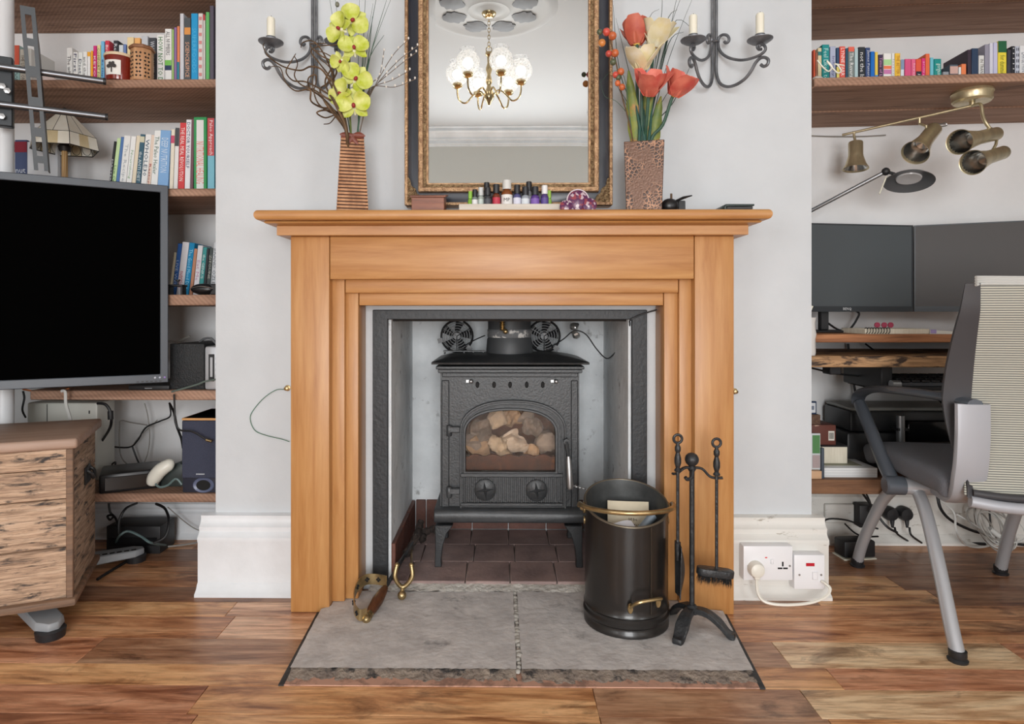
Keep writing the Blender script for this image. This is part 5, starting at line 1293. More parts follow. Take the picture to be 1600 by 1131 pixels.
# ================================================================ LEFT ALCOVE: SHELVES
M_shelf = wood('old_shelf_board', [(134, 100, 80), (166, 130, 108), (186, 150, 128)], 'X', 3.0, .75, dark=(98, 74, 60), dt=(.6, .75), ds=4, bmp=.3, cross=True, rnd=.06)
SF = 1.97
def shelf(name, lab, xa, xb, zb, zt, yf=SF, yb=YA-.002, boards=1, slope=0.0, m=None):
    t = thing(name, lab, 'shelf', ((xa+xb)/2, (yf+yb)/2, zb))
    cuts = [yf, yb] if boards == 1 else [yf, yf+.225, yb]
    for i, (a, b) in enumerate(zip(cuts, cuts[1:])):
        mb = MB().box(-(xb-xa)/2, (xb-xa)/2, a-(yf+yb)/2+.0008, b-(yf+yb)/2-.0008, .0015*i, zt-zb)
        build(mb, 'board', m or M_shelf, t, bev=.003)
    if slope: t.rotation_euler = (0, -slope, 0); MW[t] = Matrix.Translation(t.location) @ Matrix.Rotation(-slope, 4, 'Y')
    return t
LX = ROOM_L+.002; RX_ = BL-.002
S2T, S3T, S4T, S5T, S6T = 1.547, 1.208, .879, .582, .262
shelf('shelf_board', 'highest rough timber shelf in the alcove behind the screen', LX, RX_, 1.852, 1.885)
shelf('shelf_board', 'rough timber bookshelf just above the stained-glass lamp', LX, RX_, 1.521, S2T)
shelf('shelf_board', 'rough timber shelf carrying the stained-glass lamp', LX, RX_, 1.184, S3T)
shelf('shelf_board', 'rough timber shelf carrying the small leaning book row', LX, RX_, .846, S4T)
shelf('shelf_board', 'rough timber shelf carrying the silver toaster-like device', PX(46, SF), RX_, .552, S5T)
shelf('shelf_board', 'lowest rough timber shelf under the navy speaker', LX, RX_, .235, S6T)
M_brk = mat('galvanised', (176, 178, 180), .4, .7)
for z_, lab in ((1.521, 'small steel bracket under the shelf above the lamp'), (1.184, 'small steel bracket under the shelf of the lamp'), (.846, 'small steel bracket under the shelf of leaning books')):
    mb = MB().prism([(0, 0), (.04, 0), (.04, -.003), (.003, -.03), (0, -.03)], 0, .02, T(BL-.043, SF+.04, z_) @ XZ)
    solo(mb, 'shelf_bracket', M_brk, lab, 'bracket', bev=.0006)

# ================================================================ BOOKS
ORD = 'first second third fourth fifth sixth seventh eighth ninth tenth eleventh twelfth thirteenth fourteenth fifteenth sixteenth seventeenth eighteenth nineteenth twentieth'.split()
ORD += ['twenty-'+w for w in ORD[:9]] + ['thirtieth'] + ['thirty-'+w for w in ORD[:9]] + ['fortieth', 'forty-first', 'forty-second']
M_pages = mat('book_pages', (232, 226, 208), .9, col2=(214, 206, 186), vs=90, st=(6, 1, .2))
SPN = Matrix(((0, 1, 0, 0), (0, 0, -1, 0), (-1, 0, 0, 0), (0, 0, 0, 1)))     # text reads down the spine
def book(px0, px1, ytop, zbase, Y, desc, col, where, group, lean=0.0, title=None, tc=(40, 40, 44), bands=(), depth=None, slope=None):
    """slab book standing upright; spine toward the room"""
    xa, xb = PX(px0, Y), PX(px1, Y); wd = max(xb-xa-.0008, .003)
    zb = zbase + (slope*((xa+xb)/2) if slope else 0)
    h = ZY(ytop, Y)-zb; dp = depth or min(.17, max(.11, h*.72))
    t = thing('book', desc + ' ' + where, 'book', ((xa+xb)/2, Y, zb), group=group)
    if lean:
        Ml = Matrix.Rotation(R(lean), 4, 'Y'); t.rotation_euler = (0, R(lean), 0)
        t.location.z += abs(math.sin(R(lean)))*wd/2
        h = h/math.cos(R(lean))
        MW[t] = Matrix.Translation(t.location) @ Ml
    bt = min(.0022, wd*.18)
    c = (lambda q: plain(q, .45))(col)
    w2 = wd/2
    cov = MB().prism([(-w2, 0), (w2, 0), (w2, dp), (w2-bt, dp), (w2-bt, bt), (-w2+bt, bt), (-w2+bt, dp), (-w2, dp)], 0, h)
    cv = build(cov, 'cover', c, t, bev=min(.001, bt*.4))
    build(MB().box(-w2+bt, w2-bt, bt, dp-.004, .003, h-.003), 'pages', M_pages, t)
    for (f0, f1, bc) in bands:       # coloured band from fraction f0 to f1 of the height
        build(MB().box(-w2*.985, w2*.985, -.0006, .0004, h*f0, h*f1), 'spine_band', plain(bc, .45), cv)
    if title:
        L_ = h*(title[1] if isinstance(title, tuple) else .72); s_ = title[0] if isinstance(title, tuple) else title
        zc_ = h*(title[2] if isinstance(title, tuple) and len(title) > 2 else .5)
        text(s_, plain(tc, .5), cv, T(0, -.0014, zc_) @ SPN, width=L_, height=min(wd*.62, L_*.35))
    return t
def row(items, zbase, Y, shelfname, group, from_right=True, endname='the chimney breast', slope=None):
    n = len(items)
    for i, it in enumerate(items):
        k = (n-1-i) if from_right else i
        px0, px1, yt_, desc, col = it[:5]
        kw = it[5] if len(it) > 5 else {}
        where = 'book, %s from %s on %s' % (ORD[k], endname, shelfname)
        book(px0, px1, yt_, zbase, Y, desc, col, where, group, slope=slope, **kw)
GA = 'books on the shelf above the stained-glass lamp'
WHT, CRM = (232, 232, 230), (232, 222, 196)
row([
 (19, 30.5, 67, 'orange and aqua', (170, 208, 206), dict(bands=((.55, 1, (220, 96, 72)),), title=('BOOK', .3, .3))),
 (31, 41, 73, 'cream', (230, 226, 216), dict(title=('THE LITTLE ONE', .7), tc=(120, 110, 100))),
 (42, 49, 72, 'off-white', (226, 226, 222)),
 (104, 113, 71, 'white', WHT, dict(title=('The white', .6), tc=(110, 110, 112))),
 (114, 121.5, 78, 'white', WHT, dict(title=('First', .5, .7), tc=(60, 60, 90))),
 (122, 129, 78, 'white', (228, 230, 226), dict(title=('Diet', .4, .6), tc=(50, 50, 90))),
 (129.5, 136, 77, 'white', WHT, dict(title=('and the', .5, .6), tc=(120, 120, 120))),
 (136.5, 141, 78, 'orange-topped white', WHT, dict(bands=((.88, 1, (240, 170, 50)),))),
 (141.5, 145, 76, 'thin orange', (240, 168, 48)),
 (145.5, 151, 68, 'magenta', (206, 50, 122), dict(title=('KETOSIS', .7, .4), tc=(250, 230, 240))),
 (151.5, 157, 67, 'cream and olive', (228, 218, 160), dict(title=('COMFORT FOOD', .85), tc=(96, 96, 40))),
 (157.5, 163, 61, 'light blue', (120, 188, 226), dict(title=('Be Happy', .5, .35), tc=(30, 60, 140))),
 (164, 171, 60, 'pinkish red', (206, 62, 82), dict(title=('Breathe', .4, .7), tc=(250, 230, 230), bands=((0, .42, (196, 60, 120)),))),
 (177, 185, 60, 'black', (48, 50, 58), dict(title=('Resilience', .55, .65), tc=(220, 220, 224))),
 (185.5, 192.5, 67, 'grey-white', (210, 216, 220)),
 (193, 197, 66, 'thin blue', (110, 134, 188)),
 (198.5, 209, 55, 'thick cream', (236, 212, 164)),
 (210, 219, 56, 'pale orange', (238, 178, 110)),
 (221, 231, 53, 'silver-grey', (196, 200, 206), dict(title=("IT'S", .3, .65), tc=(60, 64, 70))),
 (232.5, 244, 56, 'charcoal', (66, 68, 74), dict(title=('WHY DO I NEED YOU', .85, .5), tc=(210, 210, 214), lean=0)),
 (245, 257, 51, 'white green-lettered', WHT, dict(title=('HOW NOT TO DIE', .9, .5), tc=(70, 130, 70))),
 (257.5, 268, 42, 'white green-badged', WHT, dict(title=('ALL NUMBERS', .4, .75), tc=(110, 110, 112), bands=((.38, .47, (120, 190, 90)), (.3, .38, (44, 60, 92))))),
 (268.5, 271.5, 43, 'thin green', (160, 196, 120)),
 (272, 276, 40, 'thin purple', (140, 110, 160)),
 (276.5, 280.5, 38, 'orange and teal', (224, 132, 88), dict(bands=((0, .42, (40, 130, 150)),))),
 (281, 287, 18, 'tall pale grey', (206, 208, 214)),
 (288, 298, 25, 'slate cookery', (78, 84, 88), dict(title=('SCIENCE&SPICE', .5, .4), tc=(232, 178, 148), bands=((.76, .86, (220, 150, 80)),))),
 (298.5, 309, 18, 'tall bright blue', (34, 156, 212), dict(title=('SUPERFOODS', .6, .5), tc=(90, 190, 230))),
 (309.5, 317, 18, 'tall white pink-dotted', (226, 220, 216), dict(title=('- - - - - - - - -', .9), tc=(216, 140, 140))),
 (317.5, 320.5, 20, 'thin red-topped', (224, 220, 216), dict(bands=((.92, 1, (206, 60, 70)),))),
 (321.5, 327, 16, 'tall fresh green', (106, 190, 110)),
 (327.5, 334, 6, 'tall mauve-grey', (92, 86, 100)),
], S2T, 2.05, 'shelf above stained-glass lamp', GA)
# leaning pale book by the bracket
t = thing('book', 'pale pink book slumped on its own behind the screen bracket', 'book', (PX(88, 2.08), 2.08, S2T), group=GA)
build(MB().prism([(-.05, 0), (.055, 0), (-.05, .075)], 0, .02, XZ), 'cover', plain((216, 196, 190)), t, bev=.001)
build(MB().lathe([(.0001, 0), (.012, 0), (.012, .0008), (.0001, .0008)], 18, T(-.02, -.0005, .022) @ RX(90)), 'cover_spot', plain((206, 90, 80)), t)
GB = 'books on the stained-glass lamp shelf'
def L(l, **k): return dict(lean=l, **k)
row([
 (168, 172, 219, 'thin black', (44, 46, 48), L(7, title=('MASTERY', .5, .4), tc=(200, 200, 204))),
 (172.5, 178.5, 214, 'pale green', (196, 222, 168), L(7, title=('Low Carbs', .4, .3), tc=(60, 110, 60))),
 (179, 184, 212, 'denim blue', (86, 122, 174), L(6.5)),
 (184.5, 195, 210, 'white', WHT, L(6, title=('The Recipes', .7), tc=(180, 186, 190))),
 (195.5, 203.5, 211, 'white', (236, 236, 234), L(6, title=('Nourishing', .5), tc=(150, 180, 150))),
 (204, 210, 210, 'cream gold-spotted', (226, 214, 190), L(6, bands=((.05, .12, (220, 170, 70)),))),
 (210.5, 218, 208, 'teal', (62, 98, 116), L(5.5, title=('the ANTI DIET', .5, .45), tc=(220, 230, 232), bands=((.86, .96, (210, 206, 180)),))),
 (218.5, 228, 208, 'white blue-lettered', WHT, L(5.5, title=('WHOLE30', .62, .6), tc=(60, 90, 110))),
 (228.5, 234, 209, 'beige red-lettered', (226, 206, 190), L(5, title=('Restore', .4, .3), tc=(160, 50, 60))),
 (234.5, 245, 202, 'white', (230, 232, 230), L(4, title=('The Paleo Healer', .6, .6), tc=(90, 120, 110))),
 (245.5, 262, 202, 'wide sky blue', (128, 170, 214), L(3, title=('DEEP NUTRITION', .55, .6), tc=(210, 226, 240))),
 (264, 270, 200, 'cream', (226, 218, 200), L(2, bands=((.78, .9, (196, 80, 110)),))),
 (270.5, 277, 198, 'white black-topped', (226, 224, 222), L(2, bands=((.72, 1, (70, 72, 76)),))),
 (277.5, 287.5, 190, 'red', (206, 62, 66), L(2, title=('THE REAL MEAL REVOLUTION', .76, .55), tc=(246, 226, 222))),
 (288, 296.5, 185, 'white navy-lettered', (226, 226, 230), L(1.5, title=('DOCTOR YOURSELF', .62, .65), tc=(50, 60, 100))),
 (297, 301.5, 184, 'thin plum', (110, 74, 84), L(1)),
 (302.5, 323, 181, 'thick green white-spined', (46, 148, 84), dict(title=('NUTRITIONAL HEALING', .55, .4), tc=(220, 120, 110))),
 (324, 335, 183, 'red and aqua', (122, 186, 204), dict(bands=((.5, 1, (196, 78, 84)),), title=('Paleo Approach', .46, .74), tc=(246, 236, 236))),
], S3T, 2.05, 'stained-glass lamp shelf', GB)
gb = [o for o in bpy.data.objects if o.get('label', '').startswith('thick green white-spined')][0]
xa, xb = PX(302.5, 2.05), PX(323, 2.05); hh_ = ZY(181, 2.05)-S3T
build(MB().box(-.0115, .0115, -.0009, .0004, hh_*.03, hh_*.96), 'spine_panel', plain((228, 228, 226)), [c for c in gb.children if c.name.startswith('cover')][0])
# two books standing face out behind the lamp
for (x0, x1, yt_, nm, col, band_, tx, tcol, Yb) in ((23, 42, 216, 'navy face-out book with crimson band behind the lamp', (72, 84, 118), (140, 40, 56), 'nut', (220, 224, 232), 2.2), (42.5, 90, 219, 'white face-out cookery book with red lettering behind the lamp', (224, 226, 230), None, 'food', (196, 60, 70), 2.2)):
    xa, xb = PX(x0, Yb), PX(x1, Yb); h_ = ZY(yt_, Yb)-S3T
    t = thing('book', nm, 'book', ((xa+xb)/2, Yb, S3T), group=GB)
    cv = build(MB().box(-(xb-xa)/2, (xb-xa)/2, 0, .014, 0, h_), 'cover', plain(col), t, bev=.001)
    if band_: build(MB().box(-(xb-xa)/2, (xb-xa)/2, -.0006, .0004, h_*.8, h_*.97), 'cover_band', plain(band_), cv)
    text(tx, plain(tcol), cv, T(0, -.0012, h_*(.5 if band_ else .32)) @ RX(90), width=(xb-xa)*.8)
GC = 'leaning books beside the big black screen'
row([
 (263.5, 267.5, 394, 'thin cream', (232, 222, 196), L(7)),
 (268, 274.5, 380, 'royal blue', (54, 104, 176), L(7, title=('LIVE WELL', .55, .4), tc=(200, 216, 240))),
 (275, 285.5, 378, 'white', (230, 228, 232), L(7, title=('nutrition', .3, .3), tc=(190, 60, 80))),
 (286, 294.5, 379, 'bright blue', (26, 140, 190), L(7, title=('The Good Mood Diet', .75, .5), tc=(170, 226, 246))),
 (295, 300, 388, 'orange-brown', (196, 140, 112), L(6.5)),
 (301, 309, 383, 'white', (228, 228, 232), L(6, title=('Eat Me', .4, .5), tc=(200, 150, 180))),
 (309.5, 316, 386, 'teal green', (60, 150, 150), L(6, title=('the GENIUS', .5, .6), tc=(226, 240, 238))),
 (316.5, 320.5, 388, 'thin black', (46, 44, 50), L(5)),
 (321, 327, 387, 'dark green', (60, 70, 70), L(5, title=('ZITOUNE', .5, .6), tc=(180, 180, 170))),
 (327.5, 336, 378, 'grey-white', (196, 200, 204), L(4.5, title=('BRAND OZLEM', .75, .5), tc=(96, 100, 106))),
], S4T, 2.1, 'small leaning row', GC)
# black bits lying in front of that row
gY = 2.0
c = P(318, 452, gY)
gl_ = thing('sunglasses_case', 'glossy black curved glasses case in front of the leaning books', 'case', (c.x, gY, S4T))
build(MB().sphere((c.x, gY, S4T+.018), .018, 20, 12, (2.2, 1.1, .98)), 'shell', M_gloss, gl_, w=True)
build(MB().tube(smooth([(c.x-.036, gY-.012, S4T+.02), (c.x, gY-.021, S4T+.026), (c.x+.036, gY-.012, S4T+.02)], 6), .0012, 6), 'seam', M_steel, gl_, w=True)
c = P(276, 452, gY)
pb = thing('small_black_stand', 'small black gadget stand with tiny knob before leaning books', 'gadget', (c.x, gY, S4T))
build(MB().box(c.x-.025, c.x+.025, gY-.015, gY+.02, S4T+.026, S4T+.032), 'top', M_plas, pb, w=True, bev=.001)
for sg in (-.02, .02): build(MB().box(c.x+sg-.003, c.x+sg+.003, gY-.01, gY+.015, S4T, S4T+.026), 'leg', M_plas, pb, w=True)
build(MB().lathe([(.0001, 0), (.003, 0), (.003, .01), (.007, .012), (.007, .016), (.0001, .016)], 12, T(c.x+.004, gY, S4T+.032)), 'knob', M_plas, pb, w=True)
c = P(336, 452, gY)
solo(MB().box(c.x-.012, c.x+.012, gY-.01, gY+.03, S4T, S4T+.034), 'small_black_box', M_plas, 'small black box at chimney breast end beside the glasses case', 'box', bev=.003)

# ================================================================ JAR, LATTICE BOX, LAMP
jY = 2.0; c = P(187, 120, jY); r_ = .0425
M_red = mat('red_candle_glass', (128, 34, 20), .15, col2=(92, 22, 16), vs=8, spec=.7)
jar = thing('candle_jar', 'dark red glass candle jar with cream rim and tree label', 'jar', (c.x, jY, S2T))
jh = ZY(90, jY)-S2T
build(MB().lathe([(.0001, 0), (r_*.88, 0), (r_*.9, .004), (r_, jh*.94), (r_*.98, jh), (.0001, jh)], 28), 'glass', M_red, jar)
build(MB().lathe([(.0001, jh), (r_*1.03, jh), (r_*1.05, jh+.004), (r_*1.0, jh+.009), (.0001, jh+.01)], 28), 'lid', mat('cream_lid', (222, 200, 168), .5), jar)
lb = build(MB().lathe([(r_*.935, .012), (r_*1.0, jh*.78)], 10, None, 235, 305), 'paper_label', plain((232, 230, 224)), jar)
for i, (dx, dz, r2) in enumerate(((0, .04, .008), (-.009, .036, .006), (.009, .037, .006), (-.004, .045, .005), (.005, .046, .005))):
    build(MB().lathe([(.0001, 0), (r2, 0), (.0001, .0006)], 10, T(dx, -r_*1.0-.0012, dz) @ RX(90)), 'printed_leaf', plain((60, 56, 54)), lb)
build(MB().box(-.0015, .0015, -r_-.0015, -r_-.0005, .018, .034), 'printed_trunk', plain((60, 56, 54)), lb)
oY = 2.0; c = P(222, 120, oY); r_ = .033; oh = ZY(77, oY)-S2T
M_bamb2 = wood('pale_carved_wood', [(176, 128, 90), (206, 160, 118)], 'Z', 4, .55)
ob = thing('lattice_box', 'octagonal carved wooden holder pierced with dark diamonds', 'box', (c.x, oY, S2T), 10)
oct_ = [(r_*math.cos(R(22.5+45*k)), r_*math.sin(R(22.5+45*k))) for k in range(8)]
build(MB().prism(oct_, 0, oh), 'body', M_bamb2, ob, bev=.001)
build(MB().prism([(x*1.16, y*1.16) for x, y in oct_], oh, oh+.007).prism([(x*1.06, y*1.06) for x, y in oct_], oh+.007, oh+.011), 'lid', wood('lid_wood', [(122, 82, 56), (156, 110, 78)], 'X', 4, .5), ob, bev=.001)
ap = r_*math.cos(R(22.5))
dmesh = None
for k in range(8):
    a_ = 45*k
    if math.cos(R(a_+10)-R(270)) < .2: continue
    for rw in range(7):
        for cl in (-1, 1):
            M = RZ(a_) @ T(ap+.0004, cl*.004+(.0 if rw % 2 else .002)*cl, .012+rw*(oh-.022)/6.5) @ RY(90) @ RZ(45)
            if dmesh is None:
                o = build(MB().box(-.0026, .0026, -.0026, .0026, -.001, .0004), 'diamond_hole', M_dark, ob); dmesh = o.data
            else:
                o = bpy.data.objects.new('diamond_hole', dmesh); COL.objects.link(o); o.parent = ob
            o.matrix_local = M
# stained-glass lamp
lY = 2.14; c = P(101, 272, lY)
lamp = thing('stained_glass_lamp', 'stained-glass table lamp with cream panelled shade on alcove shelf', 'lamp', (c.x, lY, S3T), 12)
M_lead = mat('lead_came', (58, 54, 52), .5, .5)
M_sg = mat('cream_slag_glass', (248, 245, 234), .35, col2=(236, 230, 212), vs=14)
M_sg2 = mat('amber_slag_glass', (222, 206, 168), .35, col2=(204, 184, 142), vs=14)
z1, z2, z3 = ZY(179, lY)-S3T, ZY(212, lY)-S3T, ZY(232, lY)-S3T
R1, R2, R3 = .028, .096, .104
mb = MB().lathe([(.0001, 0), (.06, 0), (.062, .006), (.05, .012), (.02, .02), (.012, .03)], 24)
build(mb, 'base', M_brass, lamp)
tp = MB()
for k in range(5): tp.tube([(.006*math.cos(1.257*k), .006*math.sin(1.257*k), .02), (.006*math.cos(1.257*k+1.2), .006*math.sin(1.257*k+1.2), z1-.02)], .0045, 8)
build(tp, 'column', wood('lamp_column', [(120, 84, 48), (196, 156, 100)], 'Z', 5, .4), lamp)
build(MB().lathe([(.0001, z3-.005), (.016, z3-.005), (.02, z3+.01), (.013, z3+.02), (.0001, z3+.02)], 16), 'socket', M_lead, lamp)
n6 = 6
sk = build(MB().lathe([(.004, z1), (R1, z1), (R1*.9, z1+.006), (.008, z1+.012), (.004, z1+.02), (.006, z1+.026), (.0001, z1+.03)], 18), 'shade_cap', M_lead, lamp)
sh_ = build(MB().tube([(R1*math.cos(R(60*k)), R1*math.sin(R(60*k)), z1) for k in range(6)], .002, 6, closed=True), 'shade', M_lead, lamp)
def hexp(r, z, k): return Vector((r*math.cos(R(60*k)), r*math.sin(R(60*k)), z))
cm = MB()
for k in range(6):
    a1, b1, a2, b2, a3, b3 = hexp(R1, z1, k), hexp(R1, z1, k+1), hexp(R2, z2, k), hexp(R2, z2, k+1), hexp(R3, z3, k), hexp(R3, z3, k+1)
    m1, m2 = (a1+b1)/2, (a2+b2)/2
    for (p, q_, r, s__) in ((a1, m1, m2, a2), (m1, b1, b2, m2)):
        build(MB().slab(lambda u, v, p=p, q_=q_, r=r, s__=s__: (p*(1-u)+q_*u)*(1-v)+(s__*(1-u)+r*u)*v, 1, 1, .0015), 'glass_panel', M_sg, sh_)
    for j in range(3):
        f0, f1 = j/3, (j+1)/3
        p, q_, r, s__ = a2+(b2-a2)*f0, a2+(b2-a2)*f1, a3+(b3-a3)*f1, a3+(b3-a3)*f0
        build(MB().slab(lambda u, v, p=p, q_=q_, r=r, s__=s__: (p*(1-u)+q_*u)*(1-v)+(s__*(1-u)+r*u)*v, 1, 1, .0015), 'border_panel', M_sg2 if j % 2 else M_sg, sh_)
        cm.tube([p, s__], .0011, 5)
        cc = (p+q_+r+s__)/4; e1 = (q_-p)*.42; e2 = (s__-p)*.42
        cm.tube([cc+e1*math.cos(t)+e2*math.sin(t) for t in [2*math.pi*i/14 for i in range(14)]], .0009, 5, closed=True)
    for p, q_ in ((a1, a2), (m1, m2), (a2, b2), (a2, a3), (a3, b3)): cm.tube([p, q_], .0018, 6)
build(cm, 'leading', M_lead, sh_)

# ================================================================ TV ON ITS STAND
YT = 1.95
tr_ = P(263, 290, YT); zb_ = ZY(598, YT); zt_ = tr_.z
tv = thing('tv_screen', 'large black flat screen with slate grey bezel turned toward room', 'television', (tr_.x, YT, zb_), 29)
WT = 1.06; HT = zt_-zb_
M_bez = mat('slate_bezel', (68, 74, 82), .4)
M_scr = mat('dead_black_screen', (2, 2, 2), .9, spec=.02)
build(MB().box(-WT, 0, .010, .017, 0, HT).box(-WT+.09, -.1, .017, .055, .05, HT-.05), 'back_shell', M_plas, tv, bev=.003, seg=2)
build(MB().ring_prism([(-WT, 0), (0, 0), (0, HT), (-WT, HT)], [(-WT+.02, .026), (-.022, .026), (-.022, HT-.022), (-WT+.02, HT-.022)], 0, .014, XZ), 'bezel', M_bez, tv, bev=.002)
build(MB().box(-WT+.018, -.02, .006, .012, .022, HT-.02), 'screen', M_scr, tv)
for i, col in enumerate(((196, 200, 210), (180, 184, 200), (150, 120, 190))):
    build(MB().lathe([(.0001, 0), (.003, 0), (.0001, .001)], 8, T(-.036+.013*i, -.0002, .016) @ RX(90)), 'indicator', plain(col), tv)
for i in range(6):
    build(MB().box(-.085+.012*i, -.078+.012*i, -.001, .001, .004, .007), 'button', M_plas, tv)
stand = thing('tv_stand', 'white pole television stand with chrome rods and grey splayed feet', 'tv stand', (PX(8, 1.9), 1.9, 0))
PXc = PX(6, 1.9)
M_pole = mat('white_pole', (220, 222, 224), .35)
M_stl = mat('dark_bracket_steel', (46, 51, 55), .45, .1)
M_fgrey = mat('grey_cast_foot', (150, 154, 158), .45)
build(MB().tube([(PXc, 1.9, .05), (PXc, 1.9, 2.05)], .026, 24), 'pole', M_pole, stand, w=True)
build(MB().box(PXc-.05, PXc-.012, 1.868, 1.874, .3, .62), 'cable_cover', mat('dark_strip', (70, 66, 64), .5), stand, w=True)
dv = Vector((math.cos(R(28)), math.sin(R(28)), 0)); nv = Vector((math.sin(R(28)), -math.cos(R(28)), 0))
for (px_, py_) in ((165, 127.5), (168, 183)):
    e_ = P(px_, py_, 1.92)
    rd = build(MB().tube([e_, e_-dv*.75], .0095, 16), 'chrome_rod', M_chrome, stand, w=True)
    build(MB().tube([e_+dv*.001, e_-dv*.006], .0102, 16), 'rod_cap', M_plas, rd, w=True)
ta, tb = P(44.5, 14, 1.80), P(66, 268, 1.875)
def steel_plate(par, a, b, wd, nm):
    ax = (b-a); Lh = ax.length; zx = ax.normalized(); sx = dv; ny = nv
    M = Matrix(((sx.x, ny.x, zx.x, a.x), (sx.y, ny.y, zx.y, a.y), (sx.z, ny.z, zx.z, a.z), (0, 0, 0, 1)))
    pl = MB(); rl = .010
    pl.box(-wd/2, -wd/2+rl, -.0015, .0015, 0, Lh, M).box(wd/2-rl, wd/2, -.0015, .0015, 0, Lh, M)
    cuts = [0, .03, .085, .105, .16, .19, .245, .275, .33, .355, .41, .43, Lh]
    for i in range(0, len(cuts)-1, 2): pl.box(-wd/2+rl, wd/2-rl, -.0015, .0015, cuts[i], cuts[i+1]-(.0 if i else .008), M)
    o = build(pl, nm, M_stl, par, w=True)
    build(MB().mesh([(wd/2-.002, -.0015, .002), (wd/2, -.0015, .002), (wd/2, -.035, .1), (wd/2-.002, -.035, .1), (wd/2-.002, -.0015, Lh), (wd/2, -.0015, Lh), (wd/2, -.035, Lh), (wd/2-.002, -.035, Lh)],
                    [(0, 1, 2, 3), (4, 5, 6, 7), (0, 1, 5, 4), (1, 2, 6, 5), (2, 3, 7, 6), (3, 0, 4, 7)], M), 'flange', M_stl, o, w=True)
    return o
steel_plate(stand, ta+nv*.016, tb+nv*.016, .035, 'mount_arm')
hc = P(4, 142, 1.815)
hd_ = build(MB().cb((0, 0, 0), (.05, .03, .2), T(hc.x-.008, hc.y+.012, hc.z) @ RZ(28)), 'mount_head', M_stl, stand, w=True, bev=.003)
for px_, py_ in ((4, 135), (11.5, 142), (3, 182)):
    b_ = P(px_, py_, 1.805)
    build(MB().lathe([(.0001, 0), (.0085, 0), (.0085, .005), (.0001, .006)], 6, T(*b_) @ RZ(28) @ RX(90)), 'bolt', M_steel, hd_, w=True)
# base feet
hub = Vector((PXc, 1.9, .05))
def foot(px_, py_, w0, w1, slots):
    tip = PZ(px_, py_, .0); d = Vector((tip.x-hub.x, tip.y-hub.y, 0)); Lf = d.length; a_ = math.atan2(d.y, d.x)
    M = T(hub.x, hub.y, 0) @ Matrix.Rotation(a_, 4, 'Z')
    n_ = 14; V = []; fs = []
    for i in range(n_+1):
        t = i/n_; wd = w0+(w1-w0)*t
        if t > .93: wd *= math.sqrt(max(.1, 1-((t-.93)/.075)**2))
        zt = .058-.016*t; zb2 = .04-.018*t*0
        V += [(Lf*t, -wd, .022), (Lf*t, wd, .022), (Lf*t, wd*.9, zt), (Lf*t, -wd*.9, zt)]
    for i in range(n_):
        for k in range(4): fs.append((i*4+k, i*4+(k+1) % 4, i*4+4+(k+1) % 4, i*4+4+k))
    fs += [(0, 1, 2, 3), tuple(range(len(V)-4, len(V)))]
    f = build(MB().mesh(V, fs, M), 'foot', M_fgrey, stand, w=True, bev=.003)
    build(MB().lathe([(.0001, 0), (w1*.95, 0), (w1*1.02, .02), (w1*.9, .024), (.0001, .024)], 18, M @ T(Lf-w1*.75, 0, 0)), 'rubber_pad', M_plas, f, w=True)
    if slots:
        for i in range(6):
            t = .62+.055*i; build(MB().box(Lf*t, Lf*(t+.038), -.004, .004, 0, .0012, M @ T(0, -w1*.55, .058-.016*t+.0002) @ RX(0)), 'slot', M_dark, f, w=True)
foot(84, 1000, .04, .034, False)
foot(225, 874, .04, .03, True)

# ================================================================ WOODEN CHEST
cc_ = PZ(112, 944, .066)
chest = thing('wooden_chest', 'distressed pale wooden blanket chest with dark worn patches and iron handle', 'chest', tuple(cc_), 23)
M_ch = wood('distressed_pine', [(150, 122, 102), (198, 166, 138), (220, 192, 166)], 'X', 4.2, .75, dark=(66, 60, 58), dt=(.53, .64), ds=15, bmp=.5, fine=.3)
M_chY = wood('distressed_pine_side', [(144, 122, 104), (188, 162, 138), (208, 184, 162)], 'Y', 4.2, .75, dark=(70, 66, 64), dt=(.52, .63), ds=15, bmp=.5, fine=.3)
M_lid = wood('chest_lid_wood', [(150, 122, 104), (178, 150, 132)], 'X', 3, .55, bmp=.2)
M_edge = wood('chest_edge', [(96, 78, 66), (150, 116, 90)], 'X', 4, .7, dark=(60, 56, 54), ds=6, bmp=.4)
CW, CD, CH = .78, .312, .405
zz = [.018, .15, .275, .352, CH]
for a, b in zip(zz, zz[1:]):
    build(MB().box(-CW, 0, 0, .02, a+.0008, b-.0008), 'front_board', M_ch, chest, bev=.002)
for a, b in zip([.018, .19, .30, CH], [.19, .30, CH]):
    build(MB().box(-.018, 0, .0205, CD, a+.0008, b-.0008), 'side_board', M_chY, chest, bev=.002)
build(MB().box(-CW, -.018, CD-.018, CD, .018, CH), 'back_panel', M_chY, chest)
build(MB().box(-.012, .004, -.004, .012, .018, CH), 'corner_post', M_edge, chest, bev=.002)
build(MB().box(-CW-.012, .012, -.016, CD+.008, 0, .02), 'plinth', M_edge, chest, bev=.006, seg=2)
build(MB().box(-CW-.014, .016, -.018, CD+.012, CH+.001, CH+.028), 'lid', M_lid, chest, bev=.007, seg=3)
hdl = build(MB().box(0, .006, .15, .215, .27, .32), 'handle_plate', M_iron, chest, bev=.002)
build(MB().tube(smooth([(.006, .16, .31), (.016, .162, .3), (.018, .182, .285), (.016, .203, .3), (.006, .205, .31)], 5), .005, 8), 'drop_handle', M_iron, hdl)

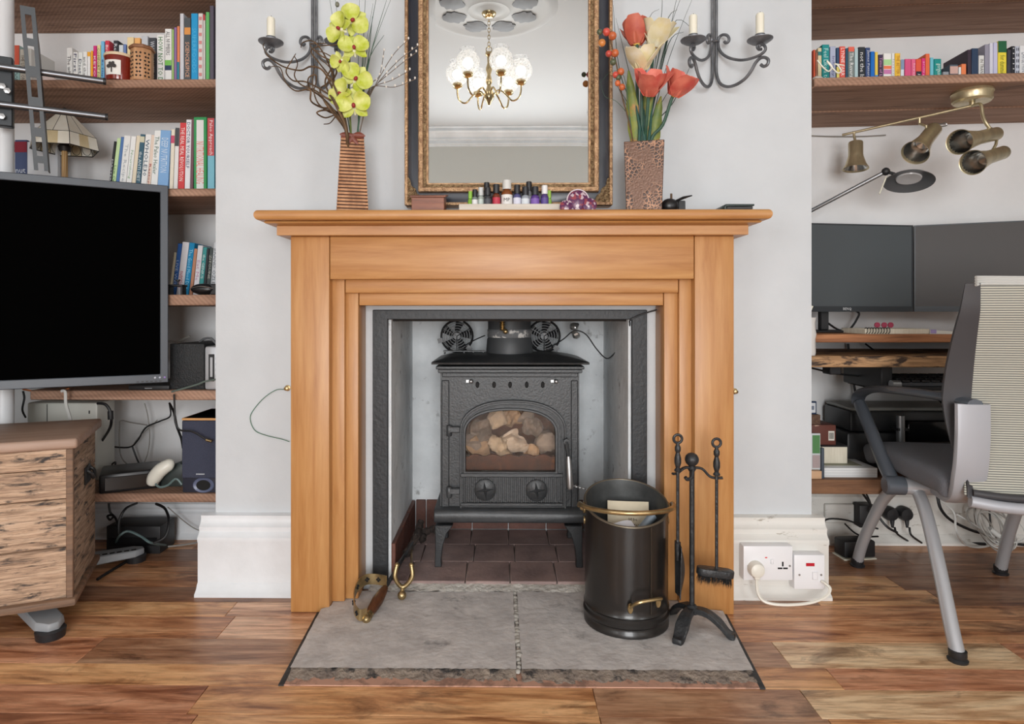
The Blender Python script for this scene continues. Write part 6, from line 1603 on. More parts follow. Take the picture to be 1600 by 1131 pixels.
# ================================================================ THINGS ON THE LOWER LEFT SHELVES
def boxthing(name, lab, cat, px0, px1, py0, py1, Y, depth, m, zbase=None, rz=0, bev=.003, group=None):
    a, b = P(px0, py0, Y), P(px1, py1, Y); z0 = b.z if zbase is None else zbase
    t = thing(name, lab, cat, ((a.x+b.x)/2, Y, z0), rz, group)
    build(MB().box(-(b.x-a.x)/2, (b.x-a.x)/2, 0, depth, 0, a.z-z0), 'body', m, t, bev=bev, seg=2)
    return t, (b.x-a.x), a.z-z0
M_grain = mat('black_textured_case', (38, 40, 42), .6, bmp=.4, bs=220, var=.2, vs=60)
boxthing('black_case', 'large black textured computer case on shelf beside silver device', 'computer', 265, 319, 537, 611, 2.0, .26, M_grain, S5T)
t, w_, h_ = boxthing('silver_device', 'silver toaster-like device with dark slots on alcove shelf', 'device', 319, 342, 541, 611, 1.985, .2, mat('silver_plastic', (186, 188, 192), .35, .3), S5T, bev=.008)
build(MB().box(-w_*.2, w_*.2, -.001, .002, h_*.2, h_*.82), 'slot_recess', M_plas, t, bev=.0008)
build(MB().box(-w_*.08, w_*.1, -.003, .002, h_*.3, h_*.75), 'slider', MATS['silver_plastic'], t, bev=.0008)
for i in range(4): build(MB().box(w_*.28, w_*.44, -.0008, .001, h_*(.3+.13*i), h_*(.36+.13*i)), 'vent', M_plas, t)
t, w_, h_ = boxthing('media_player', 'flat black media player under the screen corner on shelf', 'media player', 200, 264, 602, 612, 1.985, .2, M_plas, S5T)
for i in range(6): build(MB().box(-.011+.0038*i, -.0083+.0038*i, -.0012, .001, h_*.3, h_*.42), 'maker_mark', plain((190, 194, 198)), t)
t, w_, h_ = boxthing('white_appliance', 'low white box-shaped appliance standing behind the wooden chest', 'appliance', 42, 152, 629, 690, 2.12, .1, mat('offwhite_plastic', (206, 206, 198), .45), S6T, bev=.006)
for x_ in (-.05,): build(MB().box(x_-.001, x_+.001, -.0008, .001, h_*.75, h_*.98), 'seam', M_plas, t)
build(MB().box(.09, .094, -.001, .001, h_*.86, h_*.9), 'button', M_plas, t)
# speaker
M_navy = mat('navy_grille_cloth', (62, 66, 84), .85, bmp=.5, bs=400)
sY = 1.985
t, w_, h_ = boxthing('bookshelf_speaker', 'navy bookshelf speaker with pale wooden top edge on lowest shelf', 'speaker', 285, 343, 653, 771, sY, .2, mat('speaker_cabinet', (44, 46, 58), .5), S6T, bev=.003)
build(MB().box(-w_/2+.001, w_/2-.001, -.006, .0, h_*.2, h_*.965), 'grille', M_navy, t, bev=.002)
build(MB().box(-w_/2-.001, w_/2+.001, -.003, .2, h_*.97, h_*1.0), 'top_edge', wood('speaker_top', [(196, 140, 84), (216, 166, 110)], 'X', 5, .5), t, bev=.001)
build(MB().lathe([(.022, .001), (.03, .004), (.033, .002), (.034, -.002)], 28, T(.008, 0, h_*.1) @ RX(90) @ Matrix.Diagonal((1, .72, 1, 1))), 'port_ring', mat('port_plastic', (96, 104, 130), .35), t)
build(MB().lathe([(.0001, .0012), (.023, .0012)], 24, T(.008, 0, h_*.1) @ RX(90) @ Matrix.Diagonal((1, .72, 1, 1))), 'port_hole', M_dark, t)
for i in range(6): build(MB().box(-.012+.0045*i, -.0086+.0045*i, -.0068, -.005, h_*.248, h_*.262), 'maker_mark', plain((200, 204, 210)), t)
# router-like black box, white handset, cradle
rY = 2.0; c = P(193, 778, rY)
t = thing('set_top_box', 'black set-top box angled on lowest shelf beside wooden chest', 'set-top box', (c.x-.01, 2.06, S6T), 28)
build(MB().box(-.085, .085, -.07, .07, 0, .06), 'body', M_gloss, t, bev=.006, seg=2)
build(MB().box(-.07, .08, -.072, -.069, .008, .05), 'front_panel', mat('gloss_black', (14, 14, 16), .12), t, bev=.002)
c = P(245, 745, 2.0)
t = thing('white_handset', 'white curved handheld massager leaning on its dark cradle', 'handset', (c.x, 2.02, S6T), 0)
build(MB().tube(smooth([(-.024, 0, .016), (-.018, -.004, .035), (.004, -.006, .062), (.028, 0, .078), (.04, .01, .08)], 5), [.012, .016, .018, .019, .02, .021, .022, .022, .022, .022, .022, .022, .021, .021, .02, .02, .019, .017, .014, .01, .006], 14), 'body', mat('ivory_plastic', (226, 224, 212), .35), t)
c = P(272, 750, 2.08)
t = thing('charging_cradle', 'dark grey charging cradle behind the white handset', 'cradle', (c.x, 2.1, S6T))
build(MB().prism([(-.05, 0), (.05, 0), (.05, .07), (.03, .078), (-.05, .045)], -.05, .06, XZ), 'body', mat('charcoal_green_plastic', (56, 64, 62), .45), t, bev=.005, seg=2)
# boxes on the floor
fb = []
t, w_, h_ = boxthing('black_floor_box', 'flat black electronics box on floor under the lowest shelf', 'electronics box', 166, 250, 822, 846, 2.17, .1, M_plas, 0)
build(MB().box(-w_/2+.01, w_/2-.01, -.001, .002, h_*.3, h_*.6), 'front_strip', M_gloss, t)
# cables
M_gcable = mat('grey_cable', (150, 146, 140), .5)
M_tcable = mat('teal_grey_cable', (96, 116, 116), .5)
M_ocable = mat('orange_cable', (206, 120, 70), .5)
cg = 'cables hanging in the left alcove'
Yc = 2.28
cable([P(152, 630, 2.05), P(165, 632, 2.05), P(173, 645, 2.05), P(174, 660, 2.06), P(170, 672, 2.1), P(160, 688, 2.15)], .0045, M_cable, 'thick black power lead curling from the white appliance', 'power_lead', 'cable')
solo(MB().cyl(P(172.5, 642, 2.05), P(173, 655, 2.05), .0085, n=12), 'ferrite_bead', M_plas, 'black ferrite bead on the white appliance power lead', 'ferrite bead')
cable([P(160, 696, Yc), P(200, 699, Yc), P(215, 688, Yc), P(228, 668, Yc), P(250, 658, Yc), P(266, 650, Yc), P(265, 632, 2.2)], .003, M_cable, 'black cable looping from the chest up behind the navy speaker')
cable([P(207, 698, Yc), P(212, 712, Yc), P(218, 726, Yc), P(219, 735, Yc-.06)], .003, M_cable, 'short black cable dropping to the set-top box')
cable([P(246, 656, Yc), P(240, 662, Yc), P(216, 684, Yc), P(208, 696, Yc)], .002, M_gcable, 'grey cable twisted along the black alcove cable')
cable([P(230, 664, Yc), P(205, 660, Yc), P(190, 657, Yc), P(187, 664, Yc), P(187, 700, Yc), P(192, 718, Yc), P(206, 731, Yc-.05)], .0022, M_gcable, 'grey cable making a square loop on alcove wall')
cable([P(226, 630, Yc), P(231, 650, Yc), P(234, 680, Yc), P(231, 708, Yc), P(221, 732, Yc-.05)], .0018, M_gcable, 'thin grey cable hanging straight down alcove wall')
cable([P(265, 630, 2.15), P(272, 645, 2.1), P(276, 665, 2.06), P(283, 684, 2.03), P(286, 700, 2.03)], .004, M_cable, 'black cable running down behind the navy speaker edge')
cable([P(272, 616, 1.955), P(273, 640, 1.96), P(274, 660, 1.955), P(282, 672, 1.955), P(300, 674, 1.955), P(318, 684, 1.955), P(322, 687, 1.955)], .0028, M_cable, 'black cable with gold jack hanging before navy speaker')
solo(MB().cyl(P(322, 687, 1.955), P(331, 689.5, 1.955), .0042, n=10), 'gold_jack_plug', M_brass, 'gold jack plug hanging in front of navy speaker', 'plug')
cable([P(243, 756, 1.985), P(250, 761, 1.98), P(262, 758, 1.98), P(275, 748, 1.98), P(284, 757, 1.982)], .0035, M_tcable, 'teal-grey lead curling below white handset')
cable([P(160, 740, 2.2), P(172, 728, 2.2), P(180, 722, 2.2), P(178, 732, 2.2), P(166, 744, 2.2)], .003, M_cable, 'small black cable loop beside the chest handle')
cable([P(170, 786, 2.15), P(172, 800, 2.15), P(177, 806, 2.15), P(172, 812, 2.15), P(168, 806, 2.15), P(178, 806, 2.14), P(186, 822, 2.1)], .0035, M_cable, 'knotted black cable above the flat black floor box')
cable([P(186, 840, 2.1), P(186, 815, 2.1), P(196, 795, 2.12), P(214, 786, 2.2)], .004, M_cable, 'black cable arching from shelf to the floor box')
cable([P(244, 787, 2.2), P(258, 795, 2.15), P(264, 815, 2.11), P(258, 838, 2.09), P(240, 848, 2.08)], .0045, M_cable, 'thick black cable arching beside the flat black floor box')
cable([PZ(180, 852, .006), P(186, 838, 2.08), P(200, 830, 2.08), P(220, 838, 2.08), P(236, 848, 2.08), PZ(262, 852, .006)], .004, M_tcable, 'teal-grey cable coiled over the floor box')
cable([PZ(196, 858, .006), PZ(230, 856, .006), PZ(270, 853, .006), PZ(305, 848, .006), P(322, 838, 2.2)], .0032, M_gcable, 'pale grey cable trailing on the floor to skirting')
cable([P(262, 792, 2.26), P(285, 812, 2.28), P(305, 826, 2.28), P(325, 832, 2.26)], .002, M_gcable, 'thin grey cable slanting on wall under lowest shelf')
cable([PZ(152, 905, .006), PZ(176, 890, .006), PZ(200, 876, .006)], .0045, M_cable, 'black cable on the floor boards under the chest corner')
cable([P(96, 611, 1.93), P(102, 612, 1.93), P(103, 630, 1.94), P(108, 648, 1.96), P(112, 662, 1.98)], .0045, mat('white_cable', (214, 214, 210), .45), 'white cable dropping from the screen behind chest')
cable([P(36, 608, 2.0), P(60, 612, 2.0), P(90, 612, 2.0), P(108, 607, 2.0)], .003, M_ocable, 'orange cable draped under the screen')
cable([P(36, 611, 2.0), P(38, 622, 2.0), P(35, 640, 2.0), P(40, 652, 2.02)], .003, M_cable, 'black cable beside the white stand pole')
cable([P(264, 533, 2.15), P(278, 533, 2.15), P(292, 527, 2.15), P(297, 525, 2.15)], .004, M_gcable, 'pale grey lead lying on top of black computer case')
cable([P(312, 534, 2.1), P(320, 529, 2.08), P(330, 529, 2.05), P(338, 537, 2.03)], .004, mat('mid_grey_cable', (120, 122, 124), .5), 'grey lead arching over the silver device')
cable([P(268, 612, 1.97), P(290, 606, 1.965), P(310, 600, 1.965), P(320, 596, 1.965), P(342, 592, 1.965)], .003, mat('sage_cable', (92, 104, 98), .5), 'sage green lead slanting across black computer case')

# ================================================================ RIGHT ALCOVE: SHELVES AND DESK BOARDS
RXL, RXR = BR+.002, ROOM_R-.002
def rshelf(name, lab, z_at, Xref, slope, cuts, th, drops, m=None, mats=None):
    xc = (RXL+RXR)/2; zc_ = z_at + (xc-Xref)*slope
    t = thing(name, lab, 'shelf', (xc, (cuts[0]+cuts[-1])/2, zc_))
    t.rotation_euler = (0, -slope, 0); MW[t] = Matrix.Translation(t.location) @ Matrix.Rotation(-slope, 4, 'Y')
    ym = (cuts[0]+cuts[-1])/2; hw = (RXR-RXL)/2-.012*(slope > 0)
    for a, b, d in zip(cuts, cuts[1:], drops):
        build(MB().box(-hw, hw, a-ym+.0008, b-ym-.0008, -d, th-d), 'board', m or M_shelf, t, bev=.003)
    return t
R2F = 1.91; R2Z = ZY(137, R2F); R2SL = .021; R2X = PX(1271, R2F); R2TH = .026
rshelf('shelf_board', 'highest rough timber shelf above the office chair alcove', ZY(65, 2.335), PX(1271, 2.335), .0305, [1.91, 2.085, 2.338], .03, [0, 0])
rshelf('shelf_board', 'rough timber bookshelf with the brass spotlights beneath', R2Z, R2X, R2SL, [R2F, 2.153, 2.338], R2TH, [0, .004])
def r2top(X): return R2Z + R2TH + (X-R2X)*R2SL
M_desk = wood('orange_edge_board', [(122, 78, 50), (168, 112, 74), (188, 132, 90)], 'X', 4, .55, dark=(80, 52, 36), ds=8, bmp=.4)
M_live = wood('live_edge_board', [(120, 90, 62), (178, 138, 98), (200, 162, 120)], 'X', 5, .6, dark=(62, 46, 36), dt=(.5, .58), ds=9, bmp=.5, dist=2.4)
UF, LF, BF = 1.97, 1.92, 1.97
UZ, LZ, BZ2 = ZY(522, UF), ZY(556, LF), ZY(748, BF)
def board(name, lab, yf, ztop, th, m):
    t = solo(MB().box(RXL, RXR, yf, YA-.002, ztop-th, ztop), name, m, lab, 'desk board', bev=.003)
    return t
board('desk_board', 'upper orange-edged timber desk board under the two monitors', UF, UZ, .025, M_desk)
board('desk_board', 'lower live-edge timber desk board above the keyboard tray', LF, LZ, .033, M_live)
board('desk_board', 'lowest brown timber board carrying printer and boxes', BF, BZ2, .044, wood('brown_board', [(96, 66, 46), (132, 94, 66), (150, 108, 78)], 'X', 3.4, .65, bmp=.3))

# ================================================================ BOOKS ABOVE THE SPOTLIGHTS
GR = 'books on the shelf above the spotlights'
Yr = 1.99
def rb(items):
    for i, it in enumerate(items):
        px0, px1, yt_, desc, col = it[:5]; kw = it[5] if len(it) > 5 else {}
        X = (PX(px0, Yr)+PX(px1, Yr))/2
        book(px0, px1, yt_, r2top(X)+.0005, kw.pop('Y', Yr), desc, col, 'book, %s from the chimney breast above the spotlights' % ORD[i], GR, **kw)
rb([
 (1271, 1274, 80, 'orange-red', (206, 84, 54)),
 (1274.3, 1277.5, 84, 'thin brown', (150, 96, 76)),
 (1278, 1284, 77, 'cream and teal', (222, 206, 168), dict(bands=((.8, .9, (40, 120, 120)),))),
 (1284.5, 1296, 72, 'teal', (18, 138, 138), dict(title=('Feel Like a ten', .8), tc=(190, 230, 226))),
 (1297, 1306, 75, 'lavender grey', (168, 176, 200), dict(title=('Infinity', .5), tc=(110, 110, 150))),
 (1306.8, 1311.6, 77, 'navy and yellow', (44, 72, 104), dict(bands=((0, .5, (220, 206, 110)),))),
 (1312, 1321, 75, 'coral red', (218, 88, 74), dict(title=('LYNNE FARR', .7, .6), tc=(246, 226, 220))),
 (1321.5, 1325, 78, 'thin teal navy', (40, 84, 108)),
 (1325.5, 1335, 76, 'grey red-cornered', (120, 130, 128), dict(title=('The Reverse', .7, .5), tc=(240, 240, 238), bands=((.88, 1, (220, 100, 80)),))),
 (1335.5, 1341, 78, 'pale aqua', (174, 198, 202)),
 (1341.5, 1352, 76, 'black', (38, 44, 50), dict(title=('not the last', .8, .45), tc=(226, 226, 226))),
 (1352.5, 1360, 77, 'navy', (54, 74, 118), dict(title=('James Patterson', .85), tc=(210, 216, 230))),
 (1360.5, 1367, 83, 'vivid blue', (10, 104, 190)),
 (1367.3, 1372, 84, 'yellow and blue', (226, 196, 84), dict(bands=((0, .3, (30, 140, 210)),))),
 (1372.5, 1380, 88, 'dark purple', (60, 48, 76), dict(title=('Time of Lies', .8), tc=(210, 150, 190))),
 (1380.5, 1393, 86, 'white colour-printed', (230, 230, 226), dict(bands=((.62, .8, (170, 214, 150)), (.5, .6, (232, 120, 80)), (.34, .48, (196, 120, 170))))),
 (1393.5, 1398, 86, 'thin white', (226, 228, 226), dict(title=('lessons', .6), tc=(150, 160, 170))),
 (1398.5, 1407, 86, 'golden yellow', (238, 192, 66), dict(title=('THE BETTER ONE', .85), tc=(176, 120, 40))),
 (1407.5, 1413, 96, 'white and slate', (214, 222, 230), dict(bands=((.6, 1, (130, 150, 180)),))),
 (1414, 1424, 95, 'rose pink', (214, 84, 130)),
 (1424.3, 1431, 95, 'pink', (224, 100, 140), dict(title=('lovely', .6), tc=(246, 210, 220))),
 (1431.3, 1440, 95, 'orange over black', (222, 88, 62), dict(bands=((0, .5, (44, 44, 58)),), title=('JOY', .3, .25), tc=(240, 240, 240))),
 (1440.3, 1446, 94, 'magenta', (214, 50, 124), dict(title=('pretty girl', .7), tc=(246, 200, 220))),
 (1446.3, 1453, 87, 'orange', (226, 108, 66)),
 (1453.5, 1459, 93, 'aqua', (110, 190, 206)),
 (1459.5, 1471, 95, 'jade', (20, 140, 136), dict(title=('gorgeous', .6), tc=(220, 240, 230))),
 (1473.5, 1483, 115, 'short grey', (150, 154, 160)),
 (1484, 1497, 104, 'slate square', (84, 96, 108), dict(bands=((.5, .9, (206, 170, 160)), (.1, .35, (220, 220, 220))))),
 (1498, 1502, 108, 'short white', (228, 228, 226)),
 (1502.5, 1510, 103, 'short orange', (234, 132, 84)),
 (1512, 1518, 81, 'dark plum', (56, 44, 58)),
 (1518.5, 1529, 79, 'dark navy', (42, 62, 90)),
 (1529.5, 1538, 90, 'small white', (222, 222, 220), dict(title=('IN TRANSIT', .7), tc=(110, 106, 100))),
 (1539, 1546, 73, 'lilac grey', (150, 148, 164)),
 (1546.5, 1552, 71, 'white lilac', (212, 212, 226)),
 (1552.5, 1559, 70, 'pale lilac', (196, 196, 224)),
 (1559.5, 1573, 68, 'yellow green-topped', (234, 214, 70), dict(bands=((.72, 1, (34, 96, 62)),), title=('for dummies', .5, .4), tc=(120, 130, 50))),
 (1574, 1580, 81, 'charcoal', (62, 62, 72)),
 (1580.5, 1586, 76, 'black spiral-bound', (40, 42, 50), dict(title=('. . . . . . .', .9), tc=(220, 220, 220))),
 (1586.5, 1593, 76, 'striped spiral-bound', (196, 202, 216), dict(title=('= = = = = =', .9), tc=(50, 52, 66))),
])
book(1593.5, 1606, 75, r2top(PX(1600, Yr)), Yr, 'white grey-printed', (226, 228, 230), 'book beyond the striped spiral-bound one above the spotlights', GR, title=('LARGE PRINT', .6), tc=(150, 156, 166))
Xr = PX(1492, 2.12)
t = thing('book', 'red book leaning aslant behind the short orange book', 'book', (Xr, 2.18, r2top(Xr)), group=GR)
build(MB().prism([(-.05, 0), (.045, 0), (.045, .008), (.05, .1), (.042, .102)], 0, .02, XZ), 'cover', plain((186, 44, 52)), t, bev=.001)
# bent white tube hook and tag
M_ivory = mat('ivory_tube', (228, 226, 208), .35)
hk = [P(a, b, 1.94) for a, b in ((1277, 94), (1285, 104), (1293, 111), (1297, 110), (1300, 104), (1292, 95), (1298, 103), (1309, 114), (1314, 110), (1308, 101), (1304, 100), (1318, 102))]
solo(MB().tube(smooth(hk, 5), .0022, 8), 'bent_tube_hook', M_ivory, 'bent ivory tube hook dangling in front of the teal book', 'hook')
c = P(1279, 119, 1.94)
solo(MB().sphere((c.x, 1.945, r2top(c.x)+.0085), .0085, 12, 8, (1.9, 1, 1)), 'pebble', mat('pale_pebble', (206, 196, 184), .6, var=.2), 'pale pebble on shelf edge below the teal book', 'pebble')

# ================================================================ SPOTLIGHT BAR
M_anb = mat('antique_brass', (212, 198, 162), .33, .75, var=.15, vs=30, st=(1, 1, .2))
M_refl = mat('reflector', (206, 206, 204), .2, 1.0)
cX, cY = PX(1519, 1.985), 1.985
cZ = R2Z + (cX-R2X)*R2SL - .001
sp_ = thing('spotlight_bar', 'antique brass bar of four spotlights under the bookshelf', 'spotlight', (cX, cY, cZ-.3))
build(MB().lathe([(.0001, 0), (.053, 0), (.056, -.008), (.053, -.012), (.053, -.03), (.048, -.036), (.0001, -.036)], 32, T(cX, cY, cZ)), 'ceiling_plate', M_anb, sp_, w=True)
b0 = P(1316, 211, 2.2); b1 = Vector((cX, cY, cZ-.045))
build(MB().tube([b0, b1], .0042, 10).tube([b1, b1+Vector((0, 0, .012))], .008, 10), 'bar', M_anb, sp_, w=True)
def head(par, a, b, mount, r=.04):
    """bell-shaped lamp head from its closed end a to its mouth b, hung from mount"""
    a = Vector(a); b = Vector(b); L_ = (b-a).length
    M = look(a, b); k = L_
    h = build(MB().lathe([(.0001, 0), (r*.52, 0), (r*.56, .003), (r*.56, k*.48), (r*.58, k*.5), (r*.58, k*.53), (r*.64, k*.62), (r*.8, k*.84), (r*.98, k*.97), (r, k), (r*.95, k-.001), (r*.76, k*.83), (r*.5, k*.6), (r*.3, k*.55), (.0001, k*.54)], 28, M), 'lamp_head', M_anb, par, w=True)
    build(MB().lathe([(r*.9, k*.95), (r*.72, k*.82), (r*.48, k*.62), (.0001, k*.56)], 24, M), 'reflector', M_refl, h, w=True)
    build(MB().tube(mount, .0042, 8), 'knuckle', M_anb, h, w=True)
    return h
def bar(t): return b0 + (b1-b0)*t
a1 = P(1337, 222, 2.17); e1 = P(1337, 264, 2.16); head(sp_, a1, e1, [bar(.1), bar(.1)+Vector((0, 0, -.012)), a1+Vector((0, .0, -.004))])
a2 = P(1460, 201, 2.05); e2 = P(1430, 239, 1.99); head(sp_, a2, e2, [bar(.62), bar(.62)+Vector((0, 0, -.02)), P(1447, 197, 2.04), P(1448, 206, 2.04)])
b2 = b1 + (b1-b0)*.12
build(MB().tube(smooth([b1, P(1532, 163, 1.95), P(1535, 178, 1.94), P(1539, 190, 1.93), P(1546, 200, 1.93)], 4), .0048, 8), 'bar_end', M_anb, sp_, w=True)
a3 = P(1557, 209, 1.96); e3 = P(1499, 222, 1.86); head(sp_, a3, e3, [P(1546, 200, 1.93), P(1540, 206, 1.93), P(1540, 210, 1.925)], .036)
a4 = P(1568, 238, 1.97); e4 = P(1520, 254, 1.87); head(sp_, a4, e4, [P(1546, 200, 1.94), P(1560, 205, 1.96), P(1556, 226, 1.95), P(1548, 240, 1.94)], .036)
solo(MB().tube(smooth([P(1460, 192, 2.06), P(1470, 194, 2.06), P(1477, 192, 2.06), P(1479, 196, 2.06), P(1470, 198, 2.06)], 4), .002, 6), 'thin_clip', M_steel, 'thin wire clip looped by the second spotlight', 'clip')
cable([P(1268, 212, 2.33), P(1300, 213, 2.33), P(1345, 213, 2.33), P(1384, 211, 2.33)], .002, M_gcable, 'thin grey wire stretched along wall below spotlight shelf', 'wall_wire', 'wire')

# ================================================================ DESK LAMP AND MONITORS
M_alu = mat('brushed_aluminium', (170, 174, 178), .32, .85)
dl = thing('desk_lamp', 'silver desk lamp with long arm and round dish head', 'desk lamp', (BR+.06, 2.235, UZ))
jn = P(1384, 268, 2.06); el = Vector((BR+.06, 2.235, 1.125)); 
build(MB().tube([el, jn], .0065, 12), 'upper_arm', M_alu, dl, w=True)
build(MB().tube([(BR+.06, 2.235, UZ+.02), el], .0065, 12), 'lower_arm', M_alu, dl, w=True)
build(MB().lathe([(.0001, 0), (.045, 0), (.045, .015), (.03, .022), (.0001, .022)], 24, T(BR+.06, 2.235, UZ)), 'base', M_alu, dl, w=True)
build(MB().sphere(tuple(jn), .0125, 16, 10).tube([jn, P(1398, 272, 2.05)], .005, 8), 'joint', M_plas, dl, w=True)
hcn = P(1420, 281, 2.04)
Mhd = T(*hcn) @ RY(10) @ RX(-16)
hd2 = build(MB().lathe([(.0001, .016), (.03, .015), (.055, .006), (.07, -.006), (.0705, -.008), (.055, .001), (.03, .008), (.0001, .009)], 32, Mhd), 'dish', mat('grey_dish', (120, 124, 128), .35, .5), dl, w=True)
build(MB().lathe([(.0001, .004), (.034, .002), (.036, .006)], 24, Mhd), 'lens', mat('lamp_lens', (206, 208, 210), .25), hd2, w=True)
build(MB().tube([P(1385, 276, 2.045), P(1374, 303, 2.03)], .0022, 8), 'adjuster_rod', M_ivory, dl, w=True)
M_mon = mat('dark_monitor_screen', (80, 85, 88), .5, spec=.25)
M_mon2 = mat('dark_monitor_screen_warm', (76, 73, 72), .5, spec=.25)
def monitor(lab, corner, rz, wd, ht, left, scr):
    t = thing('monitor', lab, 'monitor', tuple(corner), rz)
    x0, x1 = (-wd, 0) if left else (0, wd)
    build(MB().box(x0, x1, .004, .03, 0, ht), 'back_shell', M_plas, t, bev=.004)
    build(MB().ring_prism([(x0, 0), (x1, 0), (x1, ht), (x0, ht)], [(x0+.004, .018), (x1-.004, .018), (x1-.004, ht-.004), (x0+.004, ht-.004)], 0, .008, XZ), 'bezel', mat('monitor_bezel', (48, 52, 56), .45), t)
    build(MB().box(x0+.003, x1-.003, .002, .006, .016, ht-.003), 'screen', scr, t)
    return t
cj = P(1427, 487, 2.17); hm = ZY(353, 2.17)-cj.z
m1 = monitor('dark switched-off monitor nearer the chimney breast on desk', cj, 9, .455, hm, True, M_mon)
text('BENQ', plain((214, 216, 218)), m1, T(-.245, -.0015, .009) @ RX(90), width=.03)
cj2 = P(1428.5, 487, 2.172)
m2 = monitor('dark switched-off monitor angled behind the office chair', cj2, -22, .5, hm, False, M_mon2)
for t_, x_, Y_ in ((m1, PX(1287, 2.17), 2.17), (m2, PX(1560, 2.16), 2.16)):
    build(MB().box(x_-.014, x_+.014, Y_-.008, Y_+.014, UZ+.008, cj.z+.1), 'stand_post', M_plas, t_, w=True, bev=.003)
    build(MB().box(x_-.05, x_+.06, Y_-.05, Y_+.07, UZ, UZ+.008), 'stand_foot', M_plas, t_, w=True, bev=.003)

# ================================================================ ON THE DESK BOARDS
nY = 1.995
nb = thing('spiral_notebook', 'open pile of white pages in black spiral notebook on upper board', 'notebook', (PX(1420, nY), nY+.06, UZ))
xa, xb = PX(1352, nY), PX(1452, nY)
build(MB().box(xa, xb, nY, nY+.14, UZ, UZ+.016), 'pages', M_pages, nb, w=True, bev=.001)
mb = MB()
for i in range(9): mb.tube(arc((xa+.002+.0085*i, nY-.001, UZ+.011), .009, 0, 360, 12, 'YZ')[:-1], .0012, 5, closed=True)
o = build(mb, 'spiral_wire', M_cable, nb, w=True); o['kind'] = 'stuff'
xc_, xd_ = PX(1438, nY), PX(1493, nY)
nb2 = thing('white_notepad', 'white notepad with lilac tab beside the spiral notebook', 'notepad', ((xc_+xd_)/2, nY, UZ))
build(MB().prism([(PX(1453, nY), 0), (xd_, 0), (xd_, .008), (PX(1453, nY), .013)], nY+.0, nY+.13, T(0, 0, UZ) @ XZ), 'pages', plain((226, 226, 216)), nb2, w=True)
build(MB().box(PX(1454, nY), PX(1463, nY), nY-.001, nY+.02, UZ+.002, UZ+.0135), 'lilac_tab', plain((170, 154, 206)), nb2, w=True)
for i, px_ in enumerate((1370, 1381, 1391)):
    c = P(px_, 510, nY+.03)
    solo(MB().lathe([(.0001, 0), (.0085, 0), (.0085, .004), (.0001, .004)], 18, T(c.x, nY+.03, UZ+.0275) @ RX(90)), 'red_disc_tab', plain((160, 56, 82)), ['crimson disc tab over the notebook spiral', 'crimson disc tab between two others on notebook', 'crimson disc tab farthest along the notebook pages'][i], 'tab', 'crimson tabs on the notebook')
cx_ = BR+.021
wp = thing('white_pot', 'white glazed pot at chimney breast end of the desk', 'pot', (cx_, 1.955, LZ))
build(MB().lathe([(.0001, 0), (.015, 0), (.017, .008), (.016, .05), (.019, .065), (.016, .08), (.015, .1), (.018, .115), (.016, .115), (.013, .1), (.0001, .02)], 24, T(cx_, 1.955, LZ)), 'body', mat('white_glaze', (222, 220, 216), .25, patch=(120, 70, 70), pt=(.66, .7), ps=30), wp, w=True)
build(MB().tube([(cx_-.006, 1.955, LZ+.05), (cx_, 1.955, LZ+.13), (cx_+.008, 1.955, LZ+.15)], .003, 8), 'pen', M_ivory, wp, w=True)
# keyboard tray and fittings
kb = thing('keyboard_tray', 'black keyboard tray hung beneath the lower desk board', 'keyboard tray', (PX(1450, 1.98), 1.98, ZY(612, 1.95)))
zK = ZY(603, 1.96)
build(MB().box(PX(1393, 1.96), 1.75, 1.96, 2.2, zK-.012, zK), 'tray', M_plas, kb, w=True, bev=.002)
build(MB().box(PX(1380, 1.97), PX(1398, 1.97), 1.98, 2.2, zK-.012, LZ-.034), 'hanger', M_plas, kb, w=True, bev=.003)
build(MB().cyl(P(1392, 601, 1.95), P(1405, 601, 1.95), .014, n=14), 'clamp_knob', M_alu, kb, w=True)
key = thing('keyboard', 'black keyboard with rows of keys on the tray', 'keyboard', (PX(1450, 1.99), 1.99, zK))
build(MB().prism([(1.965, 0), (1.965, .012), (2.1, .026), (2.1, 0)], PX(1408, 1.97), PX(1408, 1.97)+.44, T(0, 0, zK) @ YZ), 'case', mat('keyboard_case', (70, 74, 80), .45), key, w=True, bev=.002)
xk = PX(1408, 1.97)
km = None
for r in range(4):
    for k in range(14):
        x = xk+.012+.03*k; y = 1.972+.03*r; z = zK+.012+.0032*r*1.0
        if km is None:
            o = build(MB().box(-.0125, .0125, -.012, .012, 0, .008), 'key', M_plas, key, bev=.002); km = o.data
        else:
            o = bpy.data.objects.new('key', km); COL.objects.link(o); o.parent = key
        o.location = Vector((x, y+.002, z)) - key.location
solo(MB().box(PX(1297, 2.0), PX(1315, 2.0), 2.0, 2.05, LZ-.033-.03, LZ-.034), 'cable_block', M_plas, 'black connector block fixed under the lower desk board', 'connector', bev=.003)
cable([P(1308, 480, 2.25), P(1340, 487, 2.25), P(1338, 500, 2.25), P(1326, 515, 2.25), P(1310, 515, 2.25), P(1294, 505, 2.2)], .0035, M_cable, 'black cable looping beneath the first monitor')
cable([P(1268, 575, 2.1), P(1310, 584, 2.1), P(1350, 588, 2.1), P(1384, 592, 2.05)], .0035, M_cable, 'black cable slung below the live-edge desk board')
cable([P(1325, 537, 2.3), P(1328, 570, 2.3), P(1334, 600, 2.3), P(1337, 620, 2.28), P(1334, 640, 2.2)], .004, M_cable, 'black cable hanging behind the desk to the printer')
cable([P(1352, 537, 2.25), P(1372, 552, 2.25)], .003, M_cable, 'short black cable crossing between the two desk boards')
cable([P(1325, 598, 2.25), P(1360, 606, 2.25), P(1400, 612, 2.24), P(1440, 616, 2.2)], .002, M_cable, 'thin black cable drooping under the keyboard tray')
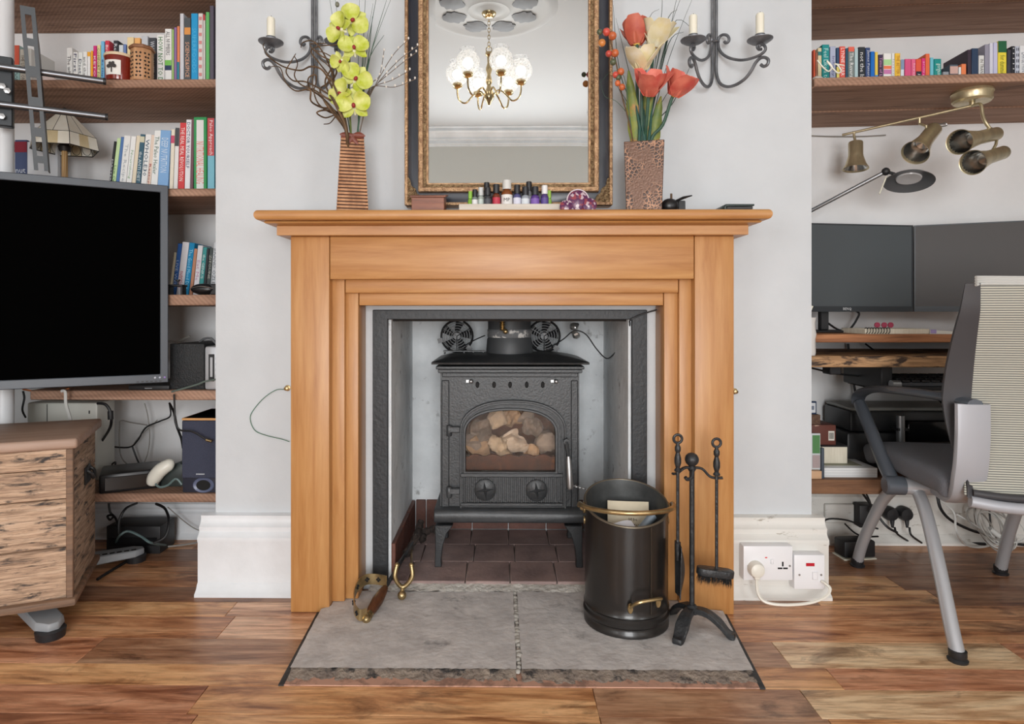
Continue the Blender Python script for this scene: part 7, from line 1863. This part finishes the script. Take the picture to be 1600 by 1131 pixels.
cable([P(1456, 612, 2.2), P(1470, 628, 2.2), P(1486, 640, 2.2)], .003, M_cable, 'black cable descending from keyboard tray to printer')

# printer and boxes on the lowest board
M_prn = mat('printer_black', (32, 33, 35), .4, var=.2, vs=20)
pY = 2.125
pr = thing('printer', 'large black desktop printer with grey lid behind office chair', 'printer', (PX(1430, pY), pY+.12, BZ2))
xa, xb = PX(1324, pY), 1.78
z1, z2 = ZY(675, pY), ZY(642, pY)
build(MB().box(xa, xb, pY, YA-.02, BZ2, z1), 'lower_body', M_prn, pr, w=True, bev=.008, seg=2)
build(MB().box(xa+.015, xb-.01, pY+.01, YA-.03, z1+.002, z2), 'scanner_body', M_prn, pr, w=True, bev=.008, seg=2)
build(MB().box(xa+.02, xb-.015, pY+.014, YA-.034, z2, z2+.012), 'lid', mat('printer_lid', (128, 128, 124), .4), pr, w=True, bev=.004)
build(MB().box(PX(1415, pY), xb-.03, pY-.012, pY+.01, ZY(688, pY), ZY(655, pY)), 'front_panel', mat('gloss_black', (14, 14, 16), .12), pr, w=True, bev=.004)
build(MB().cyl((PX(1407, 2.1), 2.1, ZY(692, 2.1)), (PX(1407, 2.1), 2.1, ZY(648, 2.1)), .0125, n=16), 'grey_post', M_alu, pr, w=True)
build(MB().box(PX(1400, 2.1), PX(1416, 2.1), 2.09, pY+.004, ZY(671, 2.1), ZY(667, 2.1)), 'post_clamp', M_plas, pr, w=True)
def bt(name, lab, cat, px0, px1, py0, py1, Y, depth, m, zb=None, bev=.001):
    return boxthing(name, lab, cat, px0, px1, py0, py1, Y, depth, m, zb, 0, bev)
zpap = ZY(731, 2.0)
t, w_, h_ = bt('magazine_pile', 'pile of white magazines lying on the lowest board', 'magazines', 1288, 1371, 731, 744, 2.0, .22, plain((224, 226, 226)), BZ2)
for i in range(3): build(MB().box(-w_/2, w_/2-.001*i, -.0012, .001, h_*(.2+.27*i), h_*(.215+.27*i)), 'page_edge', plain((170, 172, 174)), t)
build(MB().box(-w_/2+.01, w_/2-.03, .03, .2, h_, h_+.001), 'cover_print', plain((150, 150, 130)), t)
t, w_, h_ = bt('cream_book_block', 'thick cream-paged book lying below the patterned box', 'book', 1284, 1324, 698, 724, 2.06, .16, M_pages, BZ2+(ZY(731, 2.0)-BZ2)+.001)
build(MB().box(-w_/2-.001, w_/2+.002, -.002, .162, h_, h_+.004), 'cover', M_plas, t)
zt1 = MW[t].translation.z+h_+.0045
M_pat = mat('maroon_pattern', (104, 58, 48), .6, patch=(190, 160, 140), pt=(.62, .64), ps=26)
t, w_, h_ = bt('patterned_box', 'maroon patterned cardboard box with white barcode on cream book', 'box', 1262, 1306, 664, 694, 2.07, .12, M_pat, zt1)
lbx = build(MB().box(w_/2-.024, w_/2-.005, -.001, .001, h_*.22, h_*.7), 'barcode_label', plain((226, 222, 212)), t)
for i in range(7): build(MB().box(w_/2-.022+.0022*i, w_/2-.022+.0022*i+.0008+.0005*(i % 2), -.0016, .0, h_*.3, h_*.62), 'bar', M_ink, lbx)
zt2 = zt1+h_
t, w_, h_ = bt('woven_box', 'small brown woven box stacked on the patterned box', 'box', 1262, 1282, 648, 663, 2.08, .08, mat('woven_brown', (120, 92, 74), .7, col2=(86, 62, 50), vs=160, bmp=.5, bs=220), zt2+.0005)
t2, w2_, h2_ = bt('framed_card', 'small blue-framed card standing on the woven box', 'card', 1262, 1276, 627, 647, 2.09, .01, plain((44, 62, 92)), zt2+h_+.001)
build(MB().box(-w2_*.36, w2_*.36, -.001, .001, h2_*.12, h2_*.88), 'card_face', plain((220, 224, 228)), t2)
build(MB().box(-w2_*.2, w2_*.2, -.0016, .0, h2_*.35, h2_*.65), 'card_print', plain((120, 130, 146)), t2)
t, w_, h_ = bt('leaflet', 'green and white leaflet standing at the board end', 'leaflet', 1268, 1282, 677, 735, 1.995, .006, plain((206, 212, 214)), BZ2+.025)
build(MB().box(-w_*.4, w_*.42, -.001, .001, h_*.45, h_*.95), 'green_panel', plain((84, 138, 84)), t)
build(MB().box(-w_*.4, w_*.42, -.001, .001, h_*.05, h_*.4), 'photo_panel', plain((176, 160, 160)), t)
bt('wooden_block', 'small pale wooden block at the end of lowest board', 'block', 1262, 1284, 736, 748, 1.98, .05, wood('pale_block', [(206, 166, 130), (222, 184, 148)], 'X', 4, .6), BZ2)
bt('slate_book', 'thin slate-blue book standing beside the leaflet', 'book', 1284, 1288, 700, 747, 1.985, .012, plain((70, 80, 92)), BZ2)

# ================================================================ FLOOR OF THE RIGHT ALCOVE
ad = PZ(1302, 846, 0)
t = thing('power_adapter', 'black power adapter brick on the floor by skirting corner', 'power adapter', (ad.x, 2.18, 0), 6)
build(MB().box(-.055, .055, -.03, .03, .004, .06), 'body', M_plas, t, bev=.006, seg=2)
build(MB().box(-.06, .055, -.036, .03, 0, .004), 'base_card', M_ivory, t, bev=.001)
for px_, lab in ((1398, 'black mains plug nearer the adapter on alcove skirting'), (1421, 'black mains plug nearer the chair leg on alcove skirting')):
    c = P(px_, 806, 2.25)
    t = thing('black_plug', lab, 'plug', (c.x, 2.25, c.z-.025), group='black plugs on the alcove skirting')
    build(MB().lathe([(.0001, 0), (.024, 0), (.025, .02), (.02, .032), (.0001, .034)], 20, T(c.x, 2.292, c.z) @ RX(90)), 'body', M_plas, t, w=True)
    build(MB().tube([(c.x, 2.265, c.z-.02), (c.x, 2.262, c.z-.045)], [.008, .004], 8), 'cord_grip', M_plas, t, w=True)
c = P(1356, 805, 2.25)
solo(MB().box(c.x-.028, c.x+.028, 2.25, 2.296, c.z-.045, c.z+.035), 'transformer_plug', M_plas, 'large square black transformer plug on alcove skirting', 'transformer', bev=.005, seg=2)
c = P(1308, 805, 2.28)
solo(MB().box(PX(1290, 2.285), PX(1335, 2.285), 2.285, 2.299, ZY(815, 2.285), ZY(786, 2.285)), 'wall_plate', M_oldwhite, 'cream blank wall plate on the skirting behind adapter', 'wall plate', bev=.003)
def fz(px_, py_, z=.008): return PZ(px_, py_, z)
cs_ = [([P(1342, 763, 2.2), P(1356, 782, 2.22), P(1368, 800, 2.22), P(1385, 822, 2.2), P(1402, 832, 2.2)], .004, 'thick black cable falling past the transformer plug'),
       ([P(1349, 763, 2.22), P(1360, 786, 2.23), P(1358, 800, 2.23)], .003, 'black cable dropping into the transformer plug'),
       ([P(1465, 776, 2.2), P(1470, 795, 2.2), P(1485, 812, 2.22), P(1512, 826, 2.24), P(1530, 832, 2.24)], .005, 'thick black cable curving behind the chair hub'),
       ([fz(1278, 830, .03), P(1290, 812, 2.22), P(1320, 812, 2.22), P(1345, 820, 2.22), P(1372, 826, 2.22)], .003, 'black lead arching over the power adapter'),
       ([P(1320, 818, 2.2), P(1335, 832, 2.2), P(1350, 838, 2.2), P(1372, 838, 2.22)], .003, 'black lead wriggling from power adapter to plugs'),
       ([fz(1330, 848), fz(1370, 846), fz(1400, 847), fz(1440, 844), fz(1480, 846), fz(1540, 850)], .005, 'thick black cable lying along the alcove skirting'),
       ([fz(1420, 842, .01), fz(1470, 838, .012), fz(1520, 842, .01), fz(1570, 848, .01), fz(1610, 852, .01)], .005, 'second black cable bundled along the alcove skirting'),
       ([P(1398, 824, 2.25), P(1402, 834, 2.24), fz(1420, 846, .01)], .0035, 'black flex below the plug nearer adapter'),
       ([P(1421, 824, 2.25), P(1424, 836, 2.24), fz(1440, 848, .012)], .0035, 'black flex below the plug nearer chair leg'),
       ([P(1542, 770, 2.25), P(1546, 800, 2.25), P(1548, 824, 2.25)], .003, 'black cable hanging behind the white cable coil'),
       ([P(1544, 770, 2.22), P(1556, 784, 2.22), P(1574, 788, 2.22), P(1592, 778, 2.22), P(1600, 766, 2.22)], .003, 'black cable sagging above the white cable coil')]
for pts, r_, lab in cs_: cable(pts, r_, M_cable, lab, k=5)
M_wc = mat('white_cable', (214, 214, 210), .45)
cable([P(1467, 780, 2.2), P(1490, 800, 2.2), P(1494, 830, 2.18), fz(1508, 850), fz(1528, 855), fz(1552, 850), fz(1556, 842, .02), P(1535, 828, 2.2), P(1510, 812, 2.22), P(1494, 803, 2.23)], .0035, M_wc, 'white cable sweeping round to the cable coil')
cw = thing('white_cable_coil', 'tied coil of white cable on floor behind the chair legs', 'cable coil', tuple(fz(1552, 838, 0)))
rnd = random.Random(5)
for i in range(9):
    c = P(1548+rnd.uniform(-8, 14), 822+rnd.uniform(-6, 6), 2.2+rnd.uniform(-.03, .03)); c.z = max(c.z, .05)
    a_ = rnd.uniform(25, 65); rx, ry = rnd.uniform(.06, .1), rnd.uniform(.028, .05)
    M = T(*c) @ RZ(rnd.uniform(-25, 25)) @ RY(a_)
    lo = min((M @ Vector((rx*math.cos(t/9), ry*.4*math.sin(t/9), ry*math.sin(t/9)))).z for t in range(57))
    M = T(0, 0, max(0, .004-lo)) @ M
    pts = [M @ Vector((rx*math.cos(t), ry*.4*math.sin(t), ry*math.sin(t))) for t in [2*math.pi*j/24 for j in range(24)]]
    build(MB().tube(pts, .0026, 6, closed=True), 'cable_loop', M_wc if i % 3 else M_gcable, cw, w=True)
build(MB().tube([P(1546, 826, 2.19), P(1562, 838, 2.19)], .009, 10), 'tie', M_wc, cw, w=True)
cable([P(1500, 772, 2.28), P(1530, 786, 2.28), P(1560, 778, 2.28), P(1590, 770, 2.28)], .002, M_gcable, 'thin grey cable drooping on the skirting behind chair')

# ================================================================ OFFICE CHAIR
chair = thing('office_chair', 'grey mesh-backed office chair with silver tubular legs facing the desk', 'office chair', (1.326, 1.78, 0), -8)
M_leg = mat('silver_painted_tube', (186, 188, 192), .32, .4)
M_brack = mat('silver_grey_plastic', (170, 172, 178), .4, .15)
M_arm = mat('charcoal_arm', (92, 98, 106), .32, .3)
M_seat = mat('charcoal_seat_fabric', (104, 106, 112), .9, bmp=.4, bs=400)
M_fr = mat('charcoal_frame', (58, 57, 60), .5)
for s_ in (-1, 1):
    for pts in ([(.165, .0, .335), (.172, .07, .325), (.184, .15, .265), (.196, .215, .17), (.206, .262, .08), (.21, .288, .014)], [(.165, 0, .33), (.172, -.06, .285), (.184, -.13, .215), (.196, -.2, .13), (.206, -.255, .06), (.21, -.288, .014)]):
        lg = build(MB().tube(smooth([(s_*a, b, c) for a, b, c in pts], 5), .0165, 14), 'leg', M_leg, chair)
        e_ = pts[-1]
        build(MB().lathe([(.0001, 0), (.021, 0), (.022, .005), (.017, .009), (.019, .013), (.019, .026), (.0001, .026)], 18, T(s_*e_[0], e_[1], 0)), 'glide', M_plas, lg)
    hb3 = build(MB().tube([(s_*.1, 0, .338), (s_*.205, 0, .338)], .0235, 18), 'hub_tube', M_leg, chair)
    build(MB().tube([(s_*.2, 0, .338), (s_*.245, 0, .338), (s_*.25, 0, .338)], [.026, .026, .022], 18), 'hub_cap', M_arm, hb3)
    build(MB().tube(smooth([(s_*.225, .0, .34), (s_*.224, .08, .40), (s_*.222, .17, .475), (s_*.22, .245, .535)], 4), [.019]*4+[.0185]*4+[.018]*4+[.017], 14), 'arm_post', M_arm, chair)
    ap_ = smooth([(s_*.22, .262, .535), (s_*.221, .235, .566), (s_*.221, .14, .592), (s_*.215, .0, .605), (s_*.19, -.15, .61), (s_*.165, -.275, .606)], 5)
    V = []; fs = []
    for i, p in enumerate(ap_):
        u = i/(len(ap_)-1); wd = .014+.012*math.sin(math.pi*min(1, .12+u*.8)); th = .011
        for k in range(10):
            a_ = 2*math.pi*k/10; V.append(p+Vector((wd*math.cos(a_), 0, th*math.sin(a_))))
    for i in range(len(ap_)-1):
        for k in range(10): fs.append((i*10+k, i*10+(k+1) % 10, i*10+10+(k+1) % 10, i*10+10+k))
    fs += [tuple(range(10)), tuple(range(len(V)-10, len(V)))]
    build(MB().mesh(V, fs), 'armrest', M_arm, chair)
    # broad silver bracket from hub to back
    bp = smooth([(s_*.12, .02, .34), (s_*.128, -.07, .338), (s_*.145, -.15, .35), (s_*.158, -.215, .38), (s_*.164, -.25, .44), (s_*.166, -.264, .52), (s_*.168, -.268, .605)], 5)
    V = []; fs = []
    for i, p in enumerate(bp):
        u = i/(len(bp)-1); t_ = bp[min(i+1, len(bp)-1)]-bp[max(i-1, 0)]; t_.normalize()
        wd = .016+.022*min(1, u*1.6); nn = Vector((0, -t_.z, t_.y)).normalized()*(.016-.006*u)
        for k in range(12):
            a_ = 2*math.pi*k/12; c_, q_ = math.cos(a_), math.sin(a_)
            V.append(p+Vector((wd*math.copysign(abs(c_)**.5, c_), 0, 0))+nn*math.copysign(abs(q_)**.5, q_))
    for i in range(len(bp)-1):
        for k in range(12): fs.append((i*12+k, i*12+(k+1) % 12, i*12+12+(k+1) % 12, i*12+12+k))
    fs += [tuple(range(12)), tuple(range(len(V)-12, len(V)))]
    build(MB().mesh(V, fs), 'back_bracket', M_brack, chair)
def by(z):      # back profile: depth against height
    t = (z-.36)/(.9-.36)
    return -.268 + .03*math.sin(math.pi*min(1, t*1.15)) - .1*max(0, t-.35)**1.3
def outer(z): t = (z-.36)/.54; return .205 + .01*math.sin(math.pi*t)
def inner(z): t = (z-.36)/.54; return .158 + .022*(abs(t-.48)/.5)**1.4
for s_ in (-1, 1):
    build(MB().slab(lambda u, v: (s_*(inner(.38+.51*v)+(outer(.38+.51*v)-(.035*(1-min(1, v*2.2))) - inner(.38+.51*v))*u), by(.38+.51*v)+.012*u, .38+.51*v), 4, 24, .014*s_), 'back_frame', M_fr, chair, ang=50)
def meshmat():
    m, nt, b = _base('striped_back_mesh'); L_ = nt.links.new; b.inputs['Roughness'].default_value = .7
    tc = nt.nodes.new('ShaderNodeTexCoord'); sx = nt.nodes.new('ShaderNodeSeparateXYZ'); L_(tc.outputs['Object'], sx.inputs[0])
    def stripe(out, f):
        a = N(nt, 'ShaderNodeMath', operation='MULTIPLY'); a.inputs[1].default_value = f; L_(out, a.inputs[0])
        s = N(nt, 'ShaderNodeMath', operation='SINE'); L_(a.outputs[0], s.inputs[0]); return s
    h = stripe(sx.outputs['Z'], 2*math.pi/.0056); v = stripe(sx.outputs['X'], 2*math.pi/.0028)
    ad = N(nt, 'ShaderNodeMath', operation='MULTIPLY_ADD'); ad.inputs[1].default_value = .3; L_(v.outputs[0], ad.inputs[0]); L_(h.outputs[0], ad.inputs[2])
    r = ramp(nt, ad.outputs[0], [(.0, (120, 121, 116)), (.45, (200, 197, 182))]); L_(r.outputs[0], b.inputs['Base Color'])
    bump(nt, b, h.outputs[0], .3, .002)
    return m
build(MB().slab(lambda u, v: ((2*u-1)*(inner(.385+.5*v)+.004), by(.385+.5*v)+.004-.018*(1-(2*u-1)**2)*0+.0, .385+.5*v), 16, 26, .003), 'back_mesh', meshmat(), chair, ang=60)
mb = MB()
for i in range(4): mb.tube(smooth([(-.19, by(.89)-.0, .886+.006*i), (-.14, by(.89)+.008, .889+.005*i), (.14, by(.89)+.008, .884+.005*i), (.19, by(.89), .882+.006*i)], 6), .0034, 8)
o = build(mb, 'top_rail', mat('pale_top_rail', (188, 188, 184), .5), chair); o['kind'] = 'stuff'
build(MB().tube(smooth([(-.17, by(.385), .372), (-.08, by(.385)-.012, .362), (.08, by(.385)-.012, .362), (.17, by(.385), .372)], 6), .014, 10), 'lower_rail', M_brack, chair)
build(MB().tube(smooth([(-.165, by(.385), .392), (-.08, by(.385)-.008, .385), (.08, by(.385)-.008, .385), (.165, by(.385), .392)], 6), .009, 10), 'mesh_hem', M_fr, chair)
def seat(u, v):
    x = (2*u-1); y = -.22+.5*v
    return (x*(.205+.01*math.sin(math.pi*v)), y, .428 - .012*x**4 - .03*max(0, (v-.72)/.28)**2 + .008*abs(x)**2 - .02*max(0, (.12-v)/.12)**2)
build(MB().slab(seat, 16, 18, .062), 'seat', M_seat, chair, bev=.018, seg=3, ang=60)
build(MB().box(-.13, .13, -.14, .16, .348, .372), 'seat_plate', M_plas, chair, bev=.006)
